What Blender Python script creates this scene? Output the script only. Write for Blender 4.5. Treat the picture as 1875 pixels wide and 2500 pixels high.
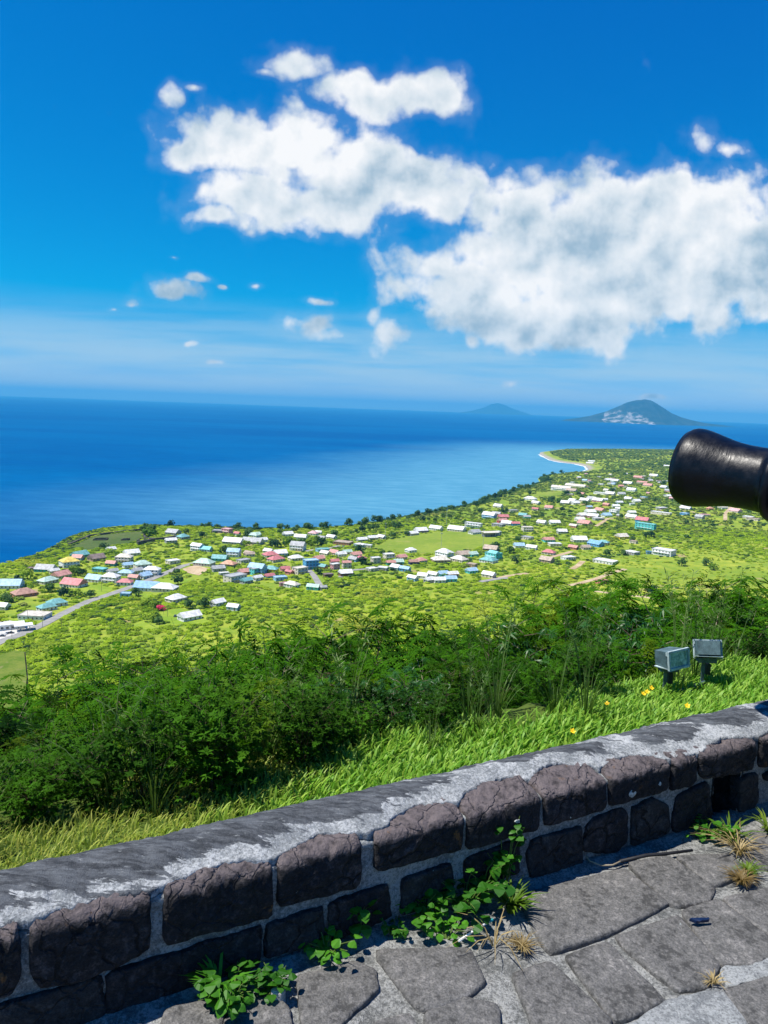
import bpy, math, random
import numpy as np
from mathutils import Vector, Matrix, noise

for _o in list(bpy.data.objects):
    bpy.data.objects.remove(_o, do_unlink=True)
SC = bpy.context.scene
COL = SC.collection
rad = math.radians

# ------------------------------------------------------------------ camera
EYE = 190.0            # metres above the sea
PAVE = 188.4           # level of the fort platform
cam_d = bpy.data.cameras.new('camera')
cam = bpy.data.objects.new('camera', cam_d)
COL.objects.link(cam)
cam_d.sensor_fit = 'VERTICAL'
cam_d.sensor_height = 24.0
cam_d.lens = 24.0 * 1888.0 / 2500.0
cam_d.clip_start = 0.05
cam_d.clip_end = 250000.0
cam.matrix_world = Matrix.Translation((0, 0, EYE)) @ Matrix.Rotation(rad(90 - 7.72), 4, 'X') @ Matrix.Rotation(rad(2.08), 4, 'Z')
SC.camera = cam

# ------------------------------------------------------------------ exposure
SC.view_settings.view_transform = 'Standard'
SC.view_settings.look = 'None'
SC.view_settings.gamma = 1.0
SC.view_settings.exposure = 0.65
SC.view_settings.use_curve_mapping = False
SC.cycles.use_denoising = True
SC.cycles.max_bounces = 6
SC.cycles.diffuse_bounces = 3
SC.cycles.glossy_bounces = 2
SC.cycles.transmission_bounces = 4
SC.cycles.transparent_max_bounces = 8
SC.cycles.volume_bounces = 0

# ------------------------------------------------------------------ sun
SUN_EL, SUN_AZ = rad(63), rad(-98)      # azimuth measured from the view direction (+Y), negative = left
sun_v = Vector((math.cos(SUN_EL) * math.sin(SUN_AZ), math.cos(SUN_EL) * math.cos(SUN_AZ), math.sin(SUN_EL)))
sl = bpy.data.lights.new('sun', 'SUN')
sl.energy = 4.6
sl.angle = rad(0.55)
sl.color = (1.0, 0.95, 0.87)
sun = bpy.data.objects.new('sun', sl)
COL.objects.link(sun)
sun.rotation_euler = (-sun_v).to_track_quat('-Z', 'Y').to_euler()

# ------------------------------------------------------------------ sky with cumulus
world = bpy.data.worlds.new('World')
SC.world = world
world.use_nodes = True
SKY_STRENGTH = 0.071
CLOUD_STRENGTH = 0.66
# cumulus: centre (u, v), radii, weight, in slopes along the view axis (u = x/y, v = z/y)
CLOUDS = [
    (-0.2061, 0.3288, 0.0752, 0.0329, 1.00),
    (-0.1356, 0.3122, 0.0955, 0.0441, 1.00),
    (-0.0545, 0.2911, 0.1108, 0.0487, 1.00),
    (0.0169, 0.2743, 0.0959, 0.0445, 1.00),
    (-0.1750, 0.2532, 0.0760, 0.0336, 1.00),
    (-0.0836, 0.2466, 0.1166, 0.0337, 1.00),
    (0.0680, 0.2616, 0.0657, 0.0358, 1.00),
    (0.1087, 0.2582, 0.0455, 0.0314, 1.00),
    (-0.2256, 0.2295, 0.0305, 0.0163, 0.90),
    (-0.2513, 0.3106, 0.0402, 0.0243, 1.00),
    (-0.2138, 0.3451, 0.0300, 0.0197, 0.90),
    (-0.1200, 0.4083, 0.0397, 0.0208, 0.80),
    (-0.1546, 0.3978, 0.0194, 0.0123, 0.43),
    (-0.0873, 0.3908, 0.0397, 0.0195, 0.75),
    (-0.0474, 0.3851, 0.0398, 0.0177, 0.75),
    (-0.0072, 0.3748, 0.0697, 0.0224, 0.85),
    (0.0574, 0.3794, 0.0348, 0.0233, 0.75),
    (0.0132, 0.3647, 0.0459, 0.0157, 0.50),
    (0.1659, 0.2348, 0.0710, 0.0532, 1.10),
    (0.1692, 0.1809, 0.1277, 0.0637, 1.20),
    (0.0990, 0.1510, 0.1078, 0.0569, 1.05),
    (0.0567, 0.1769, 0.0563, 0.0296, 0.80),
    (0.2485, 0.2182, 0.1321, 0.0727, 1.30),
    (0.3336, 0.2358, 0.1165, 0.0675, 1.30),
    (0.2780, 0.1648, 0.1689, 0.0738, 1.30),
    (0.4064, 0.2188, 0.1218, 0.0727, 1.30),
    (0.3799, 0.1734, 0.1635, 0.0687, 1.30),
    (0.2144, 0.1174, 0.1340, 0.0425, 1.00),
    (0.1528, 0.1102, 0.0465, 0.0226, 0.80),
    (0.3505, 0.2753, 0.0353, 0.0288, 0.90),
    (0.2594, 0.2769, 0.0302, 0.0173, 0.80),
    (0.4648, 0.1962, 0.0713, 0.0586, 1.00),
    (0.1366, 0.2142, 0.0351, 0.0234, 0.43),
    (-0.1003, 0.0962, 0.0536, 0.0218, 0.30),
    (-0.0637, 0.0822, 0.0477, 0.0158, 0.30),
    (-0.0280, 0.1038, 0.0357, 0.0242, 0.24),
    (0.0087, 0.0924, 0.0655, 0.0363, 0.45),
    (-0.0907, 0.1258, 0.0308, 0.0078, 0.36),
    (0.1075, 0.0858, 0.0214, 0.0146, 0.50),
    (-0.2740, 0.1313, 0.0309, 0.0150, 0.80),
    (-0.2457, 0.1464, 0.0260, 0.0078, 0.43),
    (-0.3283, 0.1159, 0.0214, 0.0103, 0.50),
    (-0.3464, 0.1137, 0.0178, 0.0060, 0.40),
    (-0.1735, 0.1414, 0.0130, 0.0072, 0.29),
    (-0.2121, 0.1400, 0.0095, 0.0042, 0.32),
    (0.3748, 0.3407, 0.0322, 0.0226, 0.45),
    (0.4059, 0.3299, 0.0287, 0.0136, 0.45),
    (-0.2714, 0.3658, 0.0344, 0.0281, 0.07),
    (-0.2504, 0.3805, 0.0206, 0.0090, 0.25),
    (0.1597, 0.0364, 0.0156, 0.0105, 0.43),
    (-0.2166, 0.0461, 0.0204, 0.0062, 0.22),
    (-0.2558, 0.0728, 0.0203, 0.0061, 0.18),
    (0.3250, 0.0284, 0.0312, 0.0068, 0.29),
    (-0.2663, 0.1705, 0.0106, 0.0048, 0.29),
]

def build_world():
    nt = world.node_tree
    nt.nodes.clear()
    N, L = nt.nodes, nt.links
    # ---- reusable cloud density
    g = bpy.data.node_groups.new('cloud_density', 'ShaderNodeTree')
    g.interface.new_socket('P', in_out='INPUT', socket_type='NodeSocketVector')
    g.interface.new_socket('Density', in_out='OUTPUT', socket_type='NodeSocketFloat')
    gi, go = g.nodes.new('NodeGroupInput'), g.nodes.new('NodeGroupOutput')
    GL = g.links
    wn = g.nodes.new('ShaderNodeTexNoise'); wn.inputs['Scale'].default_value = 9; wn.inputs['Detail'].default_value = 2
    GL.new(gi.outputs[0], wn.inputs['Vector'])
    ws = g.nodes.new('ShaderNodeVectorMath'); ws.operation = 'MULTIPLY_ADD'
    ws.inputs[1].default_value = (0.055, 0.04, 0); ws.inputs[2].default_value = (-0.0275, -0.02, 0)
    GL.new(wn.outputs['Color'], ws.inputs[0])
    pw = g.nodes.new('ShaderNodeVectorMath'); pw.operation = 'ADD'
    GL.new(gi.outputs[0], pw.inputs[0]); GL.new(ws.outputs[0], pw.inputs[1])
    prev = None
    for (cu, cv, ru, rv, w) in CLOUDS:
        a = g.nodes.new('ShaderNodeVectorMath'); a.operation = 'MULTIPLY_ADD'
        a.inputs[1].default_value = (1 / ru, 1 / rv, 0)
        a.inputs[2].default_value = (-cu / ru, -cv / rv, 0)
        GL.new(pw.outputs[0], a.inputs[0])
        b = g.nodes.new('ShaderNodeVectorMath'); b.operation = 'LENGTH'
        GL.new(a.outputs[0], b.inputs[0])
        c = g.nodes.new('ShaderNodeMath'); c.operation = 'MULTIPLY_ADD'
        c.inputs[1].default_value = -max(w, 0.8); c.inputs[2].default_value = w
        GL.new(b.outputs['Value'], c.inputs[0])
        if prev is None:
            prev = c
        else:
            m = g.nodes.new('ShaderNodeMath'); m.operation = 'SMOOTH_MAX'; m.inputs[2].default_value = 0.07
            GL.new(prev.outputs[0], m.inputs[0]); GL.new(c.outputs[0], m.inputs[1])
            prev = m
    mx = g.nodes.new('ShaderNodeMath'); mx.operation = 'MAXIMUM'; mx.inputs[1].default_value = -0.9
    GL.new(prev.outputs[0], mx.inputs[0])
    n1 = g.nodes.new('ShaderNodeTexNoise'); n1.noise_dimensions = '2D'; n1.inputs['Scale'].default_value = 15
    n1.inputs['Detail'].default_value = 7; n1.inputs['Roughness'].default_value = 0.52
    GL.new(gi.outputs[0], n1.inputs['Vector'])
    s = g.nodes.new('ShaderNodeMath'); s.operation = 'MULTIPLY_ADD'
    s.inputs[1].default_value = 1.7; s.inputs[2].default_value = -0.85
    GL.new(n1.outputs['Fac'], s.inputs[0])
    vo = g.nodes.new('ShaderNodeTexVoronoi'); vo.voronoi_dimensions = '2D'; vo.normalize = True
    vo.inputs['Scale'].default_value = 26; vo.inputs['Detail'].default_value = 2; vo.inputs['Roughness'].default_value = 0.42
    GL.new(pw.outputs[0], vo.inputs['Vector'])
    bl = g.nodes.new('ShaderNodeMath'); bl.operation = 'MULTIPLY_ADD'; bl.inputs[1].default_value = -1.0; bl.inputs[2].default_value = 0.36
    GL.new(vo.outputs['Distance'], bl.inputs[0])
    t0 = g.nodes.new('ShaderNodeMath'); t0.operation = 'ADD'
    GL.new(mx.outputs[0], t0.inputs[0]); GL.new(s.outputs[0], t0.inputs[1])
    t = g.nodes.new('ShaderNodeMath'); t.operation = 'ADD'
    GL.new(t0.outputs[0], t.inputs[0]); GL.new(bl.outputs[0], t.inputs[1])
    GL.new(t.outputs[0], go.inputs[0])

    tc = N.new('ShaderNodeTexCoord')
    sep = N.new('ShaderNodeSeparateXYZ'); L.new(tc.outputs['Generated'], sep.inputs[0])
    ay = N.new('ShaderNodeMath'); ay.operation = 'ABSOLUTE'; L.new(sep.outputs['Y'], ay.inputs[0])
    my = N.new('ShaderNodeMath'); my.operation = 'MAXIMUM'; my.inputs[1].default_value = 0.12; L.new(ay.outputs[0], my.inputs[0])
    du = N.new('ShaderNodeMath'); du.operation = 'DIVIDE'; L.new(sep.outputs['X'], du.inputs[0]); L.new(my.outputs[0], du.inputs[1])
    dv = N.new('ShaderNodeMath'); dv.operation = 'DIVIDE'; L.new(sep.outputs['Z'], dv.inputs[0]); L.new(my.outputs[0], dv.inputs[1])
    uv = N.new('ShaderNodeCombineXYZ'); L.new(du.outputs[0], uv.inputs[0]); L.new(dv.outputs[0], uv.inputs[1])
    d0 = N.new('ShaderNodeGroup'); d0.node_tree = g; L.new(uv.outputs[0], d0.inputs[0])
    # billows lit from the sun's side: the same noise looked up a little towards the sun
    def lit(o):
        off = N.new('ShaderNodeVectorMath'); off.operation = 'ADD'; off.inputs[1].default_value = o; L.new(uv.outputs[0], off.inputs[0])
        q = N.new('ShaderNodeTexNoise'); q.noise_dimensions = '2D'; q.inputs['Scale'].default_value = 12; q.inputs['Detail'].default_value = 5; q.inputs['Roughness'].default_value = 0.55
        L.new(off.outputs[0], q.inputs['Vector'])
        w = N.new('ShaderNodeTexVoronoi'); w.voronoi_dimensions = '2D'; w.normalize = True; w.inputs['Scale'].default_value = 17; w.inputs['Detail'].default_value = 1.0
        L.new(off.outputs[0], w.inputs['Vector'])
        k = N.new('ShaderNodeMath'); k.operation = 'MULTIPLY_ADD'; k.inputs[1].default_value = -0.26; L.new(w.outputs['Distance'], k.inputs[0]); L.new(q.outputs['Fac'], k.inputs[2])
        return k.outputs[0]
    def soft(o):
        off = N.new('ShaderNodeVectorMath'); off.operation = 'ADD'; off.inputs[1].default_value = o; L.new(uv.outputs[0], off.inputs[0])
        q = N.new('ShaderNodeTexNoise'); q.noise_dimensions = '2D'; q.inputs['Scale'].default_value = 6.5; q.inputs['Detail'].default_value = 2.5
        L.new(off.outputs[0], q.inputs['Vector']); return q.outputs['Fac']
    la, lb = lit((0, 0, 0)), lit((-0.009, 0.017, 0))
    sa, sb = soft((2, 0, 0)), soft((2 - 0.022, 0.045, 0))
    al = N.new('ShaderNodeMapRange'); al.interpolation_type = 'SMOOTHSTEP'
    al.inputs['From Min'].default_value = -0.12; al.inputs['From Max'].default_value = 0.45
    L.new(d0.outputs[0], al.inputs['Value'])
    mist = N.new('ShaderNodeMapRange'); mist.interpolation_type = 'SMOOTHSTEP'; mist.inputs['From Min'].default_value = -0.46; mist.inputs['From Max'].default_value = 0.30; mist.inputs['To Max'].default_value = 0.10
    L.new(d0.outputs[0], mist.inputs['Value'])
    alm = N.new('ShaderNodeMath'); alm.operation = 'MAXIMUM'; L.new(al.outputs[0], alm.inputs[0]); L.new(mist.outputs[0], alm.inputs[1])
    al2 = N.new('ShaderNodeMath'); al2.operation = 'MULTIPLY'; al2.inputs[1].default_value = 0.97
    L.new(alm.outputs[0], al2.inputs[0])
    df = N.new('ShaderNodeMath'); df.operation = 'SUBTRACT'; L.new(la, df.inputs[0]); L.new(lb, df.inputs[1])
    sd = N.new('ShaderNodeMath'); sd.operation = 'SUBTRACT'; L.new(sa, sd.inputs[0]); L.new(sb, sd.inputs[1])
    ds = N.new('ShaderNodeMath'); ds.operation = 'MULTIPLY_ADD'; ds.inputs[1].default_value = 0.75; L.new(sd.outputs[0], ds.inputs[0])
    dm = N.new('ShaderNodeMath'); dm.operation = 'MULTIPLY'; dm.inputs[1].default_value = 0.75; L.new(df.outputs[0], dm.inputs[0]); L.new(dm.outputs[0], ds.inputs[2])
    thick = N.new('ShaderNodeMath'); thick.operation = 'MULTIPLY_ADD'; thick.inputs[1].default_value = -0.10; L.new(d0.outputs[0], thick.inputs[0]); L.new(ds.outputs[0], thick.inputs[2])
    shr = N.new('ShaderNodeMapRange'); shr.inputs['From Min'].default_value = -0.34; shr.inputs['From Max'].default_value = 0.085
    low = N.new('ShaderNodeMapRange'); low.interpolation_type = 'SMOOTHSTEP'; low.inputs['From Min'].default_value = 0.08; low.inputs['From Max'].default_value = 0.25
    low.inputs['To Min'].default_value = -0.13; low.inputs['To Max'].default_value = 0.0; L.new(dv.outputs[0], low.inputs['Value'])
    tl = N.new('ShaderNodeMath'); tl.operation = 'ADD'; L.new(thick.outputs[0], tl.inputs[0]); L.new(low.outputs[0], tl.inputs[1])
    L.new(tl.outputs[0], shr.inputs['Value'])
    cc = N.new('ShaderNodeValToRGB')
    cc.color_ramp.elements[0].position = 0.0; cc.color_ramp.elements[0].color = (0.36, 0.50, 0.62, 1)
    cc.color_ramp.elements[1].position = 1.0; cc.color_ramp.elements[1].color = (0.98, 0.98, 0.98, 1)
    e = cc.color_ramp.elements.new(0.45); e.color = (0.68, 0.76, 0.82, 1)
    L.new(shr.outputs[0], cc.inputs[0])
    # thin high veil low over the sea
    vs = N.new('ShaderNodeVectorMath'); vs.operation = 'MULTIPLY'; vs.inputs[1].default_value = (2.2, 26, 1); L.new(uv.outputs[0], vs.inputs[0])
    vn = N.new('ShaderNodeTexNoise'); vn.inputs['Scale'].default_value = 1.6; vn.inputs['Detail'].default_value = 6; L.new(vs.outputs[0], vn.inputs['Vector'])
    vr = N.new('ShaderNodeMapRange'); vr.interpolation_type = 'SMOOTHSTEP'
    vr.inputs['From Min'].default_value = 0.28; vr.inputs['From Max'].default_value = 0.62; L.new(vn.outputs['Fac'], vr.inputs['Value'])
    vb = N.new('ShaderNodeMapRange'); vb.interpolation_type = 'SMOOTHSTEP'
    vb.inputs['From Min'].default_value = 0.14; vb.inputs['From Max'].default_value = 0.045; L.new(dv.outputs[0], vb.inputs['Value'])
    vm = N.new('ShaderNodeMath'); vm.operation = 'MULTIPLY'; L.new(vr.outputs[0], vm.inputs[0]); L.new(vb.outputs[0], vm.inputs[1])
    vm2 = N.new('ShaderNodeMath'); vm2.operation = 'MULTIPLY'; vm2.inputs[1].default_value = 0.6; L.new(vm.outputs[0], vm2.inputs[0])

    sky = N.new('ShaderNodeTexSky'); sky.sky_type = 'NISHITA'; sky.sun_disc = False
    sky.sun_elevation = SUN_EL; sky.sun_rotation = SUN_AZ
    sky.altitude = 200; sky.air_density = 1.0; sky.dust_density = 0.0; sky.ozone_density = 3.0
    # one colour grade over the whole dome: deep tropical blue, pale blue (not yellow) at the horizon
    sc_ = N.new('ShaderNodeSeparateColor'); L.new(sky.outputs[0], sc_.inputs[0])
    def mad(x, k, c):
        q = N.new('ShaderNodeMath'); q.operation = 'MULTIPLY_ADD'; L.new(x, q.inputs[0]); q.inputs[1].default_value = k
        if hasattr(c, 'is_output'): L.new(c, q.inputs[2])
        else: q.inputs[2].default_value = c
        return q.outputs[0]
    rr = N.new('ShaderNodeMath'); rr.operation = 'MAXIMUM'; rr.inputs[1].default_value = 0.0
    L.new(mad(sc_.outputs['Red'], 0.80, -2.60), rr.inputs[0])
    gg = mad(sc_.outputs['Green'], 0.74, -0.15)
    bb = mad(sc_.outputs['Blue'], 0.6, mad(sc_.outputs['Red'], 0.28, 2.4))
    grade = N.new('ShaderNodeCombineColor'); L.new(rr.outputs[0], grade.inputs[0]); L.new(gg, grade.inputs[1]); L.new(bb, grade.inputs[2])
    bg = N.new('ShaderNodeBackground'); bg.inputs['Strength'].default_value = SKY_STRENGTH
    L.new(grade.outputs[0], bg.inputs['Color'])
    bv = N.new('ShaderNodeBackground'); bv.inputs['Strength'].default_value = 1.0; bv.inputs['Color'].default_value = (0.35, 0.46, 0.52, 1)
    bc = N.new('ShaderNodeBackground'); bc.inputs['Strength'].default_value = CLOUD_STRENGTH
    L.new(cc.outputs[0], bc.inputs['Color'])
    m0 = N.new('ShaderNodeMixShader'); L.new(vm2.outputs[0], m0.inputs[0]); L.new(bg.outputs[0], m0.inputs[1]); L.new(bv.outputs[0], m0.inputs[2])
    m1 = N.new('ShaderNodeMixShader'); L.new(al2.outputs[0], m1.inputs[0]); L.new(m0.outputs[0], m1.inputs[1]); L.new(bc.outputs[0], m1.inputs[2])
    ow = N.new('ShaderNodeOutputWorld'); L.new(m1.outputs[0], ow.inputs['Surface'])

build_world()
world.cycles.sampling_method = 'MANUAL'
world.cycles.sample_map_resolution = 512

# ------------------------------------------------------------------ lie of the land (metres; sea level 0)
COAST = [(-4200, -3000), (-1500, -900), (-760, 330), (-520, 660),
         (-411, 814), (-400, 849), (-402, 907), (-410, 959), (-409, 1002), (-395, 1051), (-368, 1078), (-348, 1097), (-304, 1099), (-247, 1105), (-174, 1099), (-106, 1125), (-54, 1164), (-23, 1203), (26, 1286), (91, 1382), (164, 1518), (236, 1694), (295, 1848), (370, 1990), (425, 2121), (444, 2252), (492, 2353), (584, 2481), (661, 2578), (709, 2703), (736, 2848), (727, 2967), (687, 3036), (670, 3144), (692, 3422), (704, 3548),
         (735, 3720), (900, 4060), (1300, 4330), (2100, 4700), (3500, 5300), (7000, 6500), (9000, -3000)]
WALL_O = np.array([0.0, 2.19])
WALL_U = np.array([0.8817, 0.4717])      # along the parapet, to the right
WALL_N = np.array([0.4717, -0.8817])     # out of its face, towards the viewer

def coast_dist(x, y):
    """signed distance to the shore, positive on land"""
    x = np.asarray(x, float); y = np.asarray(y, float)
    best = np.full(x.shape, 1e18); inside = np.zeros(x.shape, bool)
    n = len(COAST)
    for i in range(n):
        ax, ay = COAST[i]; bx, by = COAST[(i + 1) % n]
        ex, ey = bx - ax, by - ay
        t = np.clip(((x - ax) * ex + (y - ay) * ey) / (ex * ex + ey * ey), 0, 1)
        dx, dy = x - ax - t * ex, y - ay - t * ey
        best = np.minimum(best, dx * dx + dy * dy)
        if by != ay:
            c = ((ay > y) != (by > y)) & (x < (bx - ax) * (y - ay) / (by - ay) + ax)
            inside ^= c
    d = np.sqrt(best)
    return np.where(inside, d, -d)

def wall_q(x, y):
    return -((np.asarray(x, float) - WALL_O[0]) * WALL_N[0] + (np.asarray(y, float) - WALL_O[1]) * WALL_N[1])

def wall_s(x, y):
    return (np.asarray(x, float) - WALL_O[0]) * WALL_U[0] + (np.asarray(y, float) - WALL_O[1]) * WALL_U[1]

def smooth01(a, b, v):
    t = np.clip((v - a) / (b - a), 0, 1)
    return t * t * (3 - 2 * t)

def terrain(x, y):
    x = np.asarray(x, float); y = np.asarray(y, float)
    d = coast_dist(x, y)
    r = np.hypot(x, y)
    cliff = 5 + 7 * smooth01(1900, 1000, r)
    dl = np.maximum(d, 0)
    plain = cliff * smooth01(0, 14, dl) + 70 * (1 - np.exp(-0.045 * dl / 70)) * smooth01(0, 60, dl)
    roll = (np.sin(x * 0.011 + 1.3) * np.cos(y * 0.009) * 1.6 + np.sin(x * 0.031 + y * 0.017) * 0.6) * smooth01(30, 150, dl)
    plain = plain + roll
    plain = np.where(d < 0, np.maximum(-6.0, d * 0.25) - 0.2, plain)
    q = wall_q(x, y); s = wall_s(x, y)
    qq = np.maximum(q, 0)
    hill = PAVE - 0.85 - 0.13 * np.minimum(qq, 4.0) - 1.05 * np.clip(qq - 4.0, 0, 5) - 0.5 * np.clip(qq - 9.0, 0, 6) - 0.40 * np.clip(qq - 15, 0, 55) - 0.55 * np.clip(qq - 70, 0, 1e9)
    hill = hill - 0.5 * np.maximum(np.abs(s) - 60, 0)
    hill = hill + 0.05 * np.sin(s * 2.1) * np.cos(q * 1.7) * smooth01(0.5, 2, qq) + 0.6 * np.sin(s * 0.31 + 1) * np.sin(q * 0.23) * smooth01(6, 20, qq)
    hill = np.where(q < 0.1, PAVE - 0.9, hill)
    k = 6.0
    m = np.maximum(plain, hill); df = np.abs(plain - hill)
    return m + np.where((df < k) & (r > 60), (k - df) ** 2 / (4 * k), 0) * (d > 20)

# ------------------------------------------------------------------ helpers
rng = random.Random(7)
nrs = np.random.RandomState(11)

def tag(o, label=None, cat=None, group=None, kind=None):
    if label: o['label'] = label
    if cat: o['category'] = cat
    if group: o['group'] = group
    if kind: o['kind'] = kind
    return o

def empty(name, loc=(0, 0, 0), rz=0.0):
    o = bpy.data.objects.new(name, None)
    COL.objects.link(o)
    o.location = loc
    o.rotation_euler = (0, 0, rz)
    o.empty_display_size = 0.2
    return o

def link(name, me, m=None, parent=None, smooth=False):
    o = bpy.data.objects.new(name, me)
    COL.objects.link(o)
    if m is not None:
        for mm in (m if isinstance(m, (list, tuple)) else [m]):
            me.materials.append(mm)
    if smooth:
        me.polygons.foreach_set('use_smooth', [True] * len(me.polygons))
    if parent is not None:
        o.parent = parent
    return o

def mesh(name, verts, faces):
    me = bpy.data.meshes.new(name)
    me.from_pydata([tuple(map(float, v)) for v in verts], [], [tuple(map(int, f)) for f in faces])
    me.update()
    return me

def mesh_np(name, V, Fq):
    """V (n,3), Fq (m,k) all faces with k corners"""
    V = np.ascontiguousarray(V, np.float32); Fq = np.ascontiguousarray(Fq, np.int32)
    me = bpy.data.meshes.new(name)
    me.vertices.add(len(V)); me.vertices.foreach_set('co', V.ravel())
    m, k = Fq.shape
    me.loops.add(m * k); me.loops.foreach_set('vertex_index', Fq.ravel())
    me.polygons.add(m)
    me.polygons.foreach_set('loop_start', np.arange(0, m * k, k, dtype=np.int32))
    me.polygons.foreach_set('loop_total', np.full(m, k, np.int32))
    me.update(calc_edges=True)
    return me

def attr_float(me, name, vals):
    a = me.attributes.new(name, 'FLOAT', 'POINT')
    a.data.foreach_set('value', np.ascontiguousarray(vals, np.float32))

class MB:
    """collects boxes, bars, tubes and prisms into ONE mesh"""
    def __init__(s): s.v = []; s.f = []
    def add(s, V, F):
        b = len(s.v); s.v += [tuple(map(float, p)) for p in V]; s.f += [tuple(i + b for i in f) for f in F]; return s
    def box(s, c, d, rot=None):
        x, y, z = d[0] / 2, d[1] / 2, d[2] / 2
        V = [Vector((i, j, k)) for i in (-x, x) for j in (-y, y) for k in (-z, z)]
        if rot is not None: V = [rot @ p for p in V]
        V = [p + Vector(c) for p in V]
        return s.add(V, [(0, 1, 3, 2), (4, 6, 7, 5), (0, 4, 5, 1), (2, 3, 7, 6), (0, 2, 6, 4), (1, 5, 7, 3)])
    def prism(s, pts, z0, z1):
        n = len(pts)
        V = [(p[0], p[1], z0) for p in pts] + [(p[0], p[1], z1) for p in pts]
        F = [tuple(range(n))[::-1], tuple(range(n, 2 * n))] + [(i, (i + 1) % n, n + (i + 1) % n, n + i) for i in range(n)]
        return s.add(V, F)
    def tube(s, pts, rads, n=8, cap=True):
        pts = [Vector(p) for p in pts]
        if not isinstance(rads, (list, tuple)): rads = [rads] * len(pts)
        V = []; F = []
        for i, p in enumerate(pts):
            t = (pts[min(i + 1, len(pts) - 1)] - pts[max(i - 1, 0)]).normalized()
            a = t.orthogonal().normalized() if i == 0 else (a - t * a.dot(t)).normalized()
            b = t.cross(a)
            for k in range(n):
                th = 2 * math.pi * k / n
                V.append(p + (a * math.cos(th) + b * math.sin(th)) * rads[i])
        for i in range(len(pts) - 1):
            for k in range(n):
                F.append((i * n + k, i * n + (k + 1) % n, (i + 1) * n + (k + 1) % n, (i + 1) * n + k))
        if cap:
            F.append(tuple(range(n))[::-1]); F.append(tuple(range((len(pts) - 1) * n, len(pts) * n)))
        return s.add(V, F)
    def lathe(s, prof, n=48, axis=None):
        """prof list of (x along axis, radius); axis = 4x4 matrix, local X is the axis"""
        V = []; F = []
        for (x, r) in prof:
            for k in range(n):
                th = 2 * math.pi * k / n
                p = Vector((x, r * math.cos(th), r * math.sin(th)))
                V.append(axis @ p if axis is not None else p)
        for i in range(len(prof) - 1):
            for k in range(n):
                F.append((i * n + k, (i + 1) * n + k, (i + 1) * n + (k + 1) % n, i * n + (k + 1) % n))
        return s.add(V, F)
    def me(s, name): return mesh(name, s.v, s.f)
    def build(s, name, m, parent=None, smooth=False): return link(name, s.me(name), m, parent, smooth)

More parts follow.
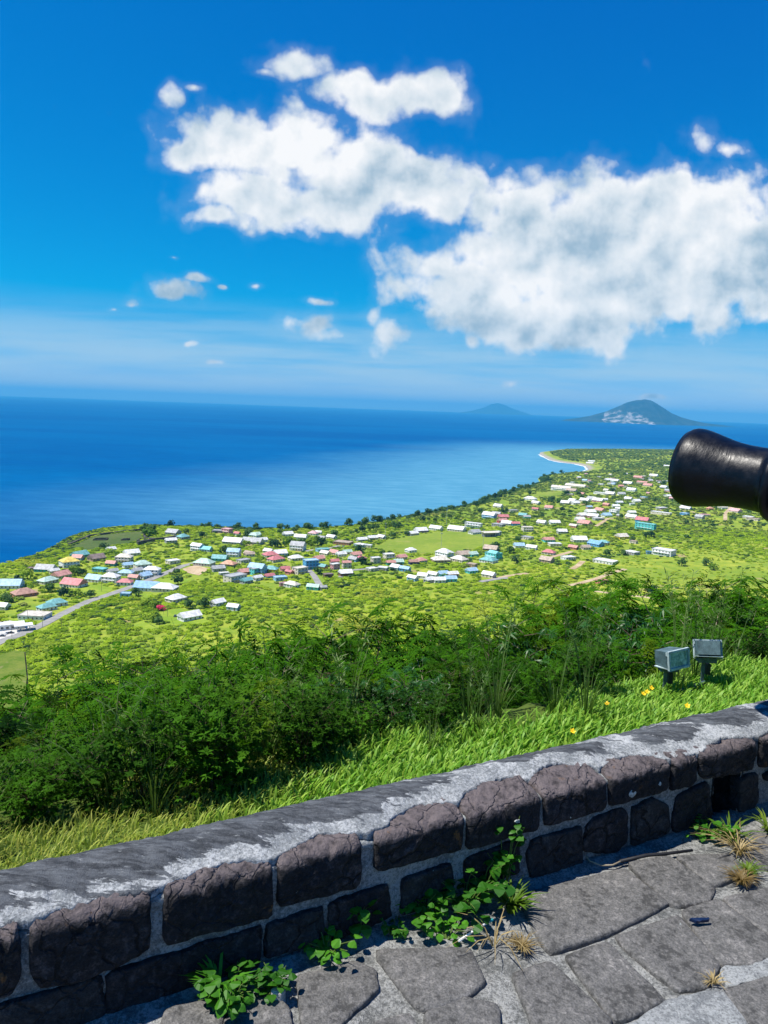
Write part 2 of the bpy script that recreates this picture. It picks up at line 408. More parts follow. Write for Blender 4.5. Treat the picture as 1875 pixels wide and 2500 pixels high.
# ------------------------------------------------------------------ materials
class NB:
    def __init__(s, name):
        s.m = bpy.data.materials.new(name); s.m.use_nodes = True
        s.nt = s.m.node_tree; s.nt.nodes.clear(); s.N = s.nt.nodes; s.L = s.nt.links
        s.out = s.N.new('ShaderNodeOutputMaterial')
    def n(s, t, **kw):
        nd = s.N.new('ShaderNode' + t)
        for k, v in kw.items():
            if k in nd.bl_rna.properties: setattr(nd, k, v)
        return nd
    def put(s, sock, v):
        if hasattr(v, 'is_output'): s.L.new(v, sock)
        elif isinstance(v, (tuple, list)) and len(v) == 3 and sock.type == 'RGBA': sock.default_value = (*v, 1)
        else: sock.default_value = v
    def pos(s):  return s.n('NewGeometry').outputs['Position']
    def obj(s):  return s.n('TexCoord').outputs['Object']
    def rnd(s):  return s.n('ObjectInfo').outputs['Random']
    def attr(s, a): nd = s.n('Attribute'); nd.attribute_name = a; return nd.outputs['Fac']
    def scale(s, v, k):
        nd = s.n('VectorMath', operation='MULTIPLY'); s.put(nd.inputs[0], v); nd.inputs[1].default_value = k if isinstance(k, tuple) else (k, k, k); return nd.outputs[0]
    def noise(s, v, sc, det=4, rough=0.55, col=False, dist=0.0):
        nd = s.n('TexNoise'); s.put(nd.inputs['Vector'], v); nd.inputs['Scale'].default_value = sc
        nd.inputs['Detail'].default_value = det; nd.inputs['Roughness'].default_value = rough; nd.inputs['Distortion'].default_value = dist
        return nd.outputs['Color' if col else 'Fac']
    def voro(s, v, sc, feat='F1', out='Distance'):
        nd = s.n('TexVoronoi', feature=feat); s.put(nd.inputs['Vector'], v); nd.inputs['Scale'].default_value = sc; return nd.outputs[out]
    def ramp(s, v, a, b, c=0.0, d=1.0, smooth=True):
        nd = s.n('MapRange'); nd.interpolation_type = 'SMOOTHSTEP' if smooth else 'LINEAR'
        s.put(nd.inputs['Value'], v); nd.inputs['From Min'].default_value = a; nd.inputs['From Max'].default_value = b
        nd.inputs['To Min'].default_value = c; nd.inputs['To Max'].default_value = d; return nd.outputs[0]
    def math(s, op, a, b=0.0, c=0.0):
        nd = s.n('Math', operation=op); s.put(nd.inputs[0], a); s.put(nd.inputs[1], b); s.put(nd.inputs[2], c); return nd.outputs[0]
    def mix(s, f, a, b, blend='MIX'):
        nd = s.n('Mix'); nd.data_type = 'RGBA'; nd.blend_type = blend
        s.put(nd.inputs['Factor'], f); s.put(nd.inputs['A'], a); s.put(nd.inputs['B'], b); return nd.outputs['Result']
    def bump(s, h, st=0.5, d=0.02, nrm=None):
        nd = s.n('Bump'); s.put(nd.inputs['Height'], h); nd.inputs['Strength'].default_value = st; nd.inputs['Distance'].default_value = d
        if nrm is not None: s.L.new(nrm, nd.inputs['Normal'])
        return nd.outputs[0]
    def sepz(s, v, ax='Z'):
        nd = s.n('SeparateXYZ'); s.put(nd.inputs[0], v); return nd.outputs[ax]
    def prin(s, col, rough=0.8, nrm=None, spec=0.3, metal=0.0, coat=0.0):
        p = s.n('BsdfPrincipled'); s.put(p.inputs['Base Color'], col); s.put(p.inputs['Roughness'], rough)
        p.inputs['Specular IOR Level'].default_value = spec; p.inputs['Metallic'].default_value = metal
        if coat: p.inputs['Coat Weight'].default_value = coat; p.inputs['Coat Roughness'].default_value = 0.15
        if nrm is not None: s.L.new(nrm, p.inputs['Normal'])
        return p.outputs[0]
    def done(s, sh): s.L.new(sh, s.out.inputs['Surface']); return s.m

_mc = {}
def paint(name, col, rough=0.6, var=0.14, sc=0.8, spec=0.3, bump=0.0, metal=0.0):
    """weathered paint / plaster / metal: mottled colour with a touch of relief"""
    if name in _mc: return _mc[name]
    b = NB(name); p = b.obj()
    n = b.noise(p, sc, 5); n2 = b.noise(p, sc * 9, 3)
    f = b.math('ADD', b.math('MULTIPLY', n, 0.7), b.math('MULTIPLY', n2, 0.3))
    lo = tuple(c * (1 - var * 1.6) for c in col); hi = tuple(min(1, c * (1 + var)) for c in col)
    c = b.mix(b.ramp(f, 0.3, 0.7), lo, hi)
    nr = b.bump(n2, 0.4, bump) if bump else None
    _mc[name] = b.done(b.prin(c, rough, nr, spec, metal)); return _mc[name]

def leaf_mat(name, dark, light, yellow=None, trans=0.35, sc=1.2, rough=0.55, spec=0.25, alive=0.25):
    """leaves: colour differs from clump to clump and plant to plant, some light passes through"""
    b = NB(name); p = b.pos()
    n = b.noise(p, sc, 3); n3 = b.noise(p, sc * 7, 2)
    f = b.math('ADD', b.math('MULTIPLY', n, 0.55), b.math('MULTIPLY', n3, 0.25))
    f = b.math('ADD', f, b.math('MULTIPLY', b.rnd(), alive))
    c = b.mix(b.ramp(f, 0.36, 0.72), dark, light)
    if yellow is not None:
        c = b.mix(b.ramp(b.noise(p, sc * 0.6, 2), 0.55, 0.75), c, yellow)
    pr = b.prin(c, rough, None, spec)
    t = b.n('BsdfTranslucent'); b.put(t.inputs['Color'], b.mix(1.0, c, (1.0, 1.0, 0.55), 'MULTIPLY'))
    ms = b.n('MixShader'); ms.inputs[0].default_value = trans; b.L.new(pr, ms.inputs[1]); b.L.new(t.outputs[0], ms.inputs[2])
    return b.done(ms.outputs[0])

# ------------------------------------------------------------------ terrain
def build_terrain():
    def geo(a, b, n): return list(np.geomspace(a, b, n, endpoint=False))
    R = geo(2.0, 20, 70) + geo(20, 400, 70) + geo(400, 4600, 330) + geo(4600, 9000, 30) + [9000]
    A = list(np.linspace(-100, -30, 50, endpoint=False)) + list(np.linspace(-30, 30, 300, endpoint=False)) + list(np.linspace(30, 100, 51))
    R = np.array(R); A = np.radians(np.array(A))
    rr, aa = np.meshgrid(R, A, indexing='ij')
    x, y = rr * np.sin(aa), rr * np.cos(aa)
    z = terrain(x, y)
    nr_, na = rr.shape
    idx = np.arange(nr_ * na).reshape(nr_, na)
    F = np.stack([idx[:-1, :-1], idx[:-1, 1:], idx[1:, 1:], idx[1:, :-1]], -1).reshape(-1, 4)[:, ::-1]
    d = coast_dist(x, y)
    keep = (d.ravel()[F].max(1) > -60)
    F = F[keep]
    V = np.stack([x, y, z], -1).reshape(-1, 3)
    me = mesh_np('terrain', V, F)
    # sandy shore along the far spit and bay
    far = smooth01(2350, 2700, y) * smooth01(430, 620, x)
    beach = smooth01(26, 8, d) * far * (x < 1100)
    attr_float(me, 'beach', beach.ravel())
    attr_float(me, 'inland', np.clip(d, 0, 3000).ravel() / 3000)
    attr_float(me, 'near', smooth01(130, 40, rr).ravel())
    b = NB('land'); p = b.pos()
    n1 = b.noise(b.scale(p, (1, 1, 0)), 0.011, 5, 0.6); n2 = b.noise(p, 0.09, 4); n3 = b.noise(p, 0.6, 3)
    grass = b.mix(b.ramp(n1, 0.36, 0.62), (0.170, 0.250, 0.022), (0.330, 0.365, 0.040))
    grass = b.mix(b.ramp(n2, 0.35, 0.72), grass, (0.150, 0.240, 0.022))
    grass = b.mix(b.ramp(n3, 0.55, 0.8, 0, 0.5), grass, (0.30, 0.32, 0.07))
    grass = b.mix(b.ramp(b.noise(p, 0.022, 3), 0.63, 0.72, 0, 0.75), grass, (0.34, 0.25, 0.13))   # bare earth
    nz = b.sepz(b.n('NewGeometry').outputs['Normal'])
    rock = b.mix(b.ramp(n2, 0.3, 0.7), (0.06, 0.05, 0.035), (0.15, 0.115, 0.075))
    c = b.mix(b.ramp(nz, 0.90, 0.80), grass, rock)
    sand = b.mix(n3, (0.24, 0.21, 0.17), (0.40, 0.36, 0.30))
    c = b.mix(b.attr('beach'), c, sand)
    soil = b.mix(b.noise(p, 3.0, 4), (0.035, 0.060, 0.010), (0.10, 0.15, 0.025))
    c = b.mix(b.attr('near'), c, soil)
    mat = b.done(b.prin(c, 0.95, b.bump(n3, 0.5, 0.6), 0.1))
    o = link('terrain', me, mat, smooth=True)
    tag(o, kind='structure')
    return o
build_terrain()

# ------------------------------------------------------------------ sea
def build_sea():
    R = np.concatenate([np.geomspace(300, 60000, 60)]); n = 256
    th = np.linspace(0, 2 * np.pi, n, endpoint=False)
    rr, tt = np.meshgrid(R, th, indexing='ij')
    V = np.stack([rr * np.sin(tt), rr * np.cos(tt), 0 * rr], -1).reshape(-1, 3)
    idx = np.arange(len(R) * n).reshape(len(R), n)
    F = np.stack([idx[:-1], np.roll(idx, -1, 1)[:-1], np.roll(idx, -1, 1)[1:], idx[1:]], -1).reshape(-1, 4)[:, ::-1]
    me = mesh_np('sea', V, F)
    b = NB('sea_water'); p = b.pos()
    stretch = b.scale(p, (0.00035, 0.0011, 0))
    big = b.noise(stretch, 1.0, 4, 0.6, dist=0.4)
    mid = b.noise(b.scale(p, (0.004, 0.010, 0)), 1.0, 5, 0.6)
    c = b.mix(b.ramp(big, 0.34, 0.66), (0.0001, 0.080, 0.250), (0.0002, 0.118, 0.300))
    c = b.mix(b.ramp(mid, 0.35, 0.75, 0, 0.35), c, (0.0005, 0.100, 0.24))
    # silty shallows plus reflected cloud put into the colour: pale grey-blue, in a world-space patch that follows the shore
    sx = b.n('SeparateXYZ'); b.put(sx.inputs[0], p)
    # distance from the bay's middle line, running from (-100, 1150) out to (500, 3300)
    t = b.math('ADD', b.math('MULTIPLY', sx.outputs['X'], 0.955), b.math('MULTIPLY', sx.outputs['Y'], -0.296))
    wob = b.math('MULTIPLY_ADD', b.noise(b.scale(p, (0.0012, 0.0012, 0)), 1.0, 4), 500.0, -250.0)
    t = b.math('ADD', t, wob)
    shal_sheen = b.ramp(t, -1300.0, -380.0)
    shal_sheen = b.math('MULTIPLY', shal_sheen, b.ramp(sx.outputs['Y'], 900.0, 1500.0))
    shal_sheen = b.math('MULTIPLY', shal_sheen, b.ramp(b.math('ADD', sx.outputs['Y'], wob), 5600.0, 3700.0))
    c = b.mix(b.math('MULTIPLY', shal_sheen, 0.92), c, (0.125, 0.325, 0.430))
    w1 = b.noise(b.scale(p, (0.055, 0.10, 0.05)), 1.0, 5, 0.65); w2 = b.noise(p, 0.45, 3)
    nr = b.bump(w2, 0.55, 0.5, b.bump(w1, 0.8, 2.2))
    c = b.mix(b.ramp(b.noise(b.scale(p, (0.012, 0.034, 0)), 1.0, 4, 0.65), 0.36, 0.66, 0, 0.55), b.mix(1.0, c, (0.55, 0.72, 0.80), 'MULTIPLY'), c)
    caps = b.ramp(b.noise(b.scale(p, (0.03, 0.05, 0)), 1.0, 3, 0.75), 0.735, 0.80)
    c = b.mix(b.math('MULTIPLY', caps, 0.30), c, (0.6, 0.68, 0.72))
    di = b.n('BsdfDiffuse'); b.put(di.inputs['Color'], c); b.L.new(nr, di.inputs['Normal'])
    gl = b.n('BsdfGlossy'); gl.inputs['Roughness'].default_value = 0.32; gl.inputs['Color'].default_value = (0.25, 0.8, 1.0, 1); b.L.new(nr, gl.inputs['Normal'])
    mx = b.n('MixShader'); mx.inputs[0].default_value = 0.035; b.L.new(di.outputs[0], mx.inputs[1]); b.L.new(gl.outputs[0], mx.inputs[2])
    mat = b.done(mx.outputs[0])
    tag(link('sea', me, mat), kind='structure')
build_sea()

def strip(name, pts, w, zoff, m, kind='structure', sub=6.0, parent=None, taper=None):
    """a ribbon draped over the land"""
    P = [np.array(p, float) for p in pts]; Q = []
    for a, c in zip(P[:-1], P[1:]):
        k = max(1, int(np.linalg.norm(c - a) / sub))
        for i in range(k): Q.append(a + (c - a) * i / k)
    Q.append(P[-1]); Q = np.array(Q)
    T = np.gradient(Q, axis=0); T /= np.linalg.norm(T, axis=1)[:, None] + 1e-9
    Nn = np.stack([-T[:, 1], T[:, 0]], 1)
    wv = np.full(len(Q), w / 2.0) if taper is None else np.array([taper(i / max(1, len(Q) - 1)) for i in range(len(Q))]) / 2
    cols = []
    for k in (-1, -0.33, 0.33, 1):
        q = Q + Nn * (wv * k)[:, None]
        cols.append(np.column_stack([q, terrain(q[:, 0], q[:, 1]) + zoff if zoff is not None else np.full(len(q), 0.25)]))
    if zoff is not None:
        zc = np.max([c[:, 2] for c in cols], axis=0)
        for c in cols: c[:, 2] = zc
    V = np.concatenate(cols); n = len(Q)
    F = [(k * n + i, k * n + i + 1, (k + 1) * n + i + 1, (k + 1) * n + i) for k in range(3) for i in range(n - 1)]
    o = link(name, mesh_np(name, V, np.array(F)[:, ::-1]), m, parent)
    if kind: tag(o, kind=kind)
    return o

def patch(name, poly, zoff, m, n=26, kind='structure'):
    """a polygon draped over the land: fan of rings towards its centre"""
    P = np.array(poly, float); c = P.mean(0); Q = []
    for a, e in zip(P, np.roll(P, -1, 0)):
        for i in range(6): Q.append(a + (e - a) * i / 6)
    Q = np.array(Q); K = 10
    V = []
    for k in range(K):
        q = c + (Q - c) * (1 - k / K)
        V.append(q)
    V = np.concatenate(V + [c[None]]); z = terrain(V[:, 0], V[:, 1]) + zoff
    m_ = len(Q)
    F = [(k * m_ + i, k * m_ + (i + 1) % m_, (k + 1) * m_ + (i + 1) % m_, (k + 1) * m_ + i) for k in range(K - 1) for i in range(m_)]
    F4 = F; F3 = [((K - 1) * m_ + i, (K - 1) * m_ + (i + 1) % m_, K * m_) for i in range(m_)]
    me = mesh(name, np.column_stack([V, z]), F4 + F3)
    o = link(name, me, m)
    # face up
    if me.polygons[0].normal.z < 0: me.flip_normals()
    if kind: tag(o, kind=kind)
    return o

# ------------------------------------------------------------------ islands on the horizon
def island(name, dist, prof, depth, seed, cliff=None):
    """prof: (x metres, height metres) seen side-on; the ridge is carved by gullies and falls away in depth"""
    X = np.array([p[0] for p in prof]); Hh = np.array([p[1] for p in prof])
    nx, ny = 150, 46
    xs = np.linspace(X[0], X[-1], nx); ys = np.linspace(-1, 1, ny)
    h = np.interp(xs, X, Hh)
    V = np.zeros((nx, ny, 3)); cm = np.zeros((nx, ny))
    for i in range(nx):
        for j in range(ny):
            t = abs(ys[j]); f = (1 - t) ** 1.35
            g = noise.fractal(Vector((xs[i] / 420.0 + seed, ys[j] * 3.0, seed)), 0.9, 2.0, 4)
            ridge = abs(noise.noise(Vector((xs[i] / 230.0, seed * 3.1 + ys[j] * 0.6, 0))))
            z = h[i] * f * (1 + 0.10 * g * t) - ridge * 45 * t * (1 - t) * 2.2 * min(1, h[i] / 200)
            V[i, j] = (xs[i], dist + ys[j] * depth * (0.35 + 0.65 * min(1, h[i] / max(Hh))), z if t < 0.999 else -8)
            if cliff:
                cx, w, zc = cliff
                a = 1 - abs(xs[i] - cx) / w
                if ys[j] < 0 and a > 0 and z < zc * (0.25 + 0.75 * min(1, a * 2.2)) + 30 * g:
                    cm[i, j] = 1
    idx = np.arange(nx * ny).reshape(nx, ny)
    F = np.stack([idx[:-1, :-1], idx[1:, :-1], idx[1:, 1:], idx[:-1, 1:]], -1).reshape(-1, 4)
    me = mesh_np(name, V.reshape(-1, 3), F)
    attr_float(me, 'scar', cm.ravel())
    b = NB(name + '_ground'); p = b.pos()
    c = b.mix(b.ramp(b.noise(p, 0.004, 5), 0.35, 0.65), (0.016, 0.028, 0.026), (0.040, 0.054, 0.046))
    w = b.mix(b.ramp(b.noise(b.scale(p, (1, 1, 0.15)), 0.0055, 3, 0.6), 0.42, 0.66), (0.03, 0.05, 0.04), (0.40, 0.365, 0.33))
    c = b.mix(b.attr('scar'), c, w)
    o = link(name, me, b.done(b.prin(c, 0.95, None, 0.1)), smooth=True)
    return tag(o, kind='structure')

island('island', 21000, [(4700, 0), (4788, 37), (5170, 100), (5441, 160), (5872, 296), (6191, 449), (6456, 578), (6672, 640), (6800, 650), (6890, 669), (7057, 640), (7287, 515), (7635, 310), (7919, 205), (8200, 140), (8536, 80), (9093, 30), (9300, 0)], 1500, 3.3, (6190, 560, 290))
island('island', 50000, [(4400, 0), (4558, 20), (5338, 154), (6114, 390), (6625, 642), (7013, 734), (7411, 645), (8084, 357), (9018, 104), (9300, 0)], 1800, 8.1)

# ------------------------------------------------------------------ roads, fields and plots on the plain
ROAD_MAIN = [(-254, 470), (-253, 498), (-248, 516), (-245, 544), (-245, 582), (-243, 627), (-236, 654), (-230, 679), (-223, 706), (-217, 734), (-205, 782), (-196, 796)]
ROADS = [[(-73, 757), (-65, 729), (-56, 686)], [(-39, 721), (-30, 756), (-16, 762), (-5, 756)], [(92, 707), (105, 721), (123, 737)], [(-89, 879), (-79, 892), (-61, 906), (-53, 928)]]
TRACKS = [[(176, 709), (195, 728), (214, 748), (234, 774), (256, 801)], [(105, 722), (125, 748), (147, 766)], [(198, 792), (209, 812), (222, 842)], [(552, 1240), (596, 1342), (660, 1461)], [(193, 866), (208, 885), (225, 909)], [(190, 689), (212, 677), (234, 666), (247, 650)], [(428, 1292), (401, 1259), (368, 1256), (315, 1140)], [(475, 1364), (514, 1399), (544, 1358), (543, 1285)]]
FIELD = [(-13, 916), (-3, 962), (7, 1001), (46, 1051), (83, 1085), (119, 1084), (138, 1063), (151, 998), (137, 958), (109, 920), (89, 902), (59, 882), (30, 885), (6, 888)]
FIELD2 = [(332, 1713), (374, 1780), (415, 1794), (388, 1682), (345, 1641), (318, 1633)]
YARD = [(-202, 767), (-194, 786), (-174, 766), (-177, 734), (-191, 747)]
LAWNS = [[(-175, 594), (-162, 604), (-140, 596), (-126, 554), (-143, 554), (-156, 546), (-167, 535), (-182, 548)], [(-215, 720), (-200, 729), (-177, 717), (-187, 692), (-203, 701)], [(-278, 685), (-270, 697), (-240, 685), (-240, 647), (-250, 657), (-266, 658)], [(-211, 659), (-200, 662), (-193, 636), (-202, 634)], [(-276, 562), (-273, 569), (-261, 557), (-260, 550), (-271, 553)]]
FORECOURT = [(-290, 546), (-275, 557), (-256, 547), (-245, 540), (-249, 518), (-253, 498), (-256, 480)]
GREENFIELD = [(192, 691), (215, 688), (253, 670), (245, 644), (226, 655), (193, 671)]
FORT_LINE = [(-375, 907), (-374, 936), (-371, 975), (-353, 987), (-338, 1003), (-319, 1010), (-295, 944), (-278, 931)]
FORT_LINE2 = [(-291, 903), (-280, 922), (-267, 930), (-254, 943)]
FORT_COURT = [(-369, 896), (-369, 972), (-336, 997), (-316, 1001), (-294, 934), (-305, 915), (-321, 897), (-339, 877)]
BASTION = [(-31.41, 52.58), (-28.57, 58.68), (-27.65, 58.38), (-24.77, 52.60), (-22.55, 47.40), (-26.02, 43.32)]
POLES = [(-242, 538), (-224, 528), (-260, 554), (-163, 576), (-164, 724), (-247, 667), (-250, 509)]
MASTS = [(3, 1000), (69, 901), (122, 928), (96, 1170), (-40, 770)]
CARS = [(-157, 576), (-258, 512), (-258, 519), (-256, 520), (-276, 548)]
STATION = [(-261, 531), (-256, 523)]
STAND = [(145, 1034)]
FLAME = [(-174, 596)]
ZONES = {
    'town_a': [(-362, 699), (-349, 753), (-352, 845), (-281, 889), (-278, 976), (-190, 1195), (-107, 678), (-175, 718), (-192, 649), (-239, 648), (-243, 536), (-279, 536)],
    'town_b': [(-187, 1025), (-85, 1111), (41, 1101), (162, 1366), (222, 1378), (123, 739), (64, 693), (20, 691), (-24, 728), (-77, 665), (-126, 693)],
    'town_c': [(183, 1329), (327, 1737), (415, 1981), (978, 3416), (1270, 3412), (495, 1268), (563, 1207), (328, 880), (245, 823), (171, 814), (118, 832)],
}
BIG_LABELS = [
    'large dark rounded tree nearest right of the ruined fort',
    'large dark rounded tree second-nearest right of the ruined fort',
    'large dark rounded tree third-nearest right of the ruined fort',
    'large dark rounded tree third-nearest in front of the yellow-roofed house',
    'large dark rounded tree second-nearest in front of the yellow-roofed house',
    'large dark rounded tree nearest in front of the yellow-roofed house',
    'large dark rounded tree nearest left of the long red-roofed house',
    'large dark rounded tree nearest left of the stepped teal roofs',
    'large dark rounded tree second-nearest left of the stepped teal roofs',
    'large dark rounded tree nearest in front of the long red-roofed house',
    'large dark rounded tree third-nearest in front of the long red-roofed house',
    'large dark rounded tree second-nearest in front of the long red-roofed house',
    'large dark rounded tree fourth-nearest in front of the long red-roofed house',
    'large dark rounded tree second-nearest in front of the long blue-roofed shed',
    'large dark rounded tree third-nearest in front of the long blue-roofed shed',
    'large dark rounded tree nearest left of the white bungalow on the lawn',
    'large dark rounded tree second-nearest left of the white bungalow on the lawn',
    'large dark rounded tree nearest in front of the long blue-roofed shed',
    'large dark rounded tree right of the long blue-roofed shed',
    'large dark rounded tree behind the long blue-roofed shed',
    'large dark rounded tree nearest behind the white bungalow on the lawn',
    'large dark rounded tree second-nearest behind the white bungalow on the lawn',
    'large dark rounded tree third-nearest left of the three-storey blue house',
    'large dark rounded tree second-nearest left of the three-storey blue house',
    'large dark rounded tree fifth-nearest right of the ruined fort',
    'large dark rounded tree thirteenth-nearest behind the three-storey blue house',
    'large dark rounded tree fourth-nearest right of the ruined fort',
    'large dark rounded tree second-nearest in front of the ruined fort',
    'large dark rounded tree nearest left of the three-storey blue house',
    'large dark rounded tree nearest in front of the ruined fort',
    'large dark rounded tree second-nearest left of the long red-roofed house',
    'large dark rounded tree behind the long red-roofed house',
    'large dark rounded tree third-nearest left of the long red-roofed house',
    'large dark rounded tree second-nearest behind the three-storey blue house',
    'large dark rounded tree fourth-nearest behind the three-storey blue house',
    'large dark rounded tree nearest behind the three-storey blue house',
    'large dark rounded tree third-nearest behind the three-storey blue house',
    'large dark rounded tree fifth-nearest behind the three-storey blue house',
    'large dark rounded tree seventh-nearest behind the three-storey blue house',
    'large dark rounded tree eighth-nearest behind the three-storey blue house',
    'large dark rounded tree sixth-nearest behind the three-storey blue house',
    'large dark rounded tree seventh-nearest left of the playing field',
    'large dark rounded tree eighth-nearest left of the playing field',
    'large dark rounded tree fifth-nearest left of the playing field',
    'large dark rounded tree fourth-nearest left of the playing field',
    'large dark rounded tree third-nearest left of the playing field',
    'large dark rounded tree second-nearest left of the playing field',
    'large dark rounded tree tenth-nearest left of the playing field',
    'large dark rounded tree ninth-nearest left of the playing field',
    'large dark rounded tree fifth-nearest behind the playing field',
    'large dark rounded tree fourth-nearest behind the playing field',
    'large dark rounded tree sixth-nearest behind the playing field',
    'large dark rounded tree third-nearest behind the playing field',
    'large dark rounded tree second-nearest behind the playing field',
    'large dark rounded tree nearest behind the playing field',
    'large dark rounded tree third-nearest behind the grandstand',
    'large dark rounded tree nearest behind the grandstand',
    'large dark rounded tree second-nearest behind the bright turquoise block',
    'large dark rounded tree nearest behind the bright turquoise block',
    'large dark rounded tree ninth-nearest behind the three-storey blue house',
    'large dark rounded tree nearest left of the playing field',
    'large dark rounded tree in front of the three-storey blue house',
    'large dark rounded tree nearest right of the three-storey blue house',
    'large dark rounded tree sixth-nearest left of the playing field',
    'large dark rounded tree second-nearest right of the three-storey blue house',
    'large dark rounded tree twelfth-nearest behind the three-storey blue house',
    'large dark rounded tree eleventh-nearest behind the three-storey blue house',
    'large dark rounded tree tenth-nearest behind the three-storey blue house',
    'large dark rounded tree fourteenth-nearest behind the three-storey blue house',
    'large dark rounded tree left of the long school by the shore',
    'large dark rounded tree nearest in front of the long school by the shore',
    'large dark rounded tree nearest right of the long school by the shore',
    'large dark rounded tree second-nearest right of the long school by the shore',
    'large dark rounded tree second-nearest in front of the long school by the shore',
    'large dark rounded tree third-nearest in front of the long school by the shore',
    'large dark rounded tree fourth-nearest in front of the long school by the shore',
    'large dark rounded tree right of the grandstand',
    'large dark rounded tree nearest right of the tall turquoise block',
    'large dark rounded tree third-nearest right of the tall turquoise block',
    'large dark rounded tree second-nearest right of the tall turquoise block',
    'large dark rounded tree fourth-nearest in front of the tall turquoise block',
    'large dark rounded tree fifth-nearest in front of the tall turquoise block',
    'large dark rounded tree behind the tall turquoise block',
    'large dark rounded tree nearest in front of the tall turquoise block',
    'large dark rounded tree second-nearest in front of the tall turquoise block',
    'large dark rounded tree third-nearest in front of the tall turquoise block',
    'large dark rounded tree nearest right of the bright turquoise block',
    'large dark rounded tree second-nearest right of the bright turquoise block',
    'large dark rounded tree nearest behind the long white unfinished building',
    'large dark rounded tree second-nearest behind the long white unfinished building',
    'large dark rounded tree eighth-nearest in front of the long school by the shore',
    'large dark rounded tree seventh-nearest in front of the long school by the shore',
    'large dark rounded tree fourth-nearest behind the grandstand',
    'large dark rounded tree second-nearest behind the grandstand',
    'large dark rounded tree ninth-nearest in front of the long school by the shore',
    'large dark rounded tree sixth-nearest in front of the long school by the shore',
    'large dark rounded tree right of the long white unfinished building',
    'large dark rounded tree right of the lone coral cabin',
    'large dark rounded tree fifth-nearest in front of the long school by the shore',
    'large dark rounded tree in front of the cannon muzzle',
    'large dark rounded tree third-nearest right of the long school by the shore',
    'large dark rounded tree fourth-nearest left of the cannon muzzle',
    'large dark rounded tree third-nearest left of the cannon muzzle',
    'large dark rounded tree second-nearest left of the cannon muzzle',
    'large dark rounded tree nearest left of the cannon muzzle',
]
BIG_TREES = [(-307, 985), (-294, 960), (-295, 977), (-293, 741), (-296, 737), (-302, 744), (-290, 661), (-305, 618), (-311, 623), (-266, 645), (-271, 644), (-261, 645), (-248, 643), (-190, 613), (-180, 602), (-163, 554), (-170, 561), (-211, 649), (-187, 696), (-201, 743), (-152, 601), (-142, 605), (-178, 849), (-175, 858), (-226, 955), (-178, 993), (-254, 985), (-304, 845), (-163, 910), (-324, 884), (-335, 715), (-294, 705), (-332, 686)] + [(-99, 922), (-93, 929), (-86, 923), (-79, 926), (-73, 931), (-125, 907), (-133, 908), (-114, 921), (-11, 1098), (-18, 1089), (4, 1124), (14, 1125), (21, 1117), (13, 1025), (-37, 1061), (-29, 1071), (98, 1260), (107, 1249), (119, 1238), (61, 1205), (72, 1216), (81, 1207), (167, 1338), (169, 1310), (134, 922), (137, 915), (-65, 1012), (33, 1047), (-62, 737), (-20, 788), (1, 857), (-26, 871), (-138, 1028), (-133, 1038), (-122, 1050), (-178, 1010)] + [(322, 1716), (402, 1695), (428, 1703), (414, 1617), (340, 1556), (348, 1540), (329, 1527), (175, 987), (470, 1189), (497, 1155), (405, 1020), (353, 828), (351, 806), (390, 1257), (353, 1024), (360, 1026), (322, 989), (149, 889), (145, 823), (261, 879), (281, 891), (301, 1288), (324, 1339), (218, 1367), (205, 1336), (262, 1276), (320, 1383), (326, 829), (242, 676), (389, 1491), (548, 1559), (529, 1796), (712, 2299), (732, 2298), (753, 2130), (713, 1978)]
